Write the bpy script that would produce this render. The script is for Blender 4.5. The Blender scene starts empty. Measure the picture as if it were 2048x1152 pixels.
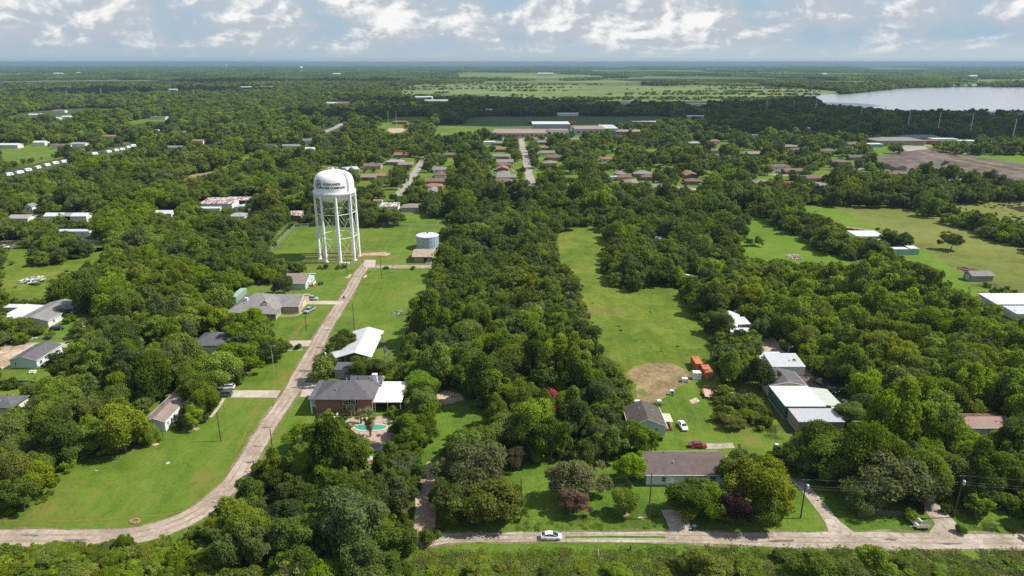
import bpy, bmesh, math, random
import numpy as np
from mathutils import Vector, Matrix, noise as mnoise

SC = bpy.context.scene
COL = SC.collection
R = math.radians
random.seed(7)
RNG = np.random.default_rng(11)

# ------------------------------------------------------------------ camera
CAM_H, PITCH, FPX = 95.0, R(18.28), 1365.0
cam_d = bpy.data.cameras.new('camera')
cam = bpy.data.objects.new('camera', cam_d)
COL.objects.link(cam)
cam.location = (0, 0, CAM_H)
cam.rotation_euler = (math.pi/2 - PITCH, 0, 0)
cam_d.sensor_width = 36.0
cam_d.lens = 36.0*FPX/2048
cam_d.clip_start = 1.0
cam_d.clip_end = 90000
SC.camera = cam

# ------------------------------------------------------------------ sun and sky
SUN_EL, SUN_AZ = R(50), R(4)          # azimuth measured from +X towards +Y
sun_dir = Vector((math.cos(SUN_EL)*math.cos(SUN_AZ), math.cos(SUN_EL)*math.sin(SUN_AZ), math.sin(SUN_EL)))
ld = bpy.data.lights.new('sun', 'SUN')
ld.energy = 5.0
ld.angle = R(0.55)
ld.color = (1.0, 0.955, 0.88)
sun = bpy.data.objects.new('sun', ld)
COL.objects.link(sun)
sun.location = (200, 0, 300)
sun.rotation_euler = sun_dir.to_track_quat('Z', 'Y').to_euler()

SC.view_settings.view_transform = 'Standard'
SC.view_settings.look = 'None'
SC.view_settings.exposure = 0.45
SC.view_settings.gamma = 1.0
SC.render.engine = 'CYCLES'
SC.cycles.max_bounces = 6
SC.cycles.diffuse_bounces = 2
SC.cycles.glossy_bounces = 2
SC.cycles.transmission_bounces = 3
SC.cycles.transparent_max_bounces = 8
SC.cycles.volume_bounces = 0
SC.cycles.use_denoising = False
SC.cycles.sample_clamp_indirect = 4.0

world = bpy.data.worlds.new('World')
SC.world = world
world.use_nodes = True

class NT:
    """tiny node-tree writer"""
    def __init__(s, tree):
        s.t = tree
    def n(s, typ, **kw):
        nd = s.t.nodes.new(typ)
        ins = kw.pop('ins', {})
        for k, v in kw.items():
            setattr(nd, k, v)
        for k, v in ins.items():
            if isinstance(v, bpy.types.NodeSocket):
                s.t.links.new(v, nd.inputs[k])
            else:
                nd.inputs[k].default_value = v
        return nd
    def math(s, op, a, b=0.0, c=None, clamp=False):
        ins = {0: a, 1: b}
        if c is not None: ins[2] = c
        return s.n('ShaderNodeMath', operation=op, use_clamp=clamp, ins=ins).outputs[0]
    def mix(s, f, a, b, blend='MIX'):
        nd = s.n('ShaderNodeMix', data_type='RGBA', blend_type=blend, ins={0: f, 6: a, 7: b})
        return nd.outputs[2]
    def ramp(s, f, stops, interp='LINEAR'):
        nd = s.n('ShaderNodeValToRGB', ins={0: f})
        cr = nd.color_ramp
        cr.interpolation = interp
        while len(cr.elements) < len(stops): cr.elements.new(0.5)
        for e, (p, c) in zip(cr.elements, stops):
            e.position = p
            e.color = c if len(c) == 4 else (*c, 1)
        return nd.outputs[0]
    def noise(s, vec, scale, detail=4, rough=0.55, dist=0.0, dims='3D'):
        ins = {'Scale': scale, 'Detail': detail, 'Roughness': rough, 'Distortion': dist}
        if vec is not None: ins['Vector'] = vec
        return s.n('ShaderNodeTexNoise', noise_dimensions=dims, ins=ins)
    def vmul(s, v, xyz):
        return s.n('ShaderNodeVectorMath', operation='MULTIPLY', ins={0: v, 1: xyz}).outputs[0]
    def sep(s, v):
        return s.n('ShaderNodeSeparateXYZ', ins={0: v}).outputs
    def comb(s, x=0.0, y=0.0, z=0.0):
        return s.n('ShaderNodeCombineXYZ', ins={0: x, 1: y, 2: z}).outputs[0]
    def smooth(s, v, a, b):
        return s.n('ShaderNodeMapRange', interpolation_type='SMOOTHSTEP', ins={0: v, 1: a, 2: b, 3: 0.0, 4: 1.0}).outputs[0]

def build_world():
    t = world.node_tree
    t.nodes.clear()
    w = NT(t)
    out = w.n('ShaderNodeOutputWorld')
    bg = w.n('ShaderNodeBackground')
    t.links.new(bg.outputs[0], out.inputs[0])
    sky = w.n('ShaderNodeTexSky', sky_type='NISHITA')
    sky.sun_disc = False
    sky.sun_elevation = SUN_EL
    sky.sun_rotation = math.pi/2 - SUN_AZ
    sky.altitude = 50
    sky.air_density = 1.0
    sky.dust_density = 0.6
    sky.ozone_density = 1.2
    tc = w.n('ShaderNodeTexCoord').outputs['Generated']
    d = w.sep(tc)
    hor = w.math('SQRT', w.math('ADD', w.math('MULTIPLY', d[0], d[0]), w.math('MULTIPLY', d[1], d[1])))
    el = w.math('ARCTAN2', d[2], hor)                       # elevation
    az = w.math('ARCTAN2', d[0], d[1])                      # 0 = +Y, to the right
    # cumulus seen from the side: heaped noise in azimuth / elevation, shrinking towards the horizon
    elw = w.math('POWER', w.math('MAXIMUM', el, 0.0005), 0.72)
    v1 = w.comb(w.math('MULTIPLY', az, 14.0), w.math('MULTIPLY', elw, 13.5), 3.7)
    n1 = w.noise(v1, 1.0, 9, 0.56, 0.25).outputs[0]
    v1b = w.comb(w.math('ADD', w.math('MULTIPLY', az, 14.0), -0.12), w.math('ADD', w.math('MULTIPLY', elw, 13.5), 0.13), 3.7)
    n1b = w.noise(v1b, 1.0, 9, 0.56, 0.25).outputs[0]
    big = w.noise(w.comb(w.math('MULTIPLY', az, 3.0), w.math('MULTIPLY', el, 9.0), 9.1), 1.0, 2, 0.5).outputs[0]
    cover = w.math('ADD', n1, w.math('MULTIPLY', w.math('SUBTRACT', big, 0.5), 0.55))
    # the heaps that stand out in the sky: (azimuth px, elevation px, half width, half height, gain)
    def blob(px, py, sx, sy, gain):
        a0 = math.atan((px-1024)/FPX); e0 = math.atan((126-py)/FPX)
        dx = w.math('DIVIDE', w.math('SUBTRACT', az, a0), sx/FPX)
        dy = w.math('DIVIDE', w.math('SUBTRACT', el, e0), sy/FPX)
        r2 = w.math('ADD', w.math('MULTIPLY', dx, dx), w.math('MULTIPLY', dy, dy))
        return w.math('MULTIPLY', w.math('EXPONENT', w.math('MULTIPLY', r2, -1.0)), gain)
    bl = None
    for b in BLOBS:
        q = blob(*b)
        bl = q if bl is None else w.math('ADD', bl, q)
    cover = w.math('ADD', cover, bl)
    dens = w.smooth(cover, 0.26, 0.60)
    edge = w.math('SUBTRACT', n1, n1b)                      # lit on the side towards the sun, grey below
    lit = w.smooth(w.math('ADD', w.math('MULTIPLY', edge, 3.2), w.math('MULTIPLY', w.math('SUBTRACT', cover, 0.62), 1.5)), -0.22, 0.42)
    cloud = w.mix(lit, (0.38, 0.42, 0.46, 1), (0.70, 0.70, 0.69, 1))
    # veil of pale haze just above the horizon
    veil = w.smooth(el, 0.034, 0.0)
    skyb = w.vmul(sky.outputs[0], (SKY_K, SKY_K, SKY_K))
    blue = w.mix(w.smooth(el, 0.5, 0.02), skyb, (0.28, 0.39, 0.485, 1))
    base = w.mix(w.math('MULTIPLY', dens, w.smooth(el, 0.0, 0.022)), blue, cloud)
    vc = w.mix(w.smooth(az, -0.7, 0.8), (0.335, 0.405, 0.455, 1), (0.46, 0.515, 0.535, 1))
    base = w.mix(w.math('MULTIPLY', veil, 0.85), base, vc)
    up = w.smooth(el, 1.2, 0.35)
    fin = w.mix(w.math('MULTIPLY', w.smooth(el, 0.14, 0.5), 0.40), base, skyb)
    below = w.smooth(el, 0.0, -0.02)
    fin = w.mix(below, fin, (0.10, 0.13, 0.11, 1))
    t.links.new(fin, bg.inputs[0])
    bg.inputs[1].default_value = 1.0
SKY_K = 0.13
BLOBS = [(765, 30, 75, 45, .20), (830, 62, 55, 20, .16), (1290, 35, 120, 30, .12), (1240, 60, 80, 18, .10), (1810, 45, 70, 22, .12),
         (1975, 45, 60, 28, .12), (1610, 30, 70, 30, .08), (930, 45, 60, 16, .10), (250, 35, 90, 16, .05), (560, 20, 140, 22, .06), (1020, 15, 60, 22, -.15), (1500, 70, 500, 25, .06)]
build_world()

# ------------------------------------------------------------------ pixel <-> world (photo pixels, 2048 x 1152)
CP, SP = math.cos(PITCH), math.sin(PITCH)
def G(px, py, z=0.0):
    """world point at height z seen at a photo pixel"""
    x, y = (px-1024)/FPX, -(py-576)/FPX
    d = Vector((x, CP + y*SP, -SP + y*CP))
    if d.z > -0.0015: d.z = -0.0015
    t = (z-CAM_H)/d.z
    return Vector((d.x*t, d.y*t, z))
def proj_np(P):
    X, Y, Z = P[..., 0], P[..., 1], P[..., 2]-CAM_H
    dep = np.maximum(Y*CP - Z*SP, 1e-3)
    return 1024 + FPX*X/dep, 576 - FPX*(Y*SP + Z*CP)/dep, dep
def proj(p):
    a, b, c = proj_np(np.array([p[0], p[1], p[2]], float))
    return float(a), float(b), float(c)

# ------------------------------------------------------------------ objects
def tag(o, label=None, cat=None, group=None, kind=None):
    if label: o['label'] = label
    if cat: o['category'] = cat
    if group: o['group'] = group
    if kind: o['kind'] = kind
    return o
def thing(name, label, cat, loc=(0, 0, 0), rz=0.0, group=None):
    o = bpy.data.objects.new(name, None)
    COL.objects.link(o)
    o.empty_display_size = 0.5
    o.location = loc
    o.rotation_euler = (0, 0, rz)
    return tag(o, label, cat, group)
def link(name, me, parent=None, loc=None, rz=None):
    o = bpy.data.objects.new(name, me)
    COL.objects.link(o)
    if parent is not None: o.parent = parent
    if loc is not None: o.location = loc
    if rz is not None: o.rotation_euler = (0, 0, rz)
    return o
def copy_tree(o, parent=None):
    c = o.copy()
    COL.objects.link(c)
    c.parent = parent
    for ch in list(o.children):
        copy_tree(ch, c)
    return c

class MB:
    def __init__(s):
        s.v, s.f, s.m = [], [], []
    def add(s, vs, fs, mi=0):
        o = len(s.v)
        s.v += [tuple(v) for v in vs]
        s.f += [tuple(i+o for i in f) for f in fs]
        s.m += [mi]*len(fs)
        return s
    def box(s, c, d, mi=0, rz=0.0, taper=1.0):
        x, y, z = d[0]/2, d[1]/2, d[2]/2
        vs = []
        for k, (zz, tp) in enumerate(((-z, 1.0), (z, taper))):
            for sx, sy in ((-1, -1), (1, -1), (1, 1), (-1, 1)):
                a, b = sx*x*tp, sy*y*tp
                vs.append((c[0]+a*math.cos(rz)-b*math.sin(rz), c[1]+a*math.sin(rz)+b*math.cos(rz), c[2]+zz))
        return s.add(vs, [(3, 2, 1, 0), (4, 5, 6, 7), (0, 1, 5, 4), (1, 2, 6, 5), (2, 3, 7, 6), (3, 0, 4, 7)], mi)
    def tube(s, p0, p1, r0, r1=None, n=8, mi=0, cap=True):
        r1 = r0 if r1 is None else r1
        a, b = Vector(p0), Vector(p1)
        d = (b-a)
        if d.length < 1e-6: return s
        q = d.to_track_quat('Z', 'Y')
        vs = []
        for p, r in ((a, r0), (b, r1)):
            for i in range(n):
                t = 2*math.pi*i/n
                vs.append(p + q @ Vector((r*math.cos(t), r*math.sin(t), 0)))
        fs = [(i, (i+1) % n, n+(i+1) % n, n+i) for i in range(n)]
        if cap: fs += [tuple(range(n-1, -1, -1)), tuple(range(n, 2*n))]
        return s.add(vs, fs, mi)
    def path(s, pts, rad, n=6, mi=0):
        for a, b in zip(pts[:-1], pts[1:]): s.tube(a, b, rad, n=n, mi=mi, cap=False)
        return s
    def lathe(s, prof, n=32, mi=0, c=(0, 0, 0)):
        vs, fs = [], []
        for r, z in prof:
            for i in range(n):
                t = 2*math.pi*i/n
                vs.append((c[0]+r*math.cos(t), c[1]+r*math.sin(t), c[2]+z))
        for k in range(len(prof)-1):
            for i in range(n):
                j = (i+1) % n
                fs.append((k*n+i, k*n+j, (k+1)*n+j, (k+1)*n+i))
        closed = tuple(prof[0]) == tuple(prof[-1])
        if prof[0][0] > 1e-4 and not closed: fs.append(tuple(range(n-1, -1, -1)))
        if prof[-1][0] > 1e-4 and not closed: fs.append(tuple((len(prof)-1)*n+i for i in range(n)))
        return s.add(vs, fs, mi)
    def slab(s, quad, th, mi=0):
        """a quad thickened downwards"""
        q = [Vector(p) for p in quad]
        vs = q + [p - Vector((0, 0, th)) for p in q]
        return s.add(vs, [(0, 1, 2, 3), (7, 6, 5, 4), (0, 4, 5, 1), (1, 5, 6, 2), (2, 6, 7, 3), (3, 7, 4, 0)], mi)
    def mesh(s, name, mats, smooth=False):
        me = bpy.data.meshes.new(name)
        me.from_pydata(s.v, [], s.f)
        for m in (mats if isinstance(mats, (list, tuple)) else [mats]): me.materials.append(m)
        me.polygons.foreach_set('material_index', s.m)
        if smooth: me.polygons.foreach_set('use_smooth', [True]*len(s.f))
        me.update()
        bm = bmesh.new(); bm.from_mesh(me)
        bmesh.ops.recalc_face_normals(bm, faces=bm.faces)
        bm.to_mesh(me); bm.free()
        return me
    def build(s, name, mats, parent=None, smooth=False, loc=None):
        return link(name, s.mesh(name, mats, smooth), parent, loc)

# ------------------------------------------------------------------ materials
MATS = {}
def _mat(name):
    m = bpy.data.materials.new(name)
    m.use_nodes = True
    m.node_tree.nodes.clear()
    w = NT(m.node_tree)
    out = w.n('ShaderNodeOutputMaterial')
    p = w.n('ShaderNodeBsdfPrincipled')
    m.node_tree.links.new(p.outputs[0], out.inputs[0])
    return m, w, p, out
def plain(name, col, rough=0.7, metal=0.0, var=0.15, scale=1.5, bump=0.0, coat=0.0, stain=None, stain_amt=0.5, spec=0.4):
    """painted / plain surface with some worn variation"""
    if name in MATS: return MATS[name]
    m, w, p, out = _mat(name)
    oc = w.n('ShaderNodeTexCoord').outputs['Object']
    n = w.noise(oc, scale, 5, 0.6).outputs[0]
    lo = tuple(c*(1-var) for c in col); hi = tuple(min(1, c*(1+var)) for c in col)
    c = w.ramp(n, [(0.3, lo), (0.7, hi)])
    if stain:
        n2 = w.noise(oc, scale*0.45, 6, 0.65, 0.6).outputs[0]
        c = w.mix(w.math('MULTIPLY', w.smooth(n2, 0.5, 0.66), stain_amt), c, (*stain, 1))
    m.node_tree.links.new(c, p.inputs['Base Color'])
    p.inputs['Roughness'].default_value = rough
    p.inputs['Metallic'].default_value = metal
    p.inputs['Specular IOR Level'].default_value = spec
    p.inputs['Coat Weight'].default_value = coat
    if bump:
        b = w.n('ShaderNodeBump', ins={'Strength': bump, 'Height': n, 'Distance': 0.05})
        m.node_tree.links.new(b.outputs[0], p.inputs['Normal'])
    MATS[name] = m
    return m
def shingle(name, col):
    if name in MATS: return MATS[name]
    m, w, p, out = _mat(name)
    oc = w.n('ShaderNodeTexCoord').outputs['Object']
    n = w.noise(oc, 0.5, 5, 0.7).outputs[0]
    n2 = w.noise(w.vmul(oc, (1.2, 4.0, 4.0)), 1.6, 3, 0.8).outputs[0]
    s = w.sep(oc)
    line = w.n('ShaderNodeTexWave', wave_type='BANDS', bands_direction='Y', wave_profile='SAW', ins={'Vector': oc, 'Scale': 0.9, 'Distortion': 0.3, 'Detail': 1.0}).outputs[1]
    f = w.math('ADD', w.math('ADD', w.math('MULTIPLY', n, 0.55), w.math('MULTIPLY', n2, 0.4)), w.math('MULTIPLY', line, 0.09))
    lo = tuple(c*0.6 for c in col); hi = tuple(min(1, c*1.35) for c in col)
    c = w.ramp(f, [(0.32, lo), (0.72, hi)])
    m.node_tree.links.new(c, p.inputs['Base Color'])
    p.inputs['Roughness'].default_value = 0.9
    p.inputs['Specular IOR Level'].default_value = 0.25
    MATS[name] = m
    return m
def metal_sheet(name, col, rust=0.0, direction='X', scale=1.6, rough=0.5):
    """ribbed sheet metal, with streaks of rust"""
    if name in MATS: return MATS[name]
    m, w, p, out = _mat(name)
    oc = w.n('ShaderNodeTexCoord').outputs['Object']
    wv = w.n('ShaderNodeTexWave', wave_type='BANDS', bands_direction=direction, ins={'Vector': oc, 'Scale': scale, 'Distortion': 0.0}).outputs[1]
    st = (3.0, 0.25, 1.0) if direction == 'X' else (0.25, 3.0, 1.0)
    n = w.noise(w.vmul(oc, st), 0.6, 5, 0.65).outputs[0]
    lo = tuple(c*0.72 for c in col); hi = tuple(min(1, c*1.08) for c in col)
    c = w.ramp(w.math('ADD', w.math('MULTIPLY', n, 0.8), w.math('MULTIPLY', wv, 0.15)), [(0.25, lo), (0.6, hi)])
    if rust:
        n2 = w.noise(w.vmul(oc, (1.2, 0.5, 1.0)), 0.5, 6, 0.7, 0.5).outputs[0]
        c = w.mix(w.smooth(n2, 0.68-rust*0.35, 0.76-rust*0.3), c, (0.20, 0.085, 0.045, 1))
    m.node_tree.links.new(c, p.inputs['Base Color'])
    b = w.n('ShaderNodeBump', ins={'Strength': 0.4, 'Height': wv, 'Distance': 0.04})
    m.node_tree.links.new(b.outputs[0], p.inputs['Normal'])
    p.inputs['Roughness'].default_value = rough
    p.inputs['Metallic'].default_value = 0.0
    MATS[name] = m
    return m
def brick_mat(name, c1, c2, mortar=(0.35, 0.32, 0.28)):
    if name in MATS: return MATS[name]
    m, w, p, out = _mat(name)
    oc = w.n('ShaderNodeTexCoord').outputs['Object']
    s = w.sep(oc)
    v = w.comb(w.math('ADD', s[0], s[1]), s[2], 0.0)
    bt = w.n('ShaderNodeTexBrick', ins={'Vector': v, 'Color1': (*c1, 1), 'Color2': (*c2, 1), 'Mortar': (*mortar, 1), 'Scale': 2.2, 'Mortar Size': 0.012})
    n = w.noise(oc, 0.8, 4, 0.6).outputs[0]
    c = w.mix(0.5, bt.outputs[0], w.ramp(n, [(0.3, tuple(x*0.7 for x in c1)), (0.7, c2)]))
    m.node_tree.links.new(c, p.inputs['Base Color'])
    p.inputs['Roughness'].default_value = 0.9
    MATS[name] = m
    return m
def ground_mat(name, cols, scale=0.05, fine=1.2, bump=0.6, patch=None, patch_cov=0.6, patch_scale=0.03, rough=0.95, tracks=None):
    """ground cover: cols = three colours from dark to light; patch = a second colour in irregular areas"""
    if name in MATS: return MATS[name]
    m, w, p, out = _mat(name)
    oc = w.n('ShaderNodeTexCoord').outputs['Object']
    a = w.noise(oc, scale, 6, 0.6, 0.4).outputs[0]
    f = w.noise(oc, fine, 6, 0.75).outputs[0]
    mid = w.noise(oc, scale*6, 4, 0.6, 0.8).outputs[0]
    v = w.math('ADD', w.math('ADD', w.math('MULTIPLY', a, 0.42), w.math('MULTIPLY', f, 0.33)), w.math('MULTIPLY', mid, 0.25))
    c = w.ramp(v, [(0.41, cols[0]), (0.5, cols[1]), (0.59, cols[2])])
    if patch:
        pn = w.noise(oc, patch_scale, 7, 0.68, 0.5).outputs[0]
        c = w.mix(w.smooth(pn, patch_cov, patch_cov+0.12), c, (*patch, 1))
    if tracks:
        tn = w.noise(w.vmul(oc, tracks[1]), 1.0, 4, 0.55, 0.2).outputs[0]
        c = w.mix(w.math('MULTIPLY', w.smooth(tn, 0.45, 0.72), tracks[2]), c, (*tracks[0], 1))
    m.node_tree.links.new(c, p.inputs['Base Color'])
    b = w.n('ShaderNodeBump', ins={'Strength': bump, 'Height': w.math('ADD', f, w.math('MULTIPLY', mid, 1.5)), 'Distance': 0.25})
    m.node_tree.links.new(b.outputs[0], p.inputs['Normal'])
    p.inputs['Roughness'].default_value = rough
    p.inputs['Specular IOR Level'].default_value = 0.15
    MATS[name] = m
    return m
def leaf_mat(name, col=(0.04, 0.08, 0.015), tint=1.0, blossom=None, share=0.0):
    if name in MATS: return MATS[name]
    m = bpy.data.materials.new(name)
    m.use_nodes = True
    t = m.node_tree
    t.nodes.clear()
    w = NT(t)
    out = w.n('ShaderNodeOutputMaterial')
    oi = w.n('ShaderNodeObjectInfo')
    big = w.noise(oi.outputs['Location'], 0.012, 3, 0.6).outputs[0]
    rnd = w.math('ADD', w.math('MULTIPLY', oi.outputs['Random'], 0.75), w.math('MULTIPLY', big, 0.45))
    k = w.n('ShaderNodeMapRange', ins={0: rnd, 1: 0.1, 2: 1.05, 3: 0.60, 4: 1.5}).outputs[0]
    oc = w.n('ShaderNodeTexCoord').outputs['Object']
    ln = w.noise(oc, 0.75, 3, 0.7).outputs[0]
    k2 = w.n('ShaderNodeMapRange', ins={0: ln, 1: 0.3, 2: 0.7, 3: 0.65, 4: 1.35}).outputs[0]
    kk = w.math('MULTIPLY', k, k2)
    base = w.n('ShaderNodeVectorMath', operation='SCALE', ins={0: tuple(col), 'Scale': kk}).outputs[0]
    # hue wanders from blue-green to yellow-green between trees
    hs = w.n('ShaderNodeHueSaturation', ins={'Hue': w.n('ShaderNodeMapRange', ins={0: w.noise(oi.outputs['Location'], 0.31, 2, 0.5).outputs[0], 1: 0.25, 2: 0.75, 3: 0.515, 4: 0.478}).outputs[0], 'Saturation': w.n('ShaderNodeMapRange', ins={0: w.noise(oi.outputs['Location'], 0.47, 2, 0.5).outputs[0], 1: 0.3, 2: 0.7, 3: 1.2, 4: 0.85}).outputs[0], 'Value': tint, 'Color': base}).outputs[0]
    if blossom:
        bn = w.noise(oc, 1.9, 4, 0.8).outputs[0]
        hs = w.mix(w.smooth(bn, 0.62-share*0.3, 0.68-share*0.3), hs, (*blossom, 1))
    df = w.n('ShaderNodeBsdfDiffuse', ins={'Color': hs, 'Roughness': 0.5})
    tr = w.n('ShaderNodeBsdfTranslucent', ins={'Color': w.mix(1.0, hs, (1.25, 1.3, 0.45, 1), 'MULTIPLY')})
    gl = w.n('ShaderNodeBsdfGlossy', ins={'Roughness': 0.6, 'Color': (0.9, 0.95, 0.9, 1)})
    a = w.n('ShaderNodeMixShader', ins={0: 0.45, 1: df.outputs[0], 2: tr.outputs[0]})
    b = w.n('ShaderNodeMixShader', ins={0: 0.012, 1: a.outputs[0], 2: gl.outputs[0]})
    t.links.new(b.outputs[0], out.inputs[0])
    MATS[name] = m
    return m

# ------------------------------------------------------------------ areas of ground, drawn where the photo shows them
def wobble(pts, step, amp, seed):
    """resample a closed world outline and roughen it"""
    out = []
    n = len(pts)
    for i in range(n):
        a, b = Vector(pts[i][:2]), Vector(pts[(i+1) % n][:2])
        L = (b-a).length
        k = max(1, min(60, int(L/step)))
        nrm = Vector((-(b-a).y, (b-a).x)).normalized() if L > 1e-6 else Vector((0, 0))
        for j in range(k):
            p = a.lerp(b, j/k)
            nz = mnoise.noise(Vector((p.x/(step*2.2), p.y/(step*2.2), seed)))*1.4 + mnoise.noise(Vector((p.x/(step*0.9), p.y/(step*0.9), seed+5)))*0.6
            out.append(p + nrm*nz*amp)
    return out
GZ = [0.004]
def area(name, px, mat, z, step=3.0, amp=0.8, kind='structure', world=False):
    pts = [Vector(p) for p in px] if world else [G(*p) for p in px]
    o = wobble(pts, step, amp, len(bpy.data.objects)*0.37)
    bm = bmesh.new()
    vs = [bm.verts.new((p.x, p.y, z)) for p in o]
    f = bm.faces.new(vs)
    bmesh.ops.triangulate(bm, faces=[f], ngon_method='EAR_CLIP')
    for f in bm.faces:
        if f.normal.z < 0: f.normal_flip()
    me = bpy.data.meshes.new(name)
    bm.to_mesh(me); bm.free()
    me.materials.append(mat)
    ob = link(name, me)
    return tag(ob, kind=kind)
def ribbon(name, px, width, mat, z, world=False, amp=0.25, kind='structure', step=2.5, widths=None, off=0.0):
    pts = [Vector(p) for p in px] if world else [G(*p) for p in px]
    # smooth by Catmull-Rom
    P = [pts[0]*2-pts[1]] + pts + [pts[-1]*2-pts[-2]]
    c, cw = [], []
    for i in range(1, len(P)-2):
        L = (P[i+1]-P[i]).length
        k = max(2, int(L/step))
        for j in range(k):
            t = j/k
            c.append(0.5*((2*P[i]) + (P[i+1]-P[i-1])*t + (2*P[i-1]-5*P[i]+4*P[i+1]-P[i+2])*t*t + (-P[i-1]+3*P[i]-3*P[i+1]+P[i+2])*t**3))
            cw.append(width if widths is None else widths[i-1]*(1-t)+widths[i]*t)
    c.append(P[-2]); cw.append(width if widths is None else widths[-1])
    vs, fs = [], []
    for i, p in enumerate(c):
        d = (c[min(i+1, len(c)-1)]-c[max(i-1, 0)]); d.z = 0; d.normalize()
        nn = Vector((-d.y, d.x, 0))
        p = p+nn*off
        ja = mnoise.noise(Vector((i*0.33, 1.3, z*99)))*amp; jb = mnoise.noise(Vector((i*0.33, 7.9, z*99)))*amp
        vs += [(p+nn*(cw[i]/2+ja))[:2]+(z,), (p-nn*(cw[i]/2+jb))[:2]+(z,)]
    for i in range(len(c)-1):
        fs.append((2*i+1, 2*i+3, 2*i+2, 2*i))
    me = bpy.data.meshes.new(name)
    me.from_pydata(vs, [], fs)
    me.materials.append(mat)
    return tag(link(name, me), kind=kind)
# ------------------------------------------------------------------ the ground
g_base = ground_mat('forest_floor', [(0.03, 0.042, 0.011), (0.052, 0.072, 0.016), (0.08, 0.1, 0.022)], 0.02, 0.8, patch=(0.075, 0.062, 0.035), patch_cov=0.62)
g_far = ground_mat('distant_land_cover', [(0.045, 0.07, 0.022), (0.085, 0.115, 0.034), (0.14, 0.16, 0.06)], 0.0006, 0.006, bump=0.0)
g_lawn = ground_mat('mown_grass', [(0.052, 0.1, 0.009), (0.086, 0.146, 0.012), (0.126, 0.178, 0.02)], 0.035, 1.1, bump=0.8, tracks=((0.150, 0.158, 0.030), (0.45, 0.035, 1.0), 0.55), patch=(0.150, 0.138, 0.034), patch_cov=0.55, patch_scale=0.06)
g_bright = ground_mat('bright_mown_grass', [(0.068, 0.122, 0.009), (0.094, 0.16, 0.011), (0.124, 0.19, 0.016)], 0.03, 0.9, bump=0.4)
g_rough = ground_mat('rough_grass', [(0.058, 0.104, 0.009), (0.108, 0.152, 0.014), (0.165, 0.184, 0.028)], 0.022, 0.45, bump=1.6, tracks=((0.062, 0.100, 0.010), (0.11, 0.06, 1.0), 0.65), patch=(0.145, 0.122, 0.036), patch_cov=0.56, patch_scale=0.022)
g_verge = ground_mat('verge_grass', [(0.048, 0.098, 0.009), (0.078, 0.14, 0.011), (0.118, 0.17, 0.02)], 0.06, 0.9, bump=1.0, patch=(0.125, 0.122, 0.04), patch_cov=0.62, patch_scale=0.09)
g_pasture = ground_mat('pasture', [(0.09, 0.115, 0.02), (0.13, 0.15, 0.026), (0.165, 0.17, 0.04)], 0.012, 0.25, bump=0.5, patch=(0.1, 0.1, 0.026), patch_cov=0.54, patch_scale=0.035)
g_marsh = ground_mat('marsh_meadow', [(0.085, 0.130, 0.035), (0.140, 0.185, 0.048), (0.190, 0.215, 0.075)], 0.0016, 0.02, bump=0.0, patch=(0.055, 0.095, 0.035), patch_cov=0.54, patch_scale=0.006)
g_turf = ground_mat('sports_turf', [(0.05, 0.095, 0.024), (0.058, 0.11, 0.026), (0.066, 0.12, 0.03)], 0.01, 0.1, bump=0.0)
g_dirt = ground_mat('bare_brown_soil', [(0.12, 0.092, 0.042), (0.205, 0.15, 0.074), (0.31, 0.23, 0.125)], 0.09, 0.8, bump=0.8, patch=(0.115, 0.135, 0.032), patch_cov=0.50, patch_scale=0.075)
g_sand = ground_mat('sandy_track', [(0.26, 0.19, 0.12), (0.38, 0.29, 0.20), (0.52, 0.42, 0.31)], 0.15, 0.9, bump=0.8, patch=(0.12, 0.14, 0.05), patch_cov=0.60, patch_scale=0.16)
g_earth = ground_mat('graded_earth', [(0.05, 0.038, 0.031), (0.11, 0.085, 0.07), (0.2, 0.16, 0.135)], 0.012, 0.10, bump=0.6, patch=(0.038, 0.03, 0.024), patch_cov=0.55, patch_scale=0.02)
g_road = ground_mat('worn_asphalt', [(0.235, 0.185, 0.138), (0.315, 0.255, 0.195), (0.41, 0.34, 0.268)], 0.10, 0.8, bump=0.25, patch=(0.2, 0.158, 0.12), patch_cov=0.58, patch_scale=0.35)
g_gravel = ground_mat('pale_gravel', [(0.24, 0.195, 0.145), (0.34, 0.285, 0.222), (0.45, 0.395, 0.32)], 0.10, 1.1, bump=0.8, patch=(0.22, 0.172, 0.125), patch_cov=0.56, patch_scale=0.3)
g_conc = ground_mat('concrete', [(0.3, 0.255, 0.21), (0.38, 0.325, 0.27), (0.45, 0.395, 0.335)], 0.10, 0.6, bump=0.2)
g_pave = ground_mat('street_concrete', [(0.22, 0.2, 0.175), (0.28, 0.255, 0.225), (0.34, 0.31, 0.275)], 0.05, 0.3, bump=0.0)

def sheet(name, x0, x1, y0, y1, z, mat):
    me = bpy.data.meshes.new(name)
    me.from_pydata([(x0, y0, z), (x1, y0, z), (x1, y1, z), (x0, y1, z)], [], [(0, 1, 2, 3)])
    me.materials.append(mat)
    return tag(link(name, me), kind='structure')
# one sheet to the horizon, with the wooded near part laid a little above it
sheet('ground', -34000, 34000, -3000, 42000, -0.30, g_far)
sheet('woodland_floor', -2600, 2600, 40, 2900, 0.0, g_base)

CLEAR = []        # photo outlines of open ground: tree crowns keep out of them
HARD = []         # world rectangles (cx, cy, hx, hy, rz) that trunks keep out of
def clearing(name, px, mat, z, draw=None, step=3.0, amp=0.8, keep=True):
    if keep: CLEAR.append(np.array(px, float))
    return area(name, draw or px, mat, z, step, amp)

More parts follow.
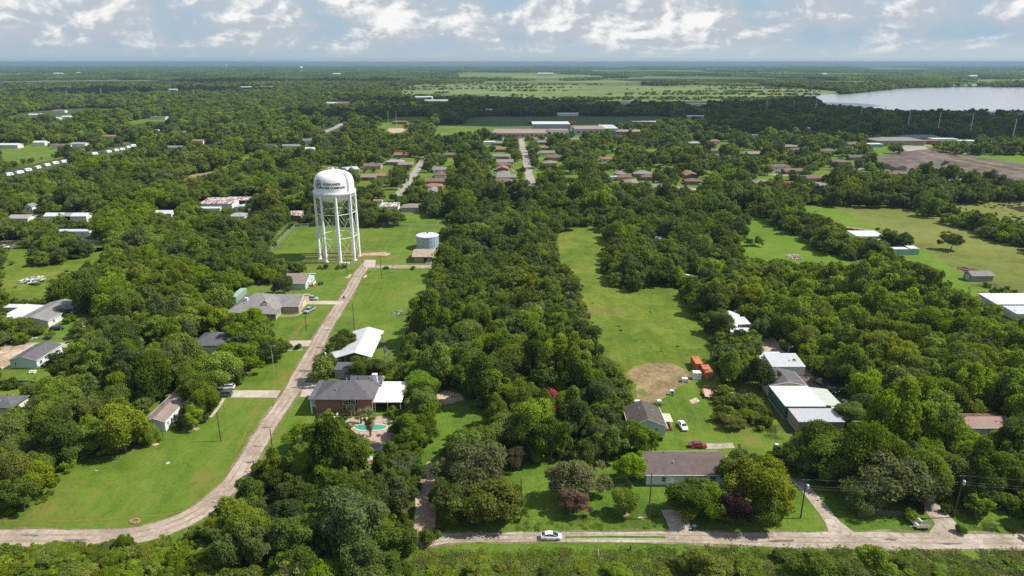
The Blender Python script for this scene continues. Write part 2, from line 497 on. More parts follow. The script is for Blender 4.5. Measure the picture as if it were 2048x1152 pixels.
area('verge_ground', [(840, 900), (1300, 890), (1300, 930), (1560, 940), (1900, 990), (2250, 1000), (2300, 1110), (820, 1110)], g_verge, 0.012, 4, 0.8)
area('roadside_ground', [(-120, 1110), (-120, 1040), (330, 1020), (440, 950), (560, 780), (640, 640), (700, 560), (780, 530), (740, 600), (680, 720), (640, 820), (560, 940), (440, 1060), (300, 1110)], g_lawn, 0.012, 4, 0.6)
area('garden_ground', [(560, 430), (640, 300), (700, 262), (860, 270), (960, 262), (1300, 262), (2200, 258), (2300, 330), (2200, 352), (1900, 372), (1720, 392), (1450, 392), (1240, 390), (900, 400), (870, 430), (700, 440)], g_lawn, 0.01, 30, 4)
# near lawns on both sides of the paved road
clearing('lawn', [(-80, 1062), (-80, 1035), (0, 1028), (62, 1012), (100, 985), (150, 940), (158, 915), (205, 903), (230, 905), (300, 893), (330, 868), (385, 848), (430, 835), (445, 798), (556, 797), (505, 893), (460, 960), (405, 1008), (345, 1040), (240, 1060)],
         g_lawn, 0.02, draw=[(-80, 1062), (-80, 1000), (60, 960), (90, 900), (140, 860), (260, 830), (330, 790), (440, 770), (560, 770), (505, 900), (460, 962), (405, 1010), (345, 1045), (240, 1062)])
clearing('lawn', [(556, 779), (478, 779), (492, 742), (515, 730), (540, 705), (618, 695), (600, 735)], g_lawn, 0.024, draw=[(565, 781), (440, 779), (450, 735), (480, 700), (620, 693), (600, 737)])
clearing('lawn', [(548, 680), (556, 655), (566, 628), (600, 616), (690, 608), (655, 650), (622, 682)], g_lawn, 0.022, draw=[(480, 682), (480, 640), (520, 600), (694, 606), (658, 650), (624, 684)])
clearing('lawn', [(492, 590), (510, 572), (545, 562), (582, 560), (612, 540), (740, 539), (718, 572), (694, 601), (610, 600), (600, 620), (560, 600)], g_lawn, 0.026, draw=[(460, 610), (470, 570), (520, 535), (740, 537), (722, 568), (696, 604), (560, 612)])
clearing('lawn', [(535, 502), (592, 452), (640, 449), (700, 450), (778, 449), (800, 420), (812, 410), (850, 425), (905, 447), (868, 470), (866, 532), (740, 530), (690, 530), (572, 526), (566, 520), (540, 512)], g_lawn, 0.028,
         draw=[(520, 520), (535, 495), (590, 448), (640, 440), (780, 440), (800, 400), (835, 372), (870, 376), (930, 440), (930, 480), (900, 540), (560, 540)])
clearing('lawn', [(744, 540), (862, 539), (858, 575), (838, 600), (822, 640), (800, 672), (790, 730), (772, 745), (770, 700), (766, 660), (735, 656), (700, 660), (682, 668), (668, 665), (700, 620), (722, 590)], g_lawn, 0.03,
         draw=[(744, 538), (900, 538), (890, 600), (870, 680), (850, 770), (770, 780), (640, 770), (655, 672), (700, 612), (722, 585)])
clearing('lawn', [(602, 800), (636, 800), (636, 838), (612, 858), (590, 895), (560, 915), (535, 925), (512, 938), (535, 890), (570, 845)], g_lawn, 0.022, draw=[(602, 798), (800, 798), (880, 820), (860, 900), (820, 980), (700, 960), (520, 980), (500, 965), (512, 930), (535, 890), (570, 845)])
clearing('lawn', [(690, 880), (735, 893), (760, 920), (790, 960), (750, 950), (720, 930)], g_lawn, 0.034, keep=False)
# path corridor east of the brick house, front plots
clearing('grass_corridor', [(880, 785), (925, 780), (945, 805), (985, 845), (950, 850), (915, 862), (885, 880), (862, 915), (845, 905), (875, 860), (880, 820)], g_verge, 0.03,
         draw=[(860, 780), (935, 778), (1000, 850), (1010, 900), (900, 940), (850, 990), (800, 1000), (820, 930), (850, 890), (865, 830)])
clearing('front_lawn', [(1020, 940), (1088, 938), (1100, 965), (1115, 1020), (1160, 1025), (1200, 975), (1225, 955), (1232, 1010), (1262, 1000), (1330, 985), (1335, 1060), (1235, 1062), (870, 1062), (868, 1045), (1000, 1050), (1030, 990)], g_verge, 0.03,
         draw=[(868, 1066), (868, 1000), (880, 930), (1000, 900), (1290, 900), (1300, 985), (1335, 990), (1345, 1064), (1235, 1066)])
clearing('front_lawn', [(1560, 965), (1600, 985), (1650, 1055), (1560, 1062), (1490, 1062), (1420, 1062), (1400, 1048), (1500, 1040), (1560, 1000)], g_verge, 0.032,
         draw=[(1390, 1062), (1390, 960), (1570, 950), (1600, 985), (1655, 1063), (1560, 1064)])
clearing('front_lawn', [(1600, 960), (1625, 965), (1660, 1000), (1690, 1028), (1760, 1038), (1860, 1030), (1868, 1055), (1700, 1060), (1670, 1045), (1640, 1010)], g_verge, 0.034,
         draw=[(1580, 950), (1620, 910), (1700, 930), (1840, 950), (1868, 1055), (1870, 1064), (1700, 1062), (1665, 1045), (1625, 1000)])
clearing('verge', [(1900, 1042), (1925, 1034), (1990, 1040), (2130, 1052), (2130, 1070), (1960, 1064)], g_verge, 0.033, draw=[(1895, 1035), (1925, 1015), (2140, 1020), (2140, 1072), (1960, 1066)])
clearing('bottom_verge', [(860, 1092), (1100, 1086), (1466, 1096), (1480, 1115), (1380, 1135), (1300, 1130), (1200, 1128), (1050, 1120), (850, 1110)], g_verge, 0.026,
         draw=[(780, 1130), (830, 1095), (1100, 1083), (1500, 1090), (2200, 1096), (2250, 1230), (700, 1230)])
CLEAR.append(np.array([(1500, 1095), (2100, 1098), (2100, 1106), (1500, 1106)], float))
# yard behind, dirt, long field
clearing('yard', [(1262, 790), (1285, 740), (1380, 735), (1425, 760), (1430, 800), (1440, 830), (1490, 850), (1540, 880), (1600, 900), (1560, 905), (1480, 895), (1440, 908), (1320, 908), (1310, 880), (1325, 800)], g_lawn, 0.036,
         draw=[(1230, 790), (1285, 735), (1400, 730), (1440, 740), (1460, 800), (1500, 840), (1620, 880), (1600, 950), (1460, 960), (1290, 940), (1240, 920)])
area('dirt_patch', [(1252, 752), (1268, 732), (1310, 725), (1345, 727), (1375, 742), (1384, 760), (1358, 775), (1335, 790), (1300, 808), (1272, 806), (1272, 770)], g_dirt, 0.044, 2.0, 0.9)
CLEAR.append(np.array([(1245, 745), (1310, 722), (1384, 745), (1400, 770), (1300, 810), (1268, 800)], float))
clearing('meadow', [(1116, 465), (1135, 455), (1192, 448), (1212, 475), (1200, 540), (1230, 575), (1280, 585), (1310, 560), (1350, 575), (1370, 610), (1400, 650), (1430, 700), (1428, 715), (1380, 738), (1240, 738), (1200, 720), (1180, 640), (1160, 560), (1115, 510)], g_rough, 0.034,
         draw=[(1090, 440), (1230, 430), (1250, 540), (1380, 560), (1440, 620), (1500, 720), (1560, 850), (1500, 850), (1440, 800), (1380, 760), (1240, 775), (1225, 850), (1180, 760), (1140, 600), (1080, 480)])
clearing('weedy_plot', [(1440, 775), (1515, 790), (1545, 850), (1500, 850), (1430, 830)], g_verge, 0.04, keep=False)
clearing('dirt_yard', [(1520, 678), (1545, 672), (1570, 705), (1575, 718), (1530, 712)], g_sand, 0.045)
# right-hand lawns and pastures
clearing('lawn', [(1500, 440), (1515, 430), (1560, 455), (1600, 475), (1640, 500), (1708, 520), (1700, 528), (1600, 526), (1525, 520), (1470, 510), (1500, 470)], g_bright, 0.03,
         draw=[(1395, 545), (1420, 425), (1520, 420), (1570, 450), (1610, 470), (1650, 490), (1740, 515), (1740, 545), (1500, 545)])
clearing('lawn', [(1602, 412), (1648, 409), (1700, 435), (1750, 455), (1690, 452), (1640, 430)], g_bright, 0.034, draw=[(1580, 410), (1648, 407), (1768, 460), (1700, 470), (1640, 450)])
clearing('pasture', [(1655, 411), (1800, 413), (1850, 432), (1920, 455), (1985, 478), (2048, 498), (2120, 520), (2120, 598), (2048, 580), (1990, 572), (1915, 545), (1850, 502), (1835, 498), (1830, 480), (1775, 462)], g_pasture, 0.03,
         draw=[(1640, 405), (1800, 400), (1860, 425), (1930, 450), (2160, 515), (2200, 620), (2050, 598), (1990, 580), (1915, 550), (1880, 530), (1780, 510), (1770, 462)])
clearing('lawn', [(1800, 512), (1850, 505), (1915, 548), (1985, 580), (1960, 595), (1930, 585), (1900, 566), (1850, 545)], g_bright, 0.036, draw=[(1770, 505), (1850, 500), (1920, 548), (2010, 592), (1960, 610), (1900, 590), (1800, 560)])
clearing('pasture', [(1882, 408), (1960, 403), (2130, 398), (2130, 448), (2048, 446), (1990, 436)], g_pasture, 0.032, draw=[(1860, 404), (1960, 398), (2140, 390), (2200, 470), (2048, 455), (1970, 436)])
# left-hand plots
clearing('overgrown_meadow', [(0, 590), (0, 528), (40, 530), (95, 532), (170, 512), (215, 510), (160, 545), (120, 560), (95, 585), (60, 600)], g_rough, 0.03, draw=[(-80, 610), (-80, 510), (200, 495), (260, 505), (180, 590), (60, 625)])
clearing('left_lawn', [(120, 665), (150, 640), (175, 620), (195, 640), (175, 655), (150, 680), (60, 684), (95, 660)], g_lawn, 0.028, draw=[(20, 690), (40, 650), (180, 600), (240, 640), (240, 688)])
clearing('left_lawn', [(0, 760), (0, 742), (110, 738), (80, 762)], g_lawn, 0.03, draw=[(-60, 790), (-60, 736), (180, 730), (110, 790)])
clearing('left_lawn', [(-40, 797), (-40, 780), (48, 778), (30, 797)], g_lawn, 0.032, draw=[(-90, 820), (-80, 778), (90, 776), (70, 820)])
clearing('left_dirt', [(-10, 735), (-10, 700), (60, 693), (20, 722)], g_sand, 0.036, draw=[(-60, 740), (-60, 694), (80, 688), (30, 738)])
clearing('lawn', [(0, 325), (0, 295), (80, 288), (120, 300), (90, 312), (60, 318)], g_lawn, 0.05, draw=[(-60, 335), (-60, 285), (140, 282), (130, 315), (60, 330)], step=12, amp=3)
clearing('lawn', [(250, 247), (280, 237), (305, 234), (305, 243), (265, 250)], g_lawn, 0.05, step=12, amp=3)
clearing('lawn', [(185, 478), (215, 478), (215, 500), (190, 505)], g_lawn, 0.03)
clearing('lawn', [(20, 500), (64, 490), (60, 520), (20, 525)], g_lawn, 0.04)
clearing('lawn', [(640, 330), (680, 328), (680, 338), (640, 338)], g_lawn, 0.05, step=8, amp=2)
clearing('lawn', [(560, 455), (580, 445), (560, 470), (545, 480)], g_lawn, 0.05)
clearing('meadow', [(493, 307), (520, 302), (524, 306), (500, 318), (478, 322)], g_rough, 0.05, step=8, amp=2)
clearing('dirt_lane', [(440, 338), (470, 322), (476, 326), (450, 340), (405, 354), (352, 364), (345, 362), (400, 345)], g_dirt, 0.055, step=6, amp=1.5)
# far side: playing fields, meadows, earthworks
clearing('playing_field', [(932, 246), (934, 234), (1000, 231), (1340, 231), (1352, 240), (1250, 246), (1060, 247)], g_turf, 0.06, step=30, amp=2, draw=[(925, 250), (934, 230), (1345, 229), (1365, 244), (1250, 262), (1060, 262)])
clearing('schoolyard', [(862, 272), (880, 248), (1060, 247), (1060, 262), (960, 256), (900, 272)], g_lawn, 0.055, step=20, amp=2, draw=[(855, 290), (880, 246), (1060, 246), (1060, 275), (940, 285)])
clearing('baseball_field', [(760, 254), (765, 238), (800, 232), (858, 232), (860, 238), (815, 243), (800, 255)], g_lawn, 0.056, step=20, amp=2, draw=[(750, 262), (765, 232), (870, 230), (860, 250), (800, 266)])
clearing('infield', [(773, 261), (778, 257), (806, 256), (812, 260), (800, 266), (785, 266)], g_sand, 0.066, step=15, amp=1)
clearing('marsh_meadow', [(803, 193), (803, 176), (840, 168), (930, 166), (1080, 169), (1260, 172), (1400, 170), (1500, 172), (1600, 176), (1680, 184), (1640, 188), (1600, 194), (1500, 202), (1340, 203), (1200, 202), (1050, 197), (950, 190), (880, 191)], g_marsh, 0.08, step=60, amp=18)
clearing('marsh_meadow', [(905, 150), (960, 146), (1160, 149), (1230, 153), (1100, 157), (930, 155)], g_marsh, 0.08, step=200, amp=60)
clearing('marsh_meadow', [(1100, 161), (1240, 161), (1300, 165), (1100, 165), (920, 162)], g_marsh, 0.084, step=120, amp=40)
clearing('marsh_meadow', [(1268, 157), (1280, 152), (1340, 153), (1350, 157)], g_marsh, 0.08, step=120, amp=40)
clearing('marsh_meadow', [(1690, 139), (1760, 136.5), (1865, 138), (1780, 140)], g_marsh, 0.08, step=300, amp=90)
clearing('marsh_meadow', [(1930, 160), (2048, 157), (2120, 158), (2120, 163), (1940, 164)], g_marsh, 0.08, step=120, amp=40)
clearing('graded_earth', [(1790, 330), (1760, 322), (1740, 318), (1790, 308), (1840, 300), (1870, 300), (1960, 318), (2048, 332), (2120, 345), (2120, 385), (2048, 366), (1990, 352), (1930, 340), (1880, 338), (1840, 335)], g_earth, 0.05,
         step=12, amp=3, draw=[(1780, 345), (1735, 318), (1790, 306), (1850, 297), (1960, 312), (2048, 326), (2150, 342), (2200, 400), (2040, 372), (1930, 352), (1850, 345)])
ribbon('haul_road', [(1835, 302), (1900, 318), (1985, 335), (2060, 352), (2140, 370)], 4, g_dirt, 0.06, amp=1.5, step=10)
ribbon('haul_road', [(1900, 306), (1960, 322), (2048, 338), (2140, 352)], 4, g_dirt, 0.062, amp=1.5, step=10)
clearing('lawn', [(1950, 314), (1960, 308), (2048, 312), (2120, 316), (2120, 332), (2048, 328)], g_bright, 0.058, step=12, amp=2)
clearing('lawn', [(1744, 298), (1748, 294), (1782, 295), (1780, 311), (1756, 309)], g_bright, 0.058, step=12, amp=2)
clearing('parking', [(1800, 296), (1812, 291), (1850, 293), (1856, 298), (1815, 303)], g_pave, 0.062, step=12, amp=1)

# water
def water_mat(name, col, rough=0.06, bump=0.05, scale=0.3):
    m, w, p, out = _mat(name)
    p.inputs['Base Color'].default_value = (*col, 1)
    p.inputs['Roughness'].default_value = rough
    p.inputs['IOR'].default_value = 1.333
    oc = w.n('ShaderNodeTexCoord').outputs['Object']
    n = w.noise(oc, scale, 5, 0.6).outputs[0]
    b = w.n('ShaderNodeBump', ins={'Strength': bump, 'Height': n, 'Distance': 0.3})
    m.node_tree.links.new(b.outputs[0], p.inputs['Normal'])
    return m
lake_w = water_mat('lake_water', (0.36, 0.37, 0.38), 0.18, 0.10, 0.05)
clearing('lake', [(1615, 192), (1650, 189), (1700, 187), (1750, 182), (1790, 178), (1830, 175), (1880, 174.5), (2048, 174), (2200, 174), (2200, 219), (2048, 219), (1900, 221), (1800, 220), (1740, 216), (1700, 211), (1650, 209), (1640, 200)],
         lake_w, 0.10, step=60, amp=14, draw=[(1600, 192), (1650, 189), (1700, 187), (1750, 182), (1790, 178), (1830, 175), (1880, 174.5), (2048, 174), (2250, 174), (2300, 232), (1900, 232), (1740, 226), (1640, 214), (1610, 198)])
clearing('lake', [(1880, 171.5), (1920, 169), (1985, 169.5), (1985, 171.5)], lake_w, 0.12, step=120, amp=20)
clearing('pond', [(2010, 415), (2060, 412), (2120, 412), (2120, 424), (2040, 424)], water_mat('pond_water', (0.05, 0.05, 0.03), 0.1), 0.05, step=4, amp=0.8)
ribbon('lake_shore', [(1610, 190.5), (1650, 188), (1700, 186), (1750, 181.2), (1790, 177.3), (1830, 174.6)], 14, g_sand, 0.09, amp=5, step=30)

for k, (px, py, w_, h_) in enumerate([(66, 292, 16, 4), (160, 300, 14, 3), (130, 262, 18, 3), (320, 241, 22, 3), (215, 322, 14, 4), (85, 385, 14, 6), (300, 372, 16, 5), (205, 395, 12, 5), (560, 336, 14, 5), (470, 262, 18, 3), (415, 292, 16, 4), (340, 318, 14, 4), (250, 285, 14, 3),
        (1445, 287, 14, 3), (1530, 352, 20, 3), (1660, 345, 16, 4), (1700, 325, 16, 3), (1480, 300, 16, 3), (1585, 299, 18, 3), (1725, 352, 16, 4), (1640, 371, 16, 4), (1330, 377, 24, 4), (1250, 369, 24, 4), (1210, 322, 14, 4), (1150, 352, 12, 4), (1120, 330, 12, 3), (1075, 345, 9, 9), (1082, 318, 8, 6), (1036, 330, 8, 10), (1028, 365, 10, 8),
        (820, 318, 12, 4), (850, 352, 12, 6), (780, 382, 14, 7), (905, 322, 12, 3), (775, 335, 14, 4), (725, 372, 14, 6), (1420, 345, 16, 4), (1480, 330, 16, 3), (1560, 318, 14, 3), (1395, 310, 14, 3), (1300, 300, 16, 3), (1340, 330, 14, 3), (1840, 372, 14, 4), (1230, 295, 14, 3)]):
    clearing('garden_lawn', [(px-w_, py), (px-w_*.5, py-h_*.7), (px+w_*.4, py-h_), (px+w_, py-h_*.1), (px+w_*.3, py+h_*.8), (px-w_*.5, py+h_)], g_lawn if k % 3 else g_bright, 0.064 + k*0.0008, step=6, amp=1.2)
# roads and drives
g_track = ground_mat('worn_wheel_track', [(0.10, 0.125, 0.016), (0.135, 0.135, 0.026), (0.175, 0.140, 0.045)], 0.2, 1.0, bump=0.5)
g_shoulder = ground_mat('road_shoulder', [(0.085, 0.105, 0.022), (0.16, 0.135, 0.070), (0.25, 0.21, 0.15)], 0.25, 1.4, bump=0.6)
ribbon('worn_track', [(470, 910), (505, 840), (545, 770), (565, 740)], 1.0, g_track, 0.040, amp=0.9)
ribbon('worn_track', [(585, 680), (600, 655), (625, 630), (640, 610)], 1.6, g_track, 0.040, amp=1.2)
ribbon('worn_track', [(-60, 1042), (150, 1042), (240, 1036), (330, 1030), (380, 1018)], 0.5, g_track, 0.040, amp=0.5)
ribbon('worn_track', [(1440, 845), (1480, 862), (1505, 880), (1480, 893)], 1.6, g_track, 0.046, amp=0.8)
area('dry_grass', [(620, 505), (760, 500), (790, 512), (720, 522), (600, 518)], g_track, 0.036, 2, 1.2)
R1 = [(-120, 1075), (0, 1075), (120, 1076), (240, 1075), (333, 1055), (400, 1023), (450, 981), (467, 963), (493, 925), (520, 878), (550, 831), (580, 788), (600, 751), (627, 704), (653, 655), (677, 617), (702, 577), (720, 545), (736, 527)]
ribbon('road_shoulder', [(-120, 1075), (0, 1075), (120, 1076), (240, 1075), (333, 1055), (400, 1023), (450, 981), (467, 963), (493, 925), (520, 878), (550, 831), (580, 788), (600, 751), (627, 704), (653, 655), (677, 617), (702, 577), (720, 545), (736, 527)], 6.3, g_shoulder, 0.052, amp=0.55)
ribbon('paved_road', R1, 5.0, g_road, 0.060, amp=0.38, widths=[5.0, 5.0, 5.2, 5.6, 5.8, 5.6, 5.2, 5, 5, 4.8, 4.8, 4.8, 5, 5, 4.8, 4.6, 4.5, 4.5, 6])
R2 = [(840, 1082), (900, 1077), (1000, 1075), (1100, 1074), (1250, 1074), (1380, 1075), (1470, 1078), (1600, 1080), (1750, 1081), (1900, 1082), (2048, 1083), (2200, 1085)]
ribbon('road_shoulder', R2, 4.0, g_shoulder, 0.050, amp=0.8, widths=[5.6, 4.0, 4.0, 4.0, 4.2, 4.8, 5.2, 6.0, 6.8, 6.2, 5.6, 5.6])
ribbon('gravel_road', R2, 4.0, g_gravel, 0.058, amp=0.45, widths=[4.6, 3.0, 2.9, 2.9, 3.1, 3.6, 4.0, 4.9, 5.6, 5.0, 4.4, 4.4])
g_rut = ground_mat('road_wheel_path', [(0.19, 0.147, 0.11), (0.265, 0.212, 0.162), (0.34, 0.28, 0.22)], 0.2, 1.6, bump=0.4)
g_crack = ground_mat('tar_patch', [(0.10, 0.085, 0.075), (0.13, 0.11, 0.095), (0.16, 0.14, 0.12)], 0.3, 1.6, bump=0.2)
for of in (-1.0, 1.0):
    ribbon('wheel_path', R1, 0.55, g_rut, 0.0645, amp=0.42, off=of)
    ribbon('wheel_path', R2, 0.45, g_rut, 0.0645, amp=0.40, off=of*.75)
for k, (px, py, w_, h_) in enumerate([(498, 925, 6, 2), (533, 855, 9, 1.5), (610, 742, 14, 3), (640, 695, 10, 2), (655, 660, 8, 1.2), (590, 775, 10, 1.2), (515, 893, 12, 1.0), (430, 1005, 9, 2), (150, 1080, 26, 2), (60, 1072, 18, 1.2), (1560, 1082, 30, 2), (1780, 1079, 16, 3), (1900, 1088, 24, 1.5)]):
    area('tar_patch', [(px-w_, py), (px-w_*.3, py-h_), (px+w_, py-h_*.4), (px+w_*.6, py+h_), (px-w_*.5, py+h_)], g_crack, 0.0685, 0.6, 0.25)
ribbon('grass_strip', [(1130, 1075), (1190, 1074), (1250, 1074), (1330, 1074)], 0.55, g_verge, 0.064, amp=0.3)
ribbon('sandy_drive', [(832, 1090), (846, 1055), (852, 1020), (848, 985), (850, 955), (868, 925)], 4.0, g_sand, 0.068, amp=0.7, widths=[6.5, 4.5, 4.2, 4.6, 5.0, 3.4])
ribbon('gravel_drive', [(1690, 1075), (1665, 1045), (1640, 1012), (1612, 980), (1588, 955), (1575, 940)], 2.8, g_gravel, 0.066, amp=0.35, widths=[6.5, 3.2, 2.8, 2.8, 3.0, 2.6])
ribbon('gravel_drive', [(1905, 1075), (1893, 1050), (1872, 1025), (1850, 1000), (1838, 985)], 3.4, g_gravel, 0.066, amp=0.4, widths=[9, 4.6, 4, 3.6, 3.4])
ribbon('gravel_drive', [(1362, 1070), (1352, 1040), (1345, 1020)], 5, g_gravel, 0.070, amp=0.6)
area('sandy_clearing', [(872, 790), (890, 780), (920, 786), (928, 800), (905, 806), (885, 812)], g_sand, 0.05, 1.5, 0.7)
area('worn_soil', [(1390, 910), (1320, 908), (1300, 925), (1420, 925)], g_dirt, 0.048, 2, 0.6)
ribbon('sandy_lane', [(1420, 846), (1455, 858), (1490, 872), (1508, 884), (1470, 892)], 1.2, g_track, 0.052, amp=0.9)
area('gravel_pad', [(1400, 898), (1412, 887), (1466, 886), (1470, 897)], g_gravel, 0.054, 2, 0.3)
area('bare_spot', [(1378, 800), (1392, 795), (1400, 803), (1385, 808)], g_sand, 0.052, 1, 0.3)
def slab_area(name, px, z=0.07, mat=None):
    return area(name, px, mat or g_conc, z, 6, 0.02)
slab_area('concrete_drive', [(440, 795), (446, 781), (562, 781), (553, 796)])
slab_area('concrete_drive', [(600, 794), (608, 766), (650, 765), (650, 794)])
slab_area('concrete_drive', [(560, 692), (560, 682), (624, 681), (618, 693)])
slab_area('concrete_drive', [(600, 609), (606, 602), (690, 602), (682, 609)])
slab_area('concrete_pad', [(726, 527), (730, 520), (752, 520), (750, 535), (732, 537)], 0.074)
slab_area('gravel_strip', [(750, 537), (752, 531), (872, 530), (872, 537)], 0.072, g_sand)
area('sandy_spoil', [(722, 511), (726, 506), (770, 504), (782, 507), (775, 511)], g_sand, 0.05, 1.5, 0.4)
area('sandy_spoil', [(690, 556), (700, 549), (735, 550), (730, 556)], g_sand, 0.05, 1.5, 0.4)
ribbon('footpath', [(448, 797), (437, 815), (421, 835)], 0.9, g_conc, 0.05, amp=0.05)
ribbon('footpath', [(560, 632), (590, 632), (605, 624)], 0.7, g_conc, 0.05, amp=0.05)
ribbon('footpath', [(568, 701), (605, 700)], 0.6, g_conc, 0.05, amp=0.05)
ribbon('gravel_lane', [(-90, 691), (0, 691), (80, 690), (200, 690), (260, 687)], 4.2, g_gravel, 0.055, amp=0.4)
ribbon('gravel_lane', [(-60, 485), (0, 484), (90, 481), (160, 481), (215, 483), (260, 488)], 4.5, g_gravel, 0.055, amp=0.4)
ribbon('service_track', [(1570, 690), (1600, 745), (1640, 790), (1680, 830), (1720, 865), (1760, 900)], 6, g_earth, 0.042, amp=0.6)
for k, (pts, wd) in enumerate([([(1040, 272), (1047, 300), (1056, 335), (1064, 378)], 7.5), ([(855, 300), (840, 330), (812, 370), (795, 392)], 7),
        ([(985, 277), (1100, 276), (1250, 279), (1400, 284)], 8), ([(700, 240), (670, 255), (640, 268), (615, 285)], 10), ([(1290, 372), (1340, 374), (1380, 378), (1420, 382)], 10),
        ([(1520, 348), (1560, 350), (1600, 350)], 8), ([(1700, 340), (1735, 338), (1770, 345), (1800, 352)], 8), ([(735, 415), (720, 400), (700, 392)], 5),
        ([(1565, 295), (1600, 291), (1640, 290)], 7), ([(1780, 276), (1850, 290), (1950, 312)], 7), ([(1240, 245), (1242, 260)], 8)]):
    ribbon('street', pts, wd, g_pave, 0.058, amp=0.2, step=8)
def buffer_px(pts, r):
    for (x0, y0), (x1, y1) in zip(pts[:-1], pts[1:]):
        n = max(2, int(math.hypot(x1-x0, y1-y0)/8))
        for i in range(n+1):
            t = i/n
            yield (x0+(x1-x0)*t, y0+(y1-y0)*t, r)
DISC = []      # image discs that crowns keep out of
DISC += list(buffer_px(R1[1:], 17))
DISC += list(buffer_px(R2[1:], 14))
for q in ([(846, 1055), (852, 1020), (852, 960), (868, 925)], [(1690, 1075), (1612, 980)], [(1905, 1075), (1850, 1002)]): DISC += list(buffer_px(q, 9))
DISC += list(buffer_px([(1043, 282), (1050, 310), (1057, 340), (1063, 374)], 7)) + list(buffer_px([(840, 330), (826, 350), (800, 388)], 7))
for q in ([(1340, 374), (1390, 378)], [(690, 244), (650, 264)], [(0, 484), (60, 482)], [(165, 481), (210, 483)], [(0, 691), (150, 690)], [(1590, 725), (1640, 790), (1680, 830)]): DISC += list(buffer_px(q, 5))
DISC += [(898, 795, 26), (850, 985, 14), (1104, 802, 20), (1032, 905, 16), (1575, 373, 9), (1153, 280, 9)]
CLEAR += [np.array([(440, 797), (440, 776), (562, 776), (556, 797)], float), np.array([(600, 796), (606, 764), (640, 764), (640, 796)], float)]
# ------------------------------------------------------------------ builders for buildings
M_BRICK = brick_mat('red_brick', (0.20, 0.075, 0.050), (0.27, 0.11, 0.075))
M_TAN = brick_mat('tan_brick', (0.34, 0.25, 0.17), (0.42, 0.33, 0.24))
M_DBRICK = brick_mat('brown_brick', (0.17, 0.10, 0.07), (0.23, 0.15, 0.10))
M_WHITE = plain('white_paint', (0.74, 0.74, 0.72), 0.6, var=0.08)
M_OFFW = plain('offwhite_siding', (0.62, 0.61, 0.56), 0.7, var=0.1, scale=0.8)
M_BLUEG = plain('pale_blue_green_siding', (0.40, 0.52, 0.52), 0.7, var=0.08, scale=0.8)
M_PALEB = plain('pale_blue_siding', (0.56, 0.65, 0.68), 0.7, var=0.08, scale=0.8)
M_GREYW = plain('grey_siding', (0.32, 0.32, 0.31), 0.8, var=0.12, scale=0.8)
M_CREAM = plain('cream_board', (0.55, 0.46, 0.32), 0.8, var=0.12, scale=0.8)
M_GLASS = plain('window_glass', (0.03, 0.04, 0.05), 0.08, var=0.2, spec=0.8)
M_DARK = plain('dark_opening', (0.02, 0.02, 0.022), 0.8)
M_WOOD = plain('weathered_wood', (0.17, 0.13, 0.10), 0.9, var=0.3, scale=4)
M_RWOOD = plain('reddish_wood', (0.30, 0.13, 0.07), 0.85, var=0.3, scale=3)
M_POLE = plain('utility_pole_wood', (0.075, 0.055, 0.042), 0.9, var=0.3, scale=3)
M_GALV = plain('galvanised_steel', (0.52, 0.54, 0.55), 0.45, metal=0.3, var=0.1)
M_CONC = plain('cast_concrete', (0.42, 0.38, 0.33), 0.9, var=0.15, scale=1.2)
M_TYRE = plain('tyre_rubber', (0.025, 0.025, 0.025), 0.9)
M_RIM = plain('alloy_rim', (0.55, 0.56, 0.58), 0.35, metal=0.6)
S_CHAR = shingle('charcoal_shingles', (0.105, 0.10, 0.105))
S_GREY = shingle('grey_shingles', (0.20, 0.19, 0.18))
S_LGREY = shingle('light_grey_shingles', (0.28, 0.275, 0.26))
S_BROWN = shingle('brown_shingles', (0.155, 0.105, 0.082))
S_DBROWN = shingle('dark_brown_shingles', (0.085, 0.070, 0.062))
S_TAUPE = shingle('taupe_shingles', (0.22, 0.175, 0.145))
S_ORANGE = shingle('orange_brown_shingles', (0.24, 0.130, 0.088))
W_METAL = metal_sheet('white_metal_roofing', (0.54, 0.55, 0.545), 0.12)
W_RUSTY = metal_sheet('rusty_white_metal', (0.62, 0.62, 0.60), 0.75)
W_GREYM = metal_sheet('grey_metal_roofing', (0.46, 0.49, 0.52), 0.25)
W_GREENM = metal_sheet('pale_green_metal', (0.42, 0.45, 0.37), 0.15)
W_TEAL = metal_sheet('teal_metal', (0.20, 0.42, 0.38), 0.1)
W_RUST = metal_sheet('rust_red_metal', (0.17, 0.075, 0.055), 0.6)
W_ORANGE = metal_sheet('orange_container_steel', (0.52, 0.165, 0.06), 0.45, scale=3)
W_DKGREEN = metal_sheet('green_container_steel', (0.30, 0.40, 0.33), 0.25, scale=3)

HULLS = []
def keep_hull(corners, grow=1.0):
    """a building's outline in the photo, kept free of crowns"""
    P = [proj(c)[:2] for c in corners]
    P = sorted(set(P))
    def half(pts):
        h = []
        for p in pts:
            while len(h) >= 2 and (h[-1][0]-h[-2][0])*(p[1]-h[-2][1])-(h[-1][1]-h[-2][1])*(p[0]-h[-2][0]) <= 0: h.pop()
            h.append(p)
        return h
    lo, up = half(P), half(P[::-1])
    hull = np.array(lo[:-1]+up[:-1], float)
    c = hull.mean(0)
    CLEAR.append(c+(hull-c)*grow)

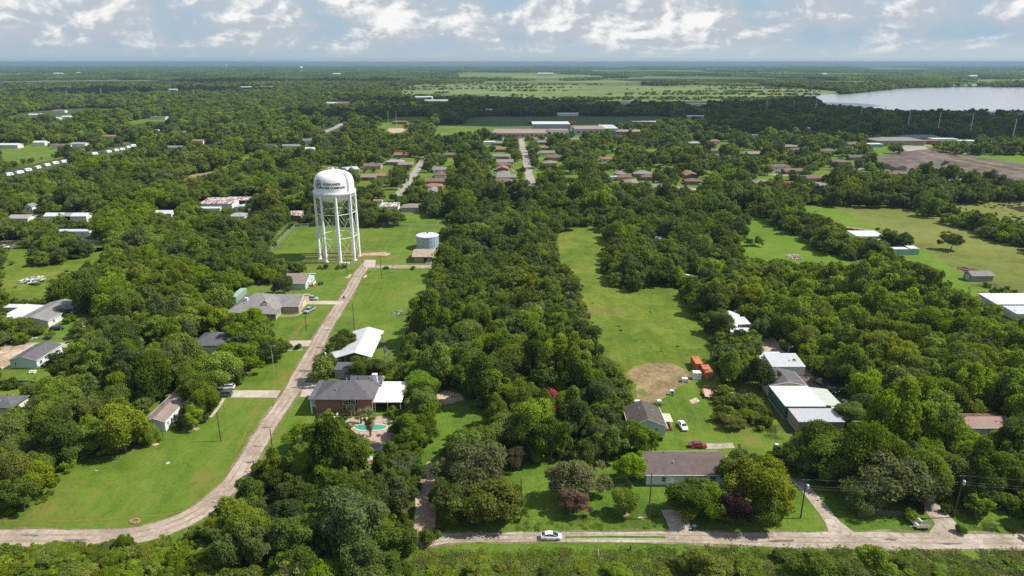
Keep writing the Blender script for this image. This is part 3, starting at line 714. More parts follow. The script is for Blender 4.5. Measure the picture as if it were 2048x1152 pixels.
def house(name, label, cat, cx, cy, L, W, rz, eave, ridge, wall, roof, style='gable', oh=0.45, windows=(), doors=(), group=None, keep=1.0, th=0.16, found=True,
          chimney=None, trim=M_WHITE, open_walls=False, posts=0, ridge_off=0.0, shutters=None, hipk=None):
    """local x runs along the ridge; windows = (side, position along it, centre height, width, height)"""
    o = thing(name, label, cat, (cx, cy, 0), rz, group)
    hx, hy = L/2, W/2
    ro = ridge_off
    w = MB()
    if not open_walls:
        if style == 'gable':
            vs = []
            for x in (-hx, hx):
                vs += [(x, -hy, 0), (x, hy, 0), (x, hy, eave), (x, ro, ridge-0.06), (x, -hy, eave)]
            w.add(vs, [(0, 4, 3, 2, 1), (5, 6, 7, 8, 9), (0, 5, 9, 4), (1, 2, 7, 6)])
        elif style == 'shed':
            vs = [(-hx, -hy, 0), (hx, -hy, 0), (hx, hy, 0), (-hx, hy, 0), (-hx, -hy, eave-.05), (hx, -hy, eave-.05), (hx, hy, ridge-.05), (-hx, hy, ridge-.05)]
            w.add(vs, [(0, 1, 5, 4), (1, 2, 6, 5), (2, 3, 7, 6), (3, 0, 4, 7)])
        else:
            w.box((0, 0, eave/2), (L, W, eave))
        w.build('wall', [wall], o)
        if found: MB().box((0, 0, 0.12), (L+0.12, W+0.12, 0.34)).build('foundation', [M_CONC], o)
    elif posts:
        n = posts
        for i in range(n):
            for sy in (-1, 1):
                x = -hx+0.4+(L-0.8)*i/(n-1)
                zt = eave if style != 'shed' else (eave if sy < 0 else ridge)
                MB().box((x, sy*(hy-0.3), zt/2), (0.16, 0.16, zt-0.02)).build('post', [trim], o)
    r = MB()
    ex, ey = hx+oh, hy+oh
    if style == 'gable':
        sl1 = (ridge-eave)/(hy+ro); zl1 = eave-oh*sl1
        sl2 = (ridge-eave)/(hy-ro); zl2 = eave-oh*sl2
        r.slab([(-ex, -ey, zl1+th), (ex, -ey, zl1+th), (ex, ro, ridge+th), (-ex, ro, ridge+th)], th)
        r.slab([(-ex, ro, ridge+th), (ex, ro, ridge+th), (ex, ey, zl2+th), (-ex, ey, zl2+th)], th)
    elif style == 'hip':
        k = hipk if hipk is not None else max(0.3, hx-hy*0.95)
        z0 = eave
        v = [(-ex, -ey, z0), (ex, -ey, z0), (ex, ey, z0), (-ex, ey, z0), (-k, 0, ridge), (k, 0, ridge)]
        b = [(a[0], a[1], a[2]-0.02-th) for a in v[:4]]
        r.add(v+b, [(0, 1, 5, 4), (1, 2, 5), (2, 3, 4, 5), (3, 0, 4), (6, 7, 1, 0), (7, 8, 2, 1), (8, 9, 3, 2), (9, 6, 0, 3), (9, 8, 7, 6)])
    elif style == 'shed':
        s = (ridge-eave)/W
        r.slab([(-ex, -ey, eave-oh*s+th), (ex, -ey, eave-oh*s+th), (ex, ey, ridge+oh*s+th), (-ex, ey, ridge+oh*s+th)], th)
    elif style == 'flat':
        r.box((0, 0, eave+th/2+0.004), (2*ex, 2*ey, th))
    rf = r.build('roof', [roof], o)
    if style == 'gable' and not open_walls:
        for x in (-ex-0.02, ex+0.02):
            t = MB()
            for (ya, za, yb, zb) in ((-ey, zl1, ro, ridge), (ro, ridge, ey, zl2)):
                t.slab([(x-.03, ya, za+th*.8), (x+.03, ya, za+th*.8), (x+.03, yb, zb+th*.8), (x-.03, yb, zb+th*.8)], 0.2)
            t.build('trim', [trim], rf)
    if found and cy < 340 and style in ('gable', 'hip') and not open_walls:
        rv = random.Random(int(cx*7+cy))
        for _k in range(3):
            xx, yy = rv.uniform(-hx*.5, hx*.5), rv.uniform(.25, .6)*hy*(1 if _k else -1)
            zz = ridge-(ridge-eave)*abs(yy-ro)/(hy+abs(ro))
            MB().tube((xx, yy, zz), (xx, yy, zz+.55), .09, n=8).box((xx, yy, zz+.58), (.26, .26, .08)).build('roof_vent', [M_DARK if _k % 2 else M_GALV], rf)
        for sy in (-1, 1):
            if style == 'gable': MB().box((0, sy*(ey+.06), (zl1 if sy < 0 else zl2)+.06), (2*ex-.1, .12, .12)).build('gutter', [trim], rf)
    if chimney:
        x, y, zt = chimney[:3]
        c = MB().box((x, y, zt/2+1), (1.0, 1.0, zt-2)).box((x, y, zt+0.1), (1.2, 1.2, 0.2))
        c.build('chimney', [chimney[3] if len(chimney) > 3 else trim], rf)
    SI = {'F': (0, -1), 'B': (0, 1), 'L': (-1, 0), 'R': (1, 0)}
    for (side, pos, zc, ww, hh) in windows:
        sx, sy = SI[side]
        f, g = MB(), MB()
        if sy:
            c = (pos, sy*(hy+0.03), zc)
            for dz in (-hh/2, hh/2): f.box((c[0], c[1], zc+dz), (ww+0.16, 0.10, 0.09))
            for dx in (-ww/2, ww/2): f.box((c[0]+dx, c[1]+sy*0.003, zc), (0.09, 0.10, hh-0.1))
            f.box((c[0], c[1]-sy*0.01, zc), (ww-0.1, 0.08, 0.05))
            g.box((c[0], sy*(hy+0.012), zc), (ww-0.09, 0.03, hh-0.09))
            if shutters: 
                for dx in (-1, 1): MB().box((c[0]+dx*(ww/2+0.28), sy*(hy+0.03), zc), (0.36, 0.05, hh)).build('shutter', [shutters], o)
        else:
            c = (sx*(hx+0.03), pos, zc)
            for dz in (-hh/2, hh/2): f.box((c[0], c[1], zc+dz), (0.10, ww+0.16, 0.09))
            for dy in (-ww/2, ww/2): f.box((c[0]+sx*0.003, c[1]+dy, zc), (0.10, 0.09, hh-0.1))
            f.box((c[0]-sx*0.01, c[1], zc), (0.08, ww-0.1, 0.05))
            g.box((sx*(hx+0.012), c[1], zc), (0.03, ww-0.09, hh-0.09))
        fr = f.build('window', [trim], o)
        g.build('pane', [M_GLASS], fr)
    for (side, pos, ww, hh, mat) in doors:
        sx, sy = SI[side]
        d = MB()
        if sy: d.box((pos, sy*(hy+0.03), hh/2+0.2), (ww, 0.07, hh)); k = (pos+ww*0.38, sy*(hy+0.09), hh*0.5+0.2)
        else: d.box((sx*(hx+0.03), pos, hh/2+0.2), (0.07, ww, hh)); k = (sx*(hx+0.09), pos+ww*0.38, hh*0.5+0.2)
        dd = d.build('door', [mat], o)
        MB().box(k, (0.08, 0.08, 0.08)).build('handle', [M_GALV], dd)
    ca, sa = math.cos(rz), math.sin(rz)
    def Wd(x, y, z): return (cx+x*ca-y*sa, cy+x*sa+y*ca, z)
    if keep:
        zt = eave if style == 'flat' else ridge
        cs = [Wd(sx*ex, sy*ey, z) for sx in (-1, 1) for sy in (-1, 1) for z in (eave*0.45, eave)] + ([Wd(-ex, ro, zt), Wd(ex, ro, zt)] if style == 'gable' else [Wd(0, 0, zt)])
        keep_hull(cs, keep)
    HARD.append((cx, cy, hx+0.5, hy+0.5, rz) if cy < 480 else (cx, cy, hx-1, hy-1.5, rz))
    return o

# ------------------------------------------------------------------ the water tower
def water_tower():
    X, Y = -88.1, 336.9
    o = thing('water_tower', 'tall white water tower with a domed tank on eight legs and lettering on its side', 'water tower', (X, Y, 0))
    MW = plain('tower_white_paint', (0.80, 0.80, 0.79), 0.45, var=0.03, scale=0.4, stain=(0.50, 0.47, 0.42), stain_amt=0.35)
    zr, Rt = 35.0, 9.7
    prof = []
    for i in range(15):                                   # bowl
        t_ = math.cos(i/14*math.pi/2)
        prof.append((Rt*max(0.0, 1-t_**2.6)**0.5, zr-0.6-5.4*t_))
    H = 9.8
    def rad(z):
        t = max(0.0, min(1.0, (z-zr)/H))
        return Rt*max(0.0, 1-t**4.0)**(1/2.8)
    for i in range(1, 19):
        z = zr+H*math.sin(i/18*math.pi/2)
        prof.append((rad(z), z))
    prof[0] = (0.0, prof[0][1]); prof[-1] = (0.0, prof[-1][1])
    prof[-1] = (1e-5, prof[-1][1]); prof[0] = (1e-5, prof[0][1])
    tank = MB().lathe(prof, 72).build('tank', [MW], o, smooth=True)
    MB().lathe([(0.5, 45.0), (0.5, 45.75), (0.35, 45.95), (1e-5, 46.0)], 16).build('vent', [MW], tank)
    mb = MB()
    for a in range(0, 360, 30):
        p = (2.4*math.cos(R(a)), 2.4*math.sin(R(a)))
        mb.tube((p[0], p[1], rad(45)*0+44.8), (p[0], p[1], 45.9), 0.04, n=5)
    mb.lathe([(2.36, 45.86), (2.44, 45.86), (2.44, 45.94), (2.36, 45.94), (2.36, 45.86)], 24)
    mb.build('roof_railing', [MW], tank)
    # catwalk with rail
    cw = MB().lathe([(9.6, zr-1.1), (10.35, zr-1.1), (10.45, zr-1.0), (10.45, zr-0.3), (10.3, zr-0.25), (9.6, zr-0.25), (9.6, zr-1.1)], 64)
    cwo = cw.build('catwalk', [MW], o)
    rl = MB()
    for z in (zr+0.35, ):
        rl.lathe([(10.32, z), (10.37, z), (10.37, z+0.05), (10.32, z+0.05), (10.32, z)], 48)
    for a in range(0, 360, 15):
        c, s = math.cos(R(a)), math.sin(R(a))
        rl.tube((10.35*c, 10.35*s, zr-0.3), (10.35*c, 10.35*s, zr+0.37), 0.02, n=4)
    rl.build('railing', [MW], cwo)
    legs = [math.atan2(-Y, -X)+R(1+45*k) for k in range(8)]
    Rl, Rb = 9.75, 9.85
    def lp(a, z): 
        rr = Rb+(Rl-Rb)*z/zr
        return Vector((rr*math.cos(a), rr*math.sin(a), z))
    for a in legs:
        lg = MB().tube(lp(a, 0.3), lp(a, zr-1.0), 0.68, 0.56, n=16)
        lg.build('leg', [MW], o, smooth=False)
        ft = MB().box((Rb*math.cos(a), Rb*math.sin(a), 0.2), (1.9, 1.9, 0.5), rz=a).tube((Rb*math.cos(a), Rb*math.sin(a), .4), (Rb*math.cos(a), Rb*math.sin(a), .7), 0.85, n=12)
        ft  .build('footing', [MW], o)
    for z in (12.0, 24.0):
        for k in range(8):
            MB().tube(lp(legs[k], z), lp(legs[(k+1) % 8], z), 0.14, n=8).build('strut', [MW], o)
    for z0, z1 in ((0.6, 12.0), (12.0, 24.0), (24.0, zr-0.6)):
        for k in range(8):
            a, b = legs[k], legs[(k+1) % 8]
            MB().tube(lp(a, z0), lp(b, z1), 0.048, n=6).tube(lp(b, z0), lp(a, z1), 0.048, n=6).build('cross_brace', [MW], o)
    MB().tube((0, 0, 0), (0, 0, 29.2), 0.9, n=16).build('riser_pipe', [MW], o)
    # ladder and its cage up the right side of the tank
    aL = math.atan2(-Y, -X)+0.72
    ld_ = MB()
    for da in (-0.035, 0.035):
        pts = [Vector(((rad(z)+0.22)*math.cos(aL+da), (rad(z)+0.22)*math.sin(aL+da), z)) for z in np.linspace(zr-0.2, zr+H*0.985, 14)]
        ld_.path(pts, 0.11, 5)
    pts = [Vector(((rad(z)+0.28)*math.cos(aL+.09), (rad(z)+0.28)*math.sin(aL+.09), z)) for z in np.linspace(zr-0.2, zr+H*0.985, 14)]
    ld_.path(pts, 0.05, 5)
    ld_.build('ladder', [plain('ladder_grey', (0.30, 0.31, 0.32), 0.6)], tank)
    lg = MB()
    for da in (-0.03, 0.03): lg.tube((10.4*math.cos(legs[1]+da), 10.4*math.sin(legs[1]+da), 0.5), (10.3*math.cos(legs[1]+da), 10.3*math.sin(legs[1]+da), zr-0.4), 0.04, n=5)
    for k in range(0, 68):
        z = 0.8+k*0.5
        lg.tube((10.4*math.cos(legs[1]-.03), 10.4*math.sin(legs[1]-.03), z), (10.4*math.cos(legs[1]+.03), 10.4*math.sin(legs[1]+.03), z), 0.025, n=4)
    lg.build('leg_ladder', [MW], o)
    # lettering wrapped on the tank
    view = math.atan2(-Y, -X)                              # direction of the camera from the tower
    def wrap(name, body, size, ang, zc, mat, bold=0.012):
        cu = bpy.data.curves.new('tmp', 'FONT')
        cu.body = body; cu.size = size; cu.align_x = 'CENTER'; cu.align_y = 'CENTER'; cu.offset = bold; cu.resolution_u = 3; cu.space_character = 1.05
        t = bpy.data.objects.new('tmp', cu)
        dg = bpy.context.evaluated_depsgraph_get()
        COL.objects.link(t); dg.update()
        me = bpy.data.meshes.new_from_object(t.evaluated_get(dg))
        COL.objects.unlink(t); bpy.data.objects.remove(t)
        bm = bmesh.new(); bm.from_mesh(me)
        bmesh.ops.triangulate(bm, faces=bm.faces)
        for _ in range(2):
            bmesh.ops.subdivide_edges(bm, edges=[e for e in bm.edges if e.calc_length() > 0.5], cuts=1)
            bmesh.ops.triangulate(bm, faces=bm.faces)
        for v in bm.verts:
            z = zc+v.co.y
            a = ang+v.co.x/Rt
            rr = rad(z)+0.05
            v.co = Vector((rr*math.cos(a), rr*math.sin(a), z))
        bm.to_mesh(me); bm.free()
        me.name = name; me.materials.clear(); me.materials.append(mat)
        return link(name, me, tank)
    INK = plain('navy_lettering', (0.030, 0.030, 0.045), 0.6)
    wrap('lettering', 'HIGHLANDS', 1.5, view-0.14, zr+4.25, INK, 0.055)
    wrap('lettering', 'WATER COMPANY', 1.5, view-0.11, zr+2.45, INK, 0.055)
    # round emblem: dark ring, state outline, white star
    ae, ze, re = view-0.93, zr+4.1, 2.25
    def disc(name, pts, mat, off):
        bm = bmesh.new()
        vs = [bm.verts.new((p[0], p[1], 0)) for p in pts]
        f = bm.faces.new(vs)
        bmesh.ops.triangulate(bm, faces=[f])
        for _ in range(3):
            bmesh.ops.subdivide_edges(bm, edges=[e for e in bm.edges if e.calc_length() > 0.45], cuts=1)
            bmesh.ops.triangulate(bm, faces=bm.faces)
        for v in bm.verts:
            z = ze+v.co.y; a = ae+v.co.x/Rt; rr = rad(z)+off
            v.co = Vector((rr*math.cos(a), rr*math.sin(a), z))
        me = bpy.data.meshes.new(name); bm.to_mesh(me); bm.free(); me.materials.append(mat)
        return link(name, me, em)
    em = tank
    circ = lambda r_: [(r_*math.cos(t), r_*math.sin(t)) for t in np.linspace(0, 2*math.pi, 40, endpoint=False)]
    disc('emblem_ring', circ(re), plain('emblem_dark_red', (0.16, 0.03, 0.035), 0.6), 0.05)
    disc('emblem_field', circ(re*0.86), plain('emblem_grey', (0.50, 0.52, 0.56), 0.6), 0.065)
    tex = [(-.28, 1.0), (.08, 1.0), (.08, .48), (.5, .36), (.92, .42), (.98, -.05), (.6, -.35), (.32, -.62), (.28, -1.0), (.0, -.9), (-.2, -.45), (-.42, -.5), (-.62, -.2), (-.98, .1), (-.98, .16), (-.28, .16)]
    disc('emblem_state_outline', [(x*1.62, y*1.62) for x, y in tex], plain('emblem_red', (0.42, 0.03, 0.04), 0.6), 0.08)
    disc('emblem_blue_part', [(x*1.62, y*1.62) for x, y in [(-.28, 1.0), (-.02, 1.0), (-.02, -.1), (-.2, -.45), (-.42, -.5), (-.62, -.2), (-.98, .1), (-.98, .16), (-.28, .16)]], plain('emblem_navy', (0.02, 0.03, 0.10), 0.6), 0.095)
    star = []
    for k in range(10):
        r_ = 0.62 if k % 2 == 0 else 0.25
        star.append((r_*math.sin(k*math.pi/5)-0.32, r_*math.cos(k*math.pi/5)+0.1))
    disc('emblem_star', star, M_WHITE, 0.11)
    MB().box((6, -11.5, 0.35), (2.6, 1.2, 0.7)).box((6, -11.5, 0.75), (2.8, 1.4, 0.1)).build('valve_box', [M_WHITE], o)
    HARD.append((X, Y, 12, 12, 0))
    #CLEAR.append(np.array([(628, 402), (628, 350), (645, 336), (695, 336), (713, 352), (713, 402), (722, 530), (648, 530), (640, 450)], float))
water_tower()

# ground tank and pump house in the same compound
def ground_tank():
    o = thing('storage_tank', 'squat round galvanised water tank with a pale domed top behind the pump house', 'storage tank', (-45.4, 357.2, 0))
    m = metal_sheet('blue_grey_tank_steel', (0.36, 0.45, 0.52), 0.12, scale=2.6, rough=0.35)
    sh = MB().lathe([(6.0, 0), (6.0, 7.0)], 48)
    for z in (2.3, 4.6, 6.85): sh.lathe([(6.0, z-.06), (6.06, z-.06), (6.06, z+.06), (6.0, z+.06), (6.0, z-.06)], 48)
    sh.build('shell', [m], o)
    for k in range(48):
        a = k/48*6.283
        sh2 = MB().box((6.05*math.cos(a), 6.05*math.sin(a), 3.5), (0.05, 0.08, 6.9), rz=a)
        if k % 2 == 0: sh2.build('stiffener', [M_GALV], o)
    MB().lathe([(6.12, 6.98), (6.12, 7.06), (0.6, 8.0), (1e-4, 8.02)], 48).build('roof', [plain('tank_roof_paint', (0.58, 0.60, 0.68), 0.5)], o)
    MB().lathe([(0.5, 7.9), (0.5, 8.4), (1e-4, 8.5)], 12).build('hatch', [M_DARK], o)
    MB().lathe([(6.5, 0.02), (6.5, 0.2), (6.02, 0.2), (6.02, 0.02), (6.5, 0.02)], 48).build('footing', [M_CONC], o)
    keep_hull([(-45.4+6.2*math.cos(a), 357.2+6.2*math.sin(a), z) for a in np.linspace(0, 6.28, 12) for z in (1, 7.5)])
    HARD.append((-45.4, 357.2, 7, 7, 0))
ground_tank()
ph = house('pump_house', 'small brick pump house with a weathered tan roof in front of the round tank', 'pump house', -44.6, 334.5, 8.6, 13.0, 0, 3.4, 4.9, brick_mat('pinkish_brick', (0.36, 0.20, 0.13), (0.44, 0.28, 0.19)),
           metal_sheet('weathered_tan_roofing', (0.36, 0.28, 0.20), 0.3, 'Y'), oh=0.9, doors=[('F', 1.4, 1.8, 2.4, M_DARK)])
t = thing('pump_set', 'white pipework and blue motors beside the pump house door', 'pumps', (-41.6, 327.0, 0))
MB().box((0, 0, 0.15), (3.0, 1.8, 0.3)).build('plinth', [M_CONC], t)
for k in range(3):
    MB().tube((-1+k, 0, .3), (-1+k, 0, 1.2), 0.25, n=10).tube((-1+k, 0, .6), (-1+k, .8, .6), 0.12, n=8).build('pump', [plain('pump_blue', (0.08, 0.16, 0.32), 0.5)], t)
MB().tube((-1.4, .8, .6), (1.4, .8, .6), 0.14, n=8).build('pipe', [M_WHITE], t)
H90 = math.pi/2
# ------------------------------------------------------------------ houses near the paved road
DW = M_WHITE
b = house('brick_house', 'two-storey red brick house with a charcoal hip roof beside the pool', 'house', -47.6, 178.6, 16.0, 11.4, 0, 5.0, 8.0, M_BRICK, S_CHAR, 'hip', 0.55, hipk=2.2,
      windows=[('F', 0.6, 3.9, 1.7, 1.2), ('F', 2.7, 3.9, 1.4, 1.2), ('F', 1.8, 1.5, 2.6, 1.3), ('L', 1.5, 3.8, 1.2, 1.3), ('L', -2.5, 3.8, 1.2, 1.3), ('R', 1.0, 2.0, 1.4, 1.3)], shutters=plain('black_shutter', (.02, .02, .02)))
MB().box((7.2, 4.2, 4.6), (1.3, 0.9, 6.4)).box((7.2, 4.2, 7.9), (1.5, 1.1, 0.18)).build('chimney', [DW], b)
for y in (-5.2, -1.6, 2.0, 5.2):
    MB().box((-9.3, y, 2.5), (0.34, 0.34, 5.0)).build('porch_column', [DW], b)
MB().box((-8.75, 0, 2.75), (1.5, 11.2, 0.14)).build('balcony', [DW], b)
MB().box((-9.42, 0, 3.4), (0.06, 10.2, 0.08)).box((-9.42, 0, 3.05), (0.06, 10.2, 0.05)).build('railing', [DW], b)
MB().slab([(-9.9, -6.2, 5.02), (-7.8, -6.2, 5.02), (-7.8, 6.2, 5.02), (-9.9, 6.2, 5.02)], 0.16).build('porch_roof', [S_CHAR], b)
for (x, y, s) in ((-1.5, 2.2, .3), (1.6, 1.0, .22), (2.6, 2.6, .25), (-0.4, 3.0, .2)):
    MB().tube((x, y, 7.0-abs(y)*.35), (x, y, 7.7), s*0.5, n=8).build('roof_vent', [M_DARK], b)
house('brick_wing', 'low rear wing of the red brick house under charcoal shingles', 'house wing', -43.5, 186.4, 9.0, 4.0, 0, 4.0, 5.6, M_BRICK, S_CHAR, 'gable', 0.3)
house('patio_roof', 'broad flat white patio roof on posts at the right end of the brick house', 'patio roof', -35.5, 180.9, 8.0, 13.2, 0, 3.0, 3.0, M_BRICK, plain('white_roof_coating', (0.66, 0.66, 0.645), 0.6, var=0.04, stain=(.6, .6, .57), stain_amt=.4), 'flat', 0.05, open_walls=True, posts=3, th=0.22)
p = G(693, 757); 
house('small_shed', 'small grey block shed with one dark window behind the brick house', 'shed', p.x, p.y+2.5, 7.2, 4.5, 0, 2.8, 3.3, M_GREYW, S_CHAR, 'shed', 0.2, windows=[('F', 0.2, 1.7, 1.5, 0.9)], trim=M_GREYW)
bn = house('metal_barn', 'open-sided barn with a bright white metal gable roof by the paved road', 'barn', -51.1, 214.9, 22.4, 10.4, H90, 4.0, 5.6, M_GREYW, W_METAL, 'gable', 0.25, open_walls=True, posts=6, trim=M_GALV)
MB().slab([(-11, 5.4, 3.9), (-1.5, 5.4, 3.9), (-3.0, 9.5, 3.2), (-12.5, 9.5, 3.2)], 0.12).build('lean_to_roof', [W_METAL], bn)
MB().box((0, 3.8, 1.8), (20, 0.12, 3.6)).build('back_wall', [M_GREYW], bn)
for k in range(7):
    t = thing('stored_crate', 'dark stacked bundle of boards stored under the white barn roof', 'lumber', (-52+random.uniform(-3, 3), 207+k*2.2, 0), random.random(), 'stored bundles in the open barn')
    MB().box((0, 0, .6), (1.6, 1.2, 1.2)).box((.1, 0, 1.3), (1.2, 1.0, .3)).build('bundle', [M_WOOD], t)
# grey / brick house at the road's far end
lb = house('brick_bungalow', 'sprawling bungalow with grey-brown hip roof, dormer and brick porch left of the road', 'house', -101.2, 258.2, 18.5, 19.5, 0, 3.0, 7.6, M_TAN, S_GREY, 'hip', 0.6, hipk=1.2, windows=[('F', 4, 1.6, 1.6, 1.3), ('F', -3, 1.6, 1.6, 1.3), ('R', -6, 1.6, 1.5, 1.3)])
MB().box((4.4, -4.6, 4.9), (2.4, 3.6, 1.6)).build('dormer', [DW], lb)
MB().slab([(3.0, -6.6, 5.5), (4.4, -6.6, 6.6), (4.4, -1.0, 6.6), (3.0, -1.0, 5.5)], .12).slab([(4.4, -6.6, 6.6), (5.8, -6.6, 5.5), (5.8, -1.0, 5.5), (4.4, -1.0, 6.6)], .12).build('dormer_roof', [S_GREY], lb)
MB().box((-3.6, -3.9, 4.0), (1.2, 1.0, 6.0)).build('chimney', [DW], lb)
for x in (5.5, 7.6, 9.6): MB().box((x, -10.9, 1.5), (0.5, 0.5, 3.0)).build('porch_column', [M_TAN], lb)
MB().slab([(3.8, -11.6, 2.9), (10.6, -11.6, 2.9), (10.6, -8.5, 4.0), (3.8, -8.5, 4.0)], .14).build('porch_roof', [S_GREY], lb)
house('garage_wing', 'brown-roofed garage wing with brick walls on the right of the sprawling bungalow', 'garage', -90.9, 262.9, 11.8, 14.6, 0, 3.0, 5.4, M_TAN, S_GREY, 'gable', 0.4, windows=[('F', -2.8, 1.6, 1.0, 1.3)], doors=[('R', 0.5, 4.8, 2.3, M_CREAM)])
wh = house('bungalow', 'white and pale green bungalow with a taupe roof just below the water tower', 'house', -95.6, 292.6, 9.4, 14.5, 0, 3.0, 5.2, M_BLUEG, S_TAUPE, 'gable', 0.45, windows=[('R', -2.5, 1.6, 1.2, 1.2), ('R', 2.5, 1.6, 1.2, 1.2)], doors=[('R', 0, 1.0, 2.0, DW)])
MB().box((5.9, -1, 0.4), (2.2, 4.2, 0.7)).build('deck', [M_RWOOD], wh)
MB().box((6.9, -1, 1.2), (0.08, 4.2, 0.9)).build('deck_rail', [DW], wh)
# dark hip roof among the trees left of the road, long pale home
house('hip_house', 'house showing only its dark grey hip roof among trees left of the road', 'house', G(432, 678, 3).x, G(432, 678, 3).y, 12, 11, 0, 3.0, 5.6, M_OFFW, S_CHAR, 'hip', 0.5)
mh = house('mobile_home', 'long narrow white mobile home with a brown roof by the big lawn', 'mobile home', -96.6, 174.3, 21.5, 5.6, H90, 2.9, 3.9, M_WHITE, S_TAUPE, 'gable', 0.2, ridge_off=0.0,
      windows=[('F', -9.2, 1.7, 0.8, 1.1), ('F', -7.2, 1.7, 0.8, 1.2), ('F', -5.6, 1.7, 0.8, 1.2), ('F', -2.5, 1.7, 1.2, 1.1), ('F', 3.5, 1.7, 1.2, 1.1), ('F', 8, 1.7, 1.2, 1.1)], doors=[('F', 0.8, 1.0, 2.0, M_GLASS)])
MB().box((3.5, -4.3, 0.5), (6.5, 3.0, 0.9)).build('deck', [M_WOOD], mh)
mr = MB()
for x in np.linspace(0.4, 6.6, 8): mr.box((x, -5.75, 1.4), (0.08, 0.08, 0.95))
mr.box((3.5, -5.75, 1.9), (6.5, 0.1, 0.08)); mr.build('deck_rail', [M_WOOD], mh)
# homes along the left edge
house('modular_home', 'pale blue modular home with a charcoal roof beside the left gravel lane', 'house', -159.2, 210.0, 13.0, 8.6, H90, 3.0, 4.3, M_PALEB, S_CHAR, 'gable', 0.3, windows=[('L', 2.6, 1.7, 0.5, 1.2), ('F', 3.5, 1.6, 1.3, 1.2), ('F', -1, 1.6, 1.3, 1.2), ('F', -4.6, 1.6, 1.3, 1.2)])
house('double_mobile_home', 'long white mobile home with a streaked grey roof above the left gravel lane', 'mobile home', -180.6, 250.0, 20.5, 12.0, H90, 2.8, 4.3, M_OFFW, S_GREY, 'gable', 0.3, windows=[('F', -7, 1.6, 1.3, 1.1), ('F', -2, 1.6, 1.3, 1.1), ('F', 6, 1.6, 1.3, 1.1)])
house('metal_lean_to', 'white metal lean-to on the left side of the long streaked-roof home', 'lean-to', -191.2, 250.5, 15.0, 7.5, H90, 2.3, 2.9, M_OFFW, W_METAL, 'shed', 0.1)
p = G(28, 612, 2.2); house('small_canopy', 'small white canopy roof in bushes left of the long streaked-roof home', 'canopy', p.x, p.y, 6, 3.2, 0, 2.0, 2.3, M_OFFW, W_METAL, 'shed', 0.1)
p = G(22, 803, 3); house('dark_roof_house', 'dark charcoal roof at the left edge under the trees', 'house', p.x-2, p.y, 9, 7, 0, 3.0, 4.6, M_OFFW, S_CHAR, 'hip', 0.4)
p = G(152, 462, 2.5); house('mobile_home', 'long pale mobile home behind trees by the upper left lane', 'mobile home', p.x, p.y, 18, 5, 0, 2.8, 3.5, M_OFFW, W_GREYM, 'gable', 0.15, windows=[('F', 5, 1.6, 1.2, 1), ('F', 0, 1.6, 1.2, 1), ('F', -5, 1.6, 1.2, 1)])
p = G(62, 413, 2.5); house('small_house', 'small white cottage with grey roof at a left clearing', 'house', p.x, p.y, 6, 5, H90, 3.0, 4.6, M_WHITE, S_GREY, 'gable', 0.3, windows=[('L', 0, 1.7, 1.2, 1.2)])
# cluster of rusty metal sheds in the left wood
p = G(440, 404, 3); house('metal_workshop', 'rust-streaked white metal workshop, largest of the sheds in the left wood', 'workshop', p.x, p.y, 22, 15, 0, 3.2, 4.6, M_OFFW, W_RUSTY, 'shed', 0.3)
p = G(482, 400, 3); house('metal_shed', 'long open metal shed with patched rusty roof in the left wood', 'shed', p.x, p.y+3, 22, 9, 0, 3.0, 3.8, M_DARK, W_RUSTY, 'shed', 0.3)
p = G(487, 413, 2.6); house('grey_shed', 'small grey-roofed shed with pale walls in front of the open rusty shed', 'shed', p.x, p.y, 8, 9, H90, 2.8, 3.6, M_OFFW, W_GREYM, 'gable', 0.2, windows=[('L', 1.5, 1.5, 1.5, 1.5)])
p = G(420, 416, 2.2); house('white_lean_to', 'low white lean-to at the front left of the rusty workshop', 'lean-to', p.x, p.y, 14, 4, 0, 2.2, 2.6, M_OFFW, W_METAL, 'shed', 0.1)
p = G(478, 429, 3); house('pale_roof_house', 'cottage with a pale grey hip roof just in front of the rusty sheds', 'house', p.x, p.y, 10, 10, 0, 2.9, 4.3, M_WHITE, S_LGREY, 'hip', 0.4)
p = G(592, 430, 3); house('old_shed', 'old brown shed with a pale metal roof at the corner of the tower fence', 'shed', p.x, p.y, 8, 9, 0, 3.6, 4.6, M_WOOD, W_RUSTY, 'shed', 0.3)
p = G(699, 337, 4); house('barn', 'grey metal-roofed barn behind the top of the water tower', 'barn', p.x, p.y, 13, 16, 0.5, 4.0, 5.5, M_GREYW, W_GREYM, 'gable', 0.3)
# beyond the compound
p = G(780, 410, 3); house('tin_roof_shed', 'pale tin-roofed shed with rust stripes behind the compound lawn', 'shed', p.x, p.y, 12, 9, 0, 2.8, 3.8, M_OFFW, W_RUSTY, 'shed', 0.3)
p = G(822, 412, 3); hh = house('cottage', 'cottage with a tan hip roof and white porch behind the compound lawn', 'house', p.x, p.y, 12, 11, 0, 3.0, 4.8, M_GREYW, S_TAUPE, 'hip', 0.4, windows=[('F', -1, 1.6, 1.8, 1.2)])
p = G(837, 414, 2.6); house('porch_roof', 'bright little metal porch roof on the right of the tan-roofed cottage', 'porch roof', p.x, p.y, 4.5, 6, 0, 2.4, 2.8, M_OFFW, W_METAL, 'shed', 0.1, open_walls=True, posts=2)
p = G(756, 401, 2); house('tan_hut', 'tiny tan hut in the garden left of the tin-roofed shed', 'hut', p.x, p.y, 6, 4, 0, 2.0, 2.8, M_CREAM, S_TAUPE, 'gable', 0.2)

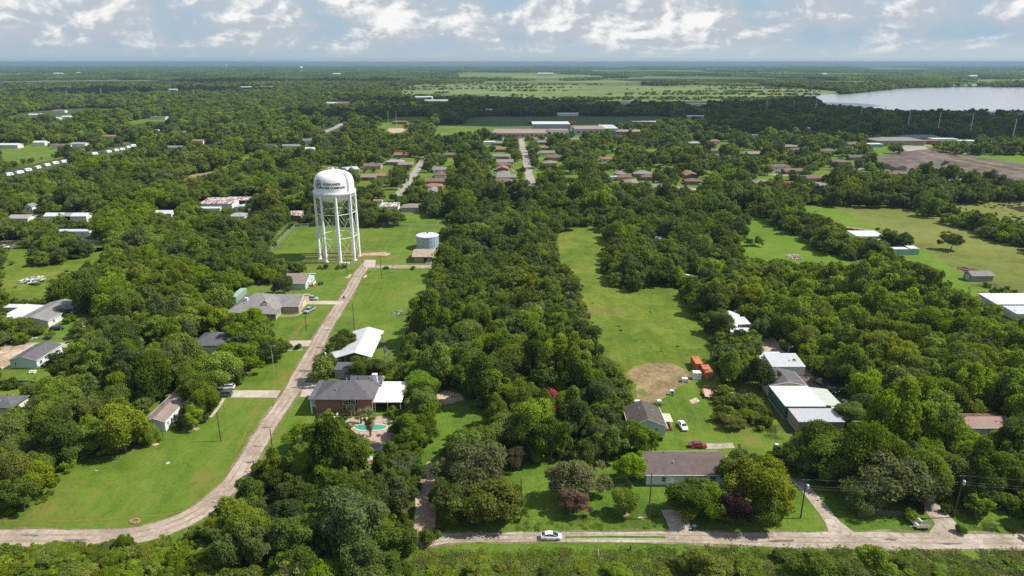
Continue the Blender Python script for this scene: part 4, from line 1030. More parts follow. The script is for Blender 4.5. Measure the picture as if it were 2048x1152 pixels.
# ------------------------------------------------------------------ right-hand plots
yh = house('cottage', 'pale blue-green cottage with a near-black gable roof in the yard', 'house', 36.2, 166.4, 10.2, 9.6, H90, 3.0, 5.0, M_BLUEG, S_DBROWN, 'gable', 0.3, windows=[('L', 1.2, 1.7, 1.4, 1.3), ('L', -2.4, 1.7, 1.0, 1.1), ('F', -3, 1.7, 1.0, 1.1)], doors=[('F', 0.6, 1.0, 2.0, M_DARK)])
MB().slab([(-2.6, -7.4, 2.75), (2.0, -7.4, 2.75), (2.0, -4.8, 2.95), (-2.6, -4.8, 2.95)], .1).build('awning', [M_CREAM], yh)
MB().box((-0.3, -6.1, 0.3), (4.6, 2.4, 0.5)).build('porch', [M_RWOOD], yh)
for x in (-2.4, -0.3, 1.8): MB().box((x, -7.2, 1.4), (0.12, 0.12, 2.6)).build('porch_post', [DW], yh)
MB().box((-0.3, -7.22, 1.05), (4.6, 0.06, 0.7)).build('porch_rail', [DW], yh)
fh = house('long_house', 'long pale blue house with a dark brown shingled roof beside the gravel road', 'house', 41.4, 143.6, 19.4, 9.8, 0, 3.0, 5.0, M_PALEB, shingle('weathered_brown_shingles', (0.125, 0.092, 0.082)), 'gable', 0.3, windows=[('F', -5.6, 1.7, 1.1, 1.3), ('F', 0, 1.7, 1.3, 1.3), ('F', 6, 1.7, 1.3, 1.3)], doors=[('F', -3.6, 1.0, 2.0, M_WHITE)])
MB().box((-3.6, -5.6, 0.2), (2.4, 1.4, 0.35)).build('doorstep', [M_CONC], fh)
# joined row of sheds with the green wall
house('grey_roof_house', 'dark grey gabled house at the back of the joined row of metal sheds', 'house', 82.0, 188.2, 9.6, 10.6, H90, 3.9, 5.2, M_CREAM, S_CHAR, 'gable', 0.2)
house('green_wall_shed', 'large flat white-roofed shed with a dark green side wall', 'shed', 81.9, 176.6, 12.6, 11.4, H90, 3.9, 4.0, metal_sheet('dark_green_wall', (0.055, 0.13, 0.085), 0.0), plain('white_membrane', (0.58, 0.58, 0.56), 0.6, var=.04, stain=(.40, .39, .35), stain_amt=.6), 'flat', 0.05)
house('front_shed', 'flat pale grey shed joined to the front of the green-walled shed', 'shed', 83.2, 166.4, 7.6, 12.4, H90, 3.3, 3.4, plain('tan_board_wall', (.30, .26, .20), .8, var=.2), plain('grey_membrane', (0.36, 0.375, 0.40), 0.6, var=.1, stain=(.38, .36, .33), stain_amt=.5), 'flat', 0.05)
house('pale_green_lean_to', 'pale green metal lean-to along the right of the white-roofed shed', 'lean-to', 90.6, 177.2, 11.0, 5.4, H90, 2.9, 3.6, M_GREYW, W_GREENM, 'shed', 0.1)
house('patchwork_canopy', 'patchwork canopy of white and clear panels right of the pale grey shed', 'canopy', 92.4, 167.8, 8.0, 5.6, H90, 2.5, 3.1, M_GREYW, metal_sheet('patchwork_panels', (0.48, 0.52, 0.56), 0.05, scale=0.25), 'shed', 0.1, open_walls=True, posts=3)
p = G(1568, 722, 3.2); house('striped_roof_shed', 'shed roofed in white and grey metal stripes behind the dark gabled house', 'shed', p.x, p.y, 10.5, 8.5, 0, 3.0, 3.9, M_OFFW, metal_sheet('striped_roofing', (0.44, 0.45, 0.46), 0.05, scale=0.35), 'shed', 0.1)
p = G(1540, 713, 2.8); house('pale_shed', 'low pale metal shed half under a tree behind the striped roof', 'shed', p.x, p.y, 8, 6, 0, 2.6, 3.0, M_OFFW, W_METAL, 'shed', 0.1)
p = G(1455, 638, 3); house('metal_roof_house', 'house with a pale metal gable roof beside the meadow trees', 'house', p.x, p.y, 13, 7.5, 1.2, 2.9, 4.0, M_GREYW, W_GREYM, 'gable', 0.2)
p = G(1478, 642, 3); house('metal_annex', 'light metal-roofed annex right of the pale gabled house', 'annex', p.x, p.y, 6.5, 6, 0.1, 2.7, 3.3, M_GREYW, W_METAL, 'shed', 0.1)
p = G(1478, 658, 2.6); house('low_white_shed', 'low white-roofed shed in front of the light metal annex', 'shed', p.x, p.y, 7, 4.0, 0, 2.2, 2.9, M_CREAM, W_METAL, 'gable', 0.1)
p = G(1381, 551, 2.6); house('shed', 'narrow pale roof between dark trees right of the meadow', 'shed', p.x, p.y, 8, 3, 2.5, 2.4, 2.8, M_GREYW, W_METAL, 'shed', 0.1)
p = G(1317, 478, 2.6); house('garden_shed', 'small dark shed with a pale roof at the bright lawn left of the orchard', 'shed', p.x, p.y, 3.5, 3.5, 0, 3, 3.4, M_DARK, W_METAL, 'shed', 0.1)
# far right plots
house('open_hay_barn', 'open barn with a white roof and dark interior beyond the orchard lawn', 'barn', 197.8, 371.8, 15.5, 11.5, 0, 4.0, 4.4, M_DARK, W_METAL, 'shed', 0.2, open_walls=True, posts=4)
for k in range(6):
    p = G(1676+k*13, 456+k*1.6)
    t = thing('rusty_beam_stack', 'long rusty steel beam lying on trestles beyond the white barn roof', 'beam', (p.x, p.y, 0), -0.9, 'rusty beams beyond the white barn')
    MB().box((0, 0, .9), (13, 0.8, .5)).build('beam', [plain('rusty_beam', (.32, .20, .15), .8, var=.3)], t)
    for x in (-4, 4): MB().box((x, 0, .32), (.3, 1.2, .64)).build('trestle', [M_WOOD], t)
for k in range(14):
    p = G(1727+(k % 4)*14+(k//4)*3, 482+(k//4)*7)
    t = thing('steel_rack', 'pale steel rack in the yard below the white barn roof', 'rack', (p.x, p.y, 0), 0.1, 'pale racks below the white barn')
    MB().box((0, 0, .8), (3.2, 1.1, .15)).build('rack_top', [M_GALV], t)
    for x in (-1.4, 1.4): MB().box((x, 0, .37), (.15, 1.0, .74)).build('rack_leg', [M_GALV], t)
house('teal_trailer', 'long teal-sided trailer shed with a white roof at the pasture edge', 'shed', 204.8, 344.5, 13.5, 4.2, 0.02, 3.0, 3.1, W_TEAL, W_METAL, 'flat', 0.15)
p = G(1826, 496, 3.4); house('white_awning', 'small bright awning on the right end of the teal trailer shed', 'awning', p.x, p.y+1, 4.5, 4.5, 0, 3.3, 3.6, M_OFFW, W_METAL, 'shed', 0.1, open_walls=True, posts=2)
house('wooden_shed', 'grey wooden shed standing alone at the pasture corner', 'shed', 214.4, 299.6, 10.0, 5.6, 0.02, 2.9, 4.2, plain('greyed_boards', (.30, .25, .20), .85, var=.2, scale=3), S_GREY, 'gable', 0.25, doors=[('L', 0, 2.6, 2.2, M_BLUEG)])
house('white_roof_workshop', 'wide white-roofed workshop at the right edge past the big wood', 'workshop', 202.5, 261.5, 19, 11.5, 0.0, 3.6, 4.2, M_OFFW, metal_sheet('bright_white_sheets', (0.64, 0.63, 0.60), 0.05, scale=.2), 'shed', 0.2)
house('grey_roof_annex', 'ribbed grey metal roof directly in front of the white-roofed workshop', 'annex', 205.5, 250.6, 22, 8.2, 0.0, 2.9, 3.3, M_OFFW, W_GREYM, 'shed', 0.1)
house('red_roof_house', 'house showing only a rust-red metal roof in the right-hand wood', 'house', 127.0, 163.6, 11.5, 7.0, 0, 3.2, 4.4, M_OFFW, W_RUST, 'gable', 0.3, keep=0.55)

# ------------------------------------------------------------------ shipping containers and boxes
def container(name, label, x, y, L, rz, mat, Wd=2.44, Hh=2.6, cat='container', keep=True):
    o = thing(name, label, cat, (x, y, 0), rz)
    mb = MB().box((0, 0, Hh/2+.05), (L, Wd, Hh-.1))
    n = int(L/0.35)
    for i in range(n):
        xx = -L/2+.25+(L-.5)*i/(n-1)
        for s in (-1, 1): mb.box((xx, s*(Wd/2+.012), Hh/2+.05), (0.14, 0.045, Hh-.45))
    mb.build('body', [mat], o)
    fr = MB()
    for sx in (-1, 1):
        for sy in (-1, 1): fr.box((sx*(L/2-.05), sy*(Wd/2-.02), Hh/2+.05), (.16, .16, Hh))
        fr.box((sx*(L/2-.04), 0, Hh+.03), (.14, Wd+.05, .12))
    for sy in (-1, 1): fr.box((0, sy*(Wd/2-.02), Hh+.03), (L-.2, .12, .10))
    fr.build('frame', [mat], o)
    for s in (-.6, .6): MB().box((L/2+.03, s, Hh/2), (.05, 1.1, Hh-.4)).build('door', [mat], o)
    for s in (-.9, -.3, .3, .9): MB().tube((L/2+.08, s, .25), (L/2+.08, s, Hh-.2), .025, n=5).build('lock_bar', [M_GALV], o)
    if keep:
        ca, sa = math.cos(rz), math.sin(rz)
        keep_hull([(x+a*L/2*ca-b_*Wd/2*sa, y+a*L/2*sa+b_*Wd/2*ca, z) for a in (-1, 1) for b_ in (-1, 1) for z in (.6, Hh)])
        HARD.append((x, y, L/2+.5, Wd/2+.5, rz))
    return o
container('shipping_container', 'pale green shipping container on grass behind the sprawling bungalow', -115.8, 273.6, 12.2, H90, W_DKGREEN)
container('shipping_container', 'orange shipping container nearer the camera of the two by the dirt patch', 62.0, 198.0, 6.1, -H90, W_ORANGE)
container('shipping_container', 'orange shipping container farther away of the two by the dirt patch', 60.6, 204.6, 6.1, -H90, W_ORANGE)
p = G(2044, 600); container('shipping_container', 'blue-grey container with a white top at the right edge of the photo', p.x+3, p.y, 9.0, 0.0, metal_sheet('bluegrey_container', (.45, .52, .54), .1, scale=3))
p = G(1394, 760); container('white_cabin', 'tall white box cabin in front of the orange containers', p.x, p.y+1, 2.4, 0, M_WHITE, 2.0, 2.3, 'cabin')
p = G(1370, 765); container('white_box', 'low white box left of the tall white cabin', p.x, p.y+.6, 1.7, 0, M_WHITE, 1.3, 1.2, 'box')
p = G(1344, 791); o = container('white_cart', 'upright white appliance with a dark opening at the dirt patch edge', p.x, p.y+.5, 1.0, 0, M_WHITE, 1.0, 1.5, 'appliance')
MB().box((0, -.53, .95), (.6, .04, .6)).build('opening', [M_DARK], o)
p = G(1318, 803); t = thing('white_tub', 'low white upturned tub on the grass behind the dark-roofed cottage', 'tub', p)
MB().box((0, 0, .25), (1.7, .9, .5), taper=.75).build('shell', [M_WHITE], t)
p = G(1274, 806); t = thing('white_tank', 'small white propane tank at the back corner of the dark-roofed cottage', 'tank', p)
MB().tube((-.8, 0, .6), (.8, 0, .6), .45, n=14).box((-.5, 0, .1), (.12, .6, .25)).box((.5, 0, .1), (.12, .6, .25)).build('tank_body', [M_WHITE], t)
p = G(1240, 831); t = thing('rust_barrel', 'small rusty burn barrel left of the dark-roofed cottage', 'barrel', p)
MB().lathe([(.3, 0), (.32, .45), (.3, .9), (.26, .9), (.26, .2)], 16).build('barrel_shell', [plain('barrel_rust', (.2, .06, .03), .9, var=.3)], t)

def bin_(label, px, py, col, rz=0):
    p = G(px, py); t = thing('wheelie_bin', label, 'bin', p, rz)
    m = plain('bin_'+str(col), col, .5)
    MB().box((0, 0, .55), (.6, .65, 1.0), taper=1.0).build('body', [m], t)
    MB().box((0, -.03, 1.1), (.66, .75, .08)).build('lid', [m], t)
    for s in (-.3, .3): MB().tube((s-.03, .3, .14), (s+.03, .3, .14), .14, n=10).build('wheel', [M_TYRE], t)
bin_('blue wheelie bin at the mouth of the gravel drive', 1388, 1060, (.03, .07, .22))
bin_('blue wheelie bin beside the paved road short of the tower', 688, 597, (.04, .08, .22))
bin_('dark wheelie bin at the front corner of the dark-roofed cottage', 1316, 880, (.02, .02, .02))
bin_('black wheelie bin beside the front of the dark-roofed cottage', 1322, 882, (.015, .015, .02), .4)
# trailers
p = G(1415, 790); t = thing('flatbed_trailer', 'rust-red flatbed trailer with a plank deck parked on the yard grass', 'trailer', p, R(82))
MB().box((0, 0, .75), (5.6, 2.2, .14)).build('deck', [plain('plank_deck', (.42, .30, .22), .85, var=.25, scale=3)], t)
fr = MB()
for s in (-1, 1): fr.box((0, s*1.16, .85), (5.7, .1, .22))
fr.box((2.86, 0, 1.25), (.1, 2.4, 1.0)).box((-3.4, 0, .66), (1.4, .14, .14)).build('frame', [plain('trailer_rust', (.26, .08, .035), .85, var=.3)], t)
for s in (-1, 1):
    for x in (-.5, .5): MB().tube((x, s*1.32, .4), (x, s*1.55, .4), .38, n=14).build('wheel', [M_TYRE], t)
for s in (-1, 1): MB().box((0, s*1.42, .88), (2.2, .34, .06)).build('fender', [plain('trailer_rust', (.26, .08, .035), .85)], t)
p = G(1843, 1056); t = thing('utility_trailer', 'small grey mesh-sided trailer parked at the roadside by the fence', 'trailer', p, 0)
MB().box((0, 0, .5), (3.0, 1.5, .1)).build('deck', [M_WOOD], t)
fr = MB()
for s in (-1, 1):
    for z in (.75, 1.0, 1.25): fr.box((0, s*.75, z), (3.0, .05, .05))
    for x in (-1.45, -.7, 0, .7, 1.45): fr.box((x, s*.75, .9), (.06, .06, .8))
fr.box((-1.48, 0, 1.25), (.05, 1.5, .05)).box((1.48, 0, 1.25), (.05, 1.5, .05)).box((-2.1, 0, .45), (1.2, .1, .1))
fr.build('cage', [M_GALV], t)
for s in (-1, 1): MB().tube((0, s*.86, .33), (0, s*1.04, .33), .33, n=14).build('wheel', [M_TYRE], t)
for k, (px, py) in enumerate([(1826, 1048), (1833, 1040)]):
    p = G(px, py); t = thing('culvert_pipe', ['pale culvert pipe leaning nearer the road by the mesh trailer', 'pale culvert pipe leaning behind the first beside the mesh trailer'][k], 'pipe', p, 1.9)
    mb = MB(); n = 20
    for (ra, rb) in ((.32, .26),):
        vs, fs = [], []
        for x, z in ((-1.4, .34), (1.4, .75)):
            for r_ in (ra, rb):
                for i in range(n):
                    a = 6.283*i/n; vs.append((x, r_*math.cos(a), z+r_*math.sin(a)))
        for i in range(n):
            j = (i+1) % n
            fs += [(i, j, 2*n+j, 2*n+i), (n+j, n+i, 3*n+i, 3*n+j), (i, n+i, n+j, j), (2*n+i, 2*n+j, 3*n+j, 3*n+i)]
        mb.add(vs, fs)
    mb.build('pipe_shell', [M_OFFW], t)
    MB().box((.7, 0, .15), (.3, .6, .3)).build('block', [M_WOOD], t)
# ------------------------------------------------------------------ vehicles
def loft(sections, mat_i=0, close=True):
    """sections: list of (x, [(y, z), ...]) with equal counts"""
    mb = MB(); n = len(sections[0][1]); vs, fs = [], []
    for x, ring in sections: vs += [(x, y, z) for y, z in ring]
    for k in range(len(sections)-1):
        for i in range(n):
            j = (i+1) % n
            fs.append((k*n+i, k*n+j, (k+1)*n+j, (k+1)*n+i))
    if close: fs += [tuple(range(n)), tuple(range(len(sections)*n-1, (len(sections)-1)*n-1, -1))]
    return mb.add(vs, fs, mat_i)
def ring(w, z0, z1, shoulder=0.72):
    zs = z0+(z1-z0)*shoulder
    half = [(w*.90, z0), (w*.99, z0+.12), (w, z0+(z1-z0)*.45), (w*.97, zs), (w*.86, z1-.02), (w*.5, z1+.015)]
    return half + [(-y, z) for y, z in reversed(half)]
CARS = {
 'sedan': dict(L=4.7, w=.90, body=[(-2.35, .84, .42, .82), (-2.2, .95, .26, .94), (-1.5, 1, .2, .98), (0, 1, .2, .94), (1.1, 1, .2, .92), (1.9, .98, .22, .84), (2.25, .90, .28, .70), (2.35, .78, .38, .6)],
               cab=[(-1.75, .78, .93, .95), (-1.05, .80, .90, 1.36), (-.3, .80, .90, 1.44), (.35, .80, .90, 1.40), (1.15, .80, .88, .92)], wb=1.38),
 'hatch': dict(L=4.5, w=.87, body=[(-2.22, .86, .42, .95), (-2.1, .96, .28, 1.05), (-1.4, 1, .2, 1.02), (0, 1, .2, .98), (1.1, 1, .2, .92), (1.8, .96, .22, .80), (2.15, .88, .28, .66), (2.24, .76, .38, .56)],
               cab=[(-2.0, .78, .98, 1.08), (-1.3, .80, .96, 1.36), (-.3, .80, .92, 1.49), (.35, .80, .92, 1.40), (1.5, .80, .86, .88)], wb=1.35),
 'suv': dict(L=4.7, w=.94, body=[(-2.32, .88, .5, 1.0), (-2.25, .97, .34, 1.1), (-1.4, 1, .28, 1.12), (0, 1, .28, 1.08), (1.1, 1, .28, 1.04), (1.9, .97, .3, .98), (2.25, .92, .34, .88), (2.34, .82, .45, .7)],
             cab=[(-2.2, .82, 1.05, 1.14), (-1.85, .82, 1.05, 1.62), (-.3, .82, 1.02, 1.70), (.5, .82, 1.0, 1.62), (1.25, .82, .98, 1.03)], wb=1.38),
 'pickup': dict(L=5.8, w=1.0, body=[(-2.9, .95, .55, 1.0), (-2.85, .98, .5, 1.08), (-.6, 1, .42, 1.08), (0, 1, .42, 1.1), (1.4, 1, .42, 1.12), (2.3, .98, .42, 1.08), (2.8, .93, .46, .98), (2.9, .84, .55, .8)],
                cab=[(-.75, .84, 1.05, 1.12), (-.6, .84, 1.05, 1.82), (.3, .84, 1.05, 1.88), (.9, .84, 1.05, 1.80), (1.55, .84, 1.03, 1.10)], wb=1.75)}
def vehicle(kind, name, label, x, y, rz, col, cat=None, group=None, metal=.25):
    d = CARS[kind]; w = d['w']
    o = thing(name, label, cat or {'sedan': 'car', 'hatch': 'car', 'suv': 'car', 'pickup': 'pickup truck'}[kind], (x, y, 0.06), rz, group)
    pm = plain('car_paint_%d_%d_%d' % tuple(int(c*100) for c in col), col, 0.28, metal=metal, var=0.03, coat=0.8)
    loft([(bx, ring(w*k, z0, z1)) for bx, k, z0, z1 in d['body']]).build('body', [pm], o, smooth=False)
    cab = d['cab']
    def cr(k, z0, z1): 
        t = (z1-z0)
        return [(w*k*1.06, z0), (w*k*.98, z0+t*.5), (w*k*.86, z1-.03), (w*k*.6, z1), (-w*k*.6, z1), (-w*k*.86, z1-.03), (-w*k*.98, z0+t*.5), (-w*k*1.06, z0)]
    loft([(bx, cr(k, z0, z1)) for bx, k, z0, z1 in cab]).build('windows', [M_GLASS], o)
    r = MB()
    top = cab[1:-1]
    for (a, b) in zip(top[:-1], top[1:]):
        q = [(a[0], -w*a[1]*.84, a[3]+.03), (b[0], -w*b[1]*.84, b[3]+.03), (b[0], w*b[1]*.84, b[3]+.03), (a[0], w*a[1]*.84, a[3]+.03)]
        r.slab(q, 0.05)
    for s in (-1, 1):      # pillars
        a, b, c = cab[0], cab[1], cab[-1]; e = cab[-2]
        r.tube((c[0], s*w*c[1]*1.02, c[2]), (e[0], s*w*e[1]*.86, e[3]), .035, n=5)
        r.tube((a[0], s*w*a[1]*1.02, a[3]-.02), (b[0], s*w*b[1]*.86, b[3]), .045, n=5)
        m = cab[2]; r.tube((m[0]-.1, s*w*m[1]*1.05, m[2]), (m[0]-.1, s*w*m[1]*.88, m[3]-.04), .035, n=5)
    r.build('roof', [pm], o)
    if kind == 'pickup':
        MB().box((-1.85, 0, 1.092), (1.9, 1.55, .02)).build('bed', [M_DARK], o)
        rl = MB()
        for s in (-1, 1): rl.box((-1.85, s*.88, 1.16), (2.0, .14, .16))
        rl.box((-2.86, 0, 1.16), (.1, 1.9, .16)).build('bed_sides', [pm], o)
    for sx in (-1, 1):
        for s in (-1, 1):
            rr = .40 if kind in ('pickup', 'suv') else .33
            wh = MB().tube((sx*d['wb'], s*(w-.20), rr), (sx*d['wb'], s*(w+.015), rr), rr, n=18).build('wheel', [M_TYRE], o)
            MB().tube((sx*d['wb'], s*(w+.01), rr), (sx*d['wb'], s*(w+.03), rr), rr*.62, n=12).build('rim', [M_RIM], wh)
    Lh = d['L']/2; zb = d['body'][-2][3]
    for s in (-1, 1):
        MB().box((Lh-.16, s*w*.66, zb-.06), (.22, w*.34, .13)).build('headlight', [plain('lamp_glass', (.75, .77, .78), .15)], o)
        MB().box((-Lh+.05, s*w*.72, d['body'][0][3]-.05), (.12, w*.28, .16)).build('tail_light', [plain('tail_red', (.35, .02, .02), .25)], o)
        MB().box((cab[-1][0]-.25, s*(w+.09), cab[-1][2]+.06), (.14, .16, .13)).build('mirror', [pm], o)
    px, py, dep = proj((x, y, .8))
    DISC.append((px, py, 1365*2.4/dep))
    return o
WHT, SILV, REDC, GRY, BLK, BLU = (.78, .78, .78), (.42, .44, .46), (.30, .012, .03), (.10, .115, .14), (.012, .012, .015), (.06, .10, .18)
vehicle('hatch', 'parked_car', 'white hatchback standing on the gravel road', 8.2, 119.7, 0.0, WHT, metal=0)
vehicle('sedan', 'parked_car', 'white sedan parked on the yard grass right of the dark-roofed cottage', 46.8, 165.6, R(-86), WHT, metal=0)
vehicle('sedan', 'parked_car', 'dark red sedan parked behind the long brown-roofed house', 48.3, 155.6, R(-3), REDC)
p = G(451, 782); vehicle('suv', 'parked_car', 'white SUV on the concrete drive, farther of two side by side', p.x, p.y+1.3, R(184), WHT, metal=0)
p = G(449, 793); vehicle('suv', 'parked_car', 'dark grey SUV on the concrete drive, nearer of two side by side', p.x, p.y+.3, R(181), GRY)
p = G(623, 600); vehicle('pickup', 'pickup_truck', 'silver pickup parked above the bungalow drive facing the road', p.x, p.y, R(-6), SILV)
p = G(618, 625); vehicle('pickup', 'pickup_truck', 'silver-blue pickup parked on grass below the bungalow drive', p.x, p.y+1, R(-108), (.34, .40, .48))
p = G(642, 569); vehicle('suv', 'utility_vehicle', 'small black utility vehicle on the grass right of the white bungalow', p.x, p.y, R(60), BLK).scale = (.62, .7, .8)
p = G(115, 660); vehicle('suv', 'parked_car', 'black SUV on grass above the left gravel lane', p.x, p.y, R(20), BLK)
p = G(1638, 768); vehicle('pickup', 'pickup_truck', 'dark maroon pickup behind the joined sheds, left of the black one', p.x, p.y, R(-60), (.10, .03, .035))
p = G(1660, 782); vehicle('pickup', 'pickup_truck', 'black pickup in shade right of the joined sheds', p.x, p.y, R(-70), BLK)
p = G(1688, 812); vehicle('pickup', 'pickup_truck', 'pale green-grey pickup beneath trees right of the joined sheds', p.x, p.y, R(-55), (.30, .34, .30))
p = G(1722, 526); vehicle('sedan', 'parked_car', 'white car beside the orchard lawn, upper of two', p.x, p.y, R(5), WHT, metal=0)
p = G(1736, 533); vehicle('sedan', 'parked_car', 'blue car beside the orchard lawn, lower of two', p.x, p.y, R(-5), BLU)
p = G(8, 497); vehicle('pickup', 'pickup_truck', 'white pickup at the far left edge by the upper lane', p.x, p.y, R(15), WHT, metal=0)
# a white coach-like camper among the suburb houses, white caravans in two rows at the left
def caravan(name, label, x, y, rz, group=None, L=7.5, col=M_WHITE, Hh=3.0, cat='caravan'):
    o = thing(name, label, cat, (x, y, 0), rz, group)
    loft([(bx, ring(1.2*k, z0, z1, .85)) for bx, k, z0, z1 in [(-L/2, .95, .6, Hh-.25), (-L/2+.3, 1, .5, Hh), (L/2-1.2, 1, .5, Hh), (L/2-.4, 1, .5, Hh-.5), (L/2, .95, .6, Hh-1.4)]]).build('body', [col], o)
    for s in (-1, 1):
        MB().tube((-.4, s*1.0, .38), (-.4, s*1.22, .38), .38, n=10).build('wheel', [M_TYRE], o)
        MB().box((.8, s*1.205, 1.9), (1.6, .04, .7)).build('window', [M_GLASS], o)
    MB().box((-L/4, 0, Hh+.08), (.9, .7, .22)).build('roof_unit', [M_OFFW], o)
    px, py, dep = proj((x, y, 1.8)); DISC.append((px, py, 1365*6.5/dep))
    return o
row1 = [(20, 352), (40, 348), (57, 343), (77, 338), (95, 333), (112, 329), (130, 326)]
row2 = [(190, 310), (218, 306), (233, 303), (245, 301), (257, 297), (267, 294)]
for (px, py) in row1:
    p = G(px, py); caravan('caravan', 'white caravan in the lower left row of parked caravans', p.x, p.y, R(random.uniform(60, 85)), 'caravans in the lower left row', L=random.uniform(5.5, 7))
for (px, py) in row2:
    p = G(px, py); caravan('caravan', 'white caravan in the upper right row of parked caravans', p.x, p.y, R(random.uniform(60, 85)), 'caravans in the upper row', L=random.uniform(5.5, 7))
p = G(1232, 360); caravan('coach', 'long white coach parked among the suburb houses', p.x, p.y, 0.02, L=13, Hh=3.4, cat='coach')
for k, (px, py) in enumerate([(1135, 372), (1150, 369), (1262, 366), (1285, 366), (1008, 318), (1022, 344), (1024, 334), (1018, 356), (992, 354), (990, 347), (845, 322), (870, 334), (968, 290), (1340, 366), (1400, 372), (1520, 350), (1555, 345), (1680, 318), (1330, 372)]):
    p = G(px, py); vehicle(random.choice(['sedan', 'suv', 'pickup']), 'parked_car', 'small pale car among the distant suburb houses', p.x, p.y, random.choice([0, H90]), random.choice([WHT, SILV, WHT]), cat='car', group='cars among the suburb houses')

# ------------------------------------------------------------------ the suburb, school and other far buildings
ROOFC = {'brown': S_BROWN, 'grey': S_GREY, 'orange': S_ORANGE, 'taupe': S_TAUPE, 'dark': S_CHAR, 'pale': S_LGREY}
def far_house(px, py, colr, L=17, W=10, rz=0.0, lab=None, grp=None, style=None, mat=None, wall=None, eave=2.9, ridge=4.7, name='ranch_house', cat='house'):
    p = G(px, py, 3.2)
    lab = lab or f'low house with a {colr} roof in the far suburb'
    w = wall or random.choice([M_DBRICK, M_BRICK, M_OFFW, M_TAN])
    return house(name, lab, cat, p.x, p.y, L, W, rz, eave, ridge, w, mat or ROOFC[colr], style or random.choice(['hip', 'gable']), 0.5, windows=[('F', -L*.25, 1.5, 1.6, 1.2), ('F', L*.2, 1.5, 1.6, 1.2)] if py > 280 else (), found=False, group=grp or f'{colr}-roofed houses in the far suburb', keep=0.8)
def rowset(items, where):
    for (px, py, c) in items:
        far_house(px+random.uniform(-2, 2), py, c, random.uniform(12, 19), random.uniform(9, 12), random.choice([0, 0, 0.05, -0.06, H90]), f'low {c}-roofed house {where}', f'{c} roofs {where}')
rowset([(1006, 297, 'orange'), (1002, 311, 'grey'), (1006, 322, 'grey'), (1004, 328, 'brown'), (1006, 335, 'orange'), (1008, 345, 'grey'), (1012, 352, 'grey'), (1006, 360, 'brown'), (1000, 285, 'grey')], 'along the left of the straight street')
rowset([(1088, 294, 'orange'), (1092, 304, 'taupe'), (1110, 313, 'brown'), (1100, 324, 'taupe'), (1083, 283, 'grey')], 'along the right of the straight street')
rowset([(881, 337, 'grey'), (880, 347, 'brown'), (874, 360, 'brown'), (866, 370, 'orange'), (864, 380, 'grey')], 'in the row left of the wooded strip')
rowset([(900, 308, 'brown'), (806, 308, 'orange'), (762, 349, 'orange'), (812, 327, 'taupe'), (790, 322, 'pale'), (748, 330, 'brown'), (735, 352, 'taupe')], 'in gardens right of the tower top')
rowset([(1213, 316, 'orange'), (1248, 352, 'brown'), (1262, 362, 'taupe'), (1300, 352, 'brown'), (1240, 345, 'grey'), (1284, 345, 'grey'), (1386, 360, 'brown'), (1380, 347, 'orange'), (1318, 371, 'taupe')], 'about the middle cross street')
rowset([(1428, 281, 'orange'), (1388, 285, 'pale'), (1583, 340, 'brown'), (1580, 292, 'taupe'), (1596, 298, 'brown'), (1626, 354, 'brown'), (1634, 368, 'grey'), (1509, 306, 'taupe'), (1440, 300, 'brown'), (1526, 363, 'taupe'), (1560, 331, 'brown')], 'right of the school')
rowset([(1713, 313, 'dark'), (1793, 332, 'brown'), (1703, 287, 'brown'), (1909, 358, 'grey'), (1655, 300, 'brown'), (1682, 322, 'brown'), (1790, 345, 'brown')], 'near the graded earth')
S2 = lambda *a, **k: far_house(*a, **k)
S2(1748, 288, 'pale', 16, 13, 0, 'low blue-white metal building beside the small bright green plot', 'metal buildings', 'flat', W_METAL, W_TEAL, 3.6, 3.7, 'metal_building', 'building')
S2(1511, 270, 'pale', 22, 8, 0, 'long white metal roof in the suburb, left of a shorter one', None, 'flat', W_METAL, M_OFFW, 3.6, 3.7, 'metal_building', 'building')
S2(1552, 268, 'pale', 16, 8, 0, 'short white metal roof in the suburb, right of a longer one', None, 'flat', W_METAL, M_OFFW, 3.6, 3.7, 'metal_building', 'building')
S2(1629, 257, 'pale', 22, 12, 0, 'pale blue metal roof in shade among the dark trees', None, 'gable', W_GREYM, M_OFFW, 3.6, 4.8, 'metal_building', 'building')
for (px, py, L, W, m, wl, e, lab) in [(1790, 279, 60, 30, S_GREY, M_TAN, 5, 'broad grey-roofed hall at the edge of the graded earth'), (1838, 274, 50, 18, S_GREY, M_TAN, 4, 'long grey-roofed building right of the broad hall'),
        (1856, 281, 24, 14, W_RUST, M_BRICK, 4, 'small red-fronted building in front of the long grey roof'), (1886, 277, 30, 14, W_METAL, M_OFFW, 5, 'white commercial building with flat roof by the tall poles'), (1932, 281, 20, 12, W_METAL, M_OFFW, 6, 'white gabled block right of the white commercial building')]:
    p = G(px, py, e); house('commercial_building', lab, 'building', p.x, p.y, L, W, 0, e, e+3, wl, m, 'hip' if m is S_GREY else 'flat', .6, found=False, keep=.9)
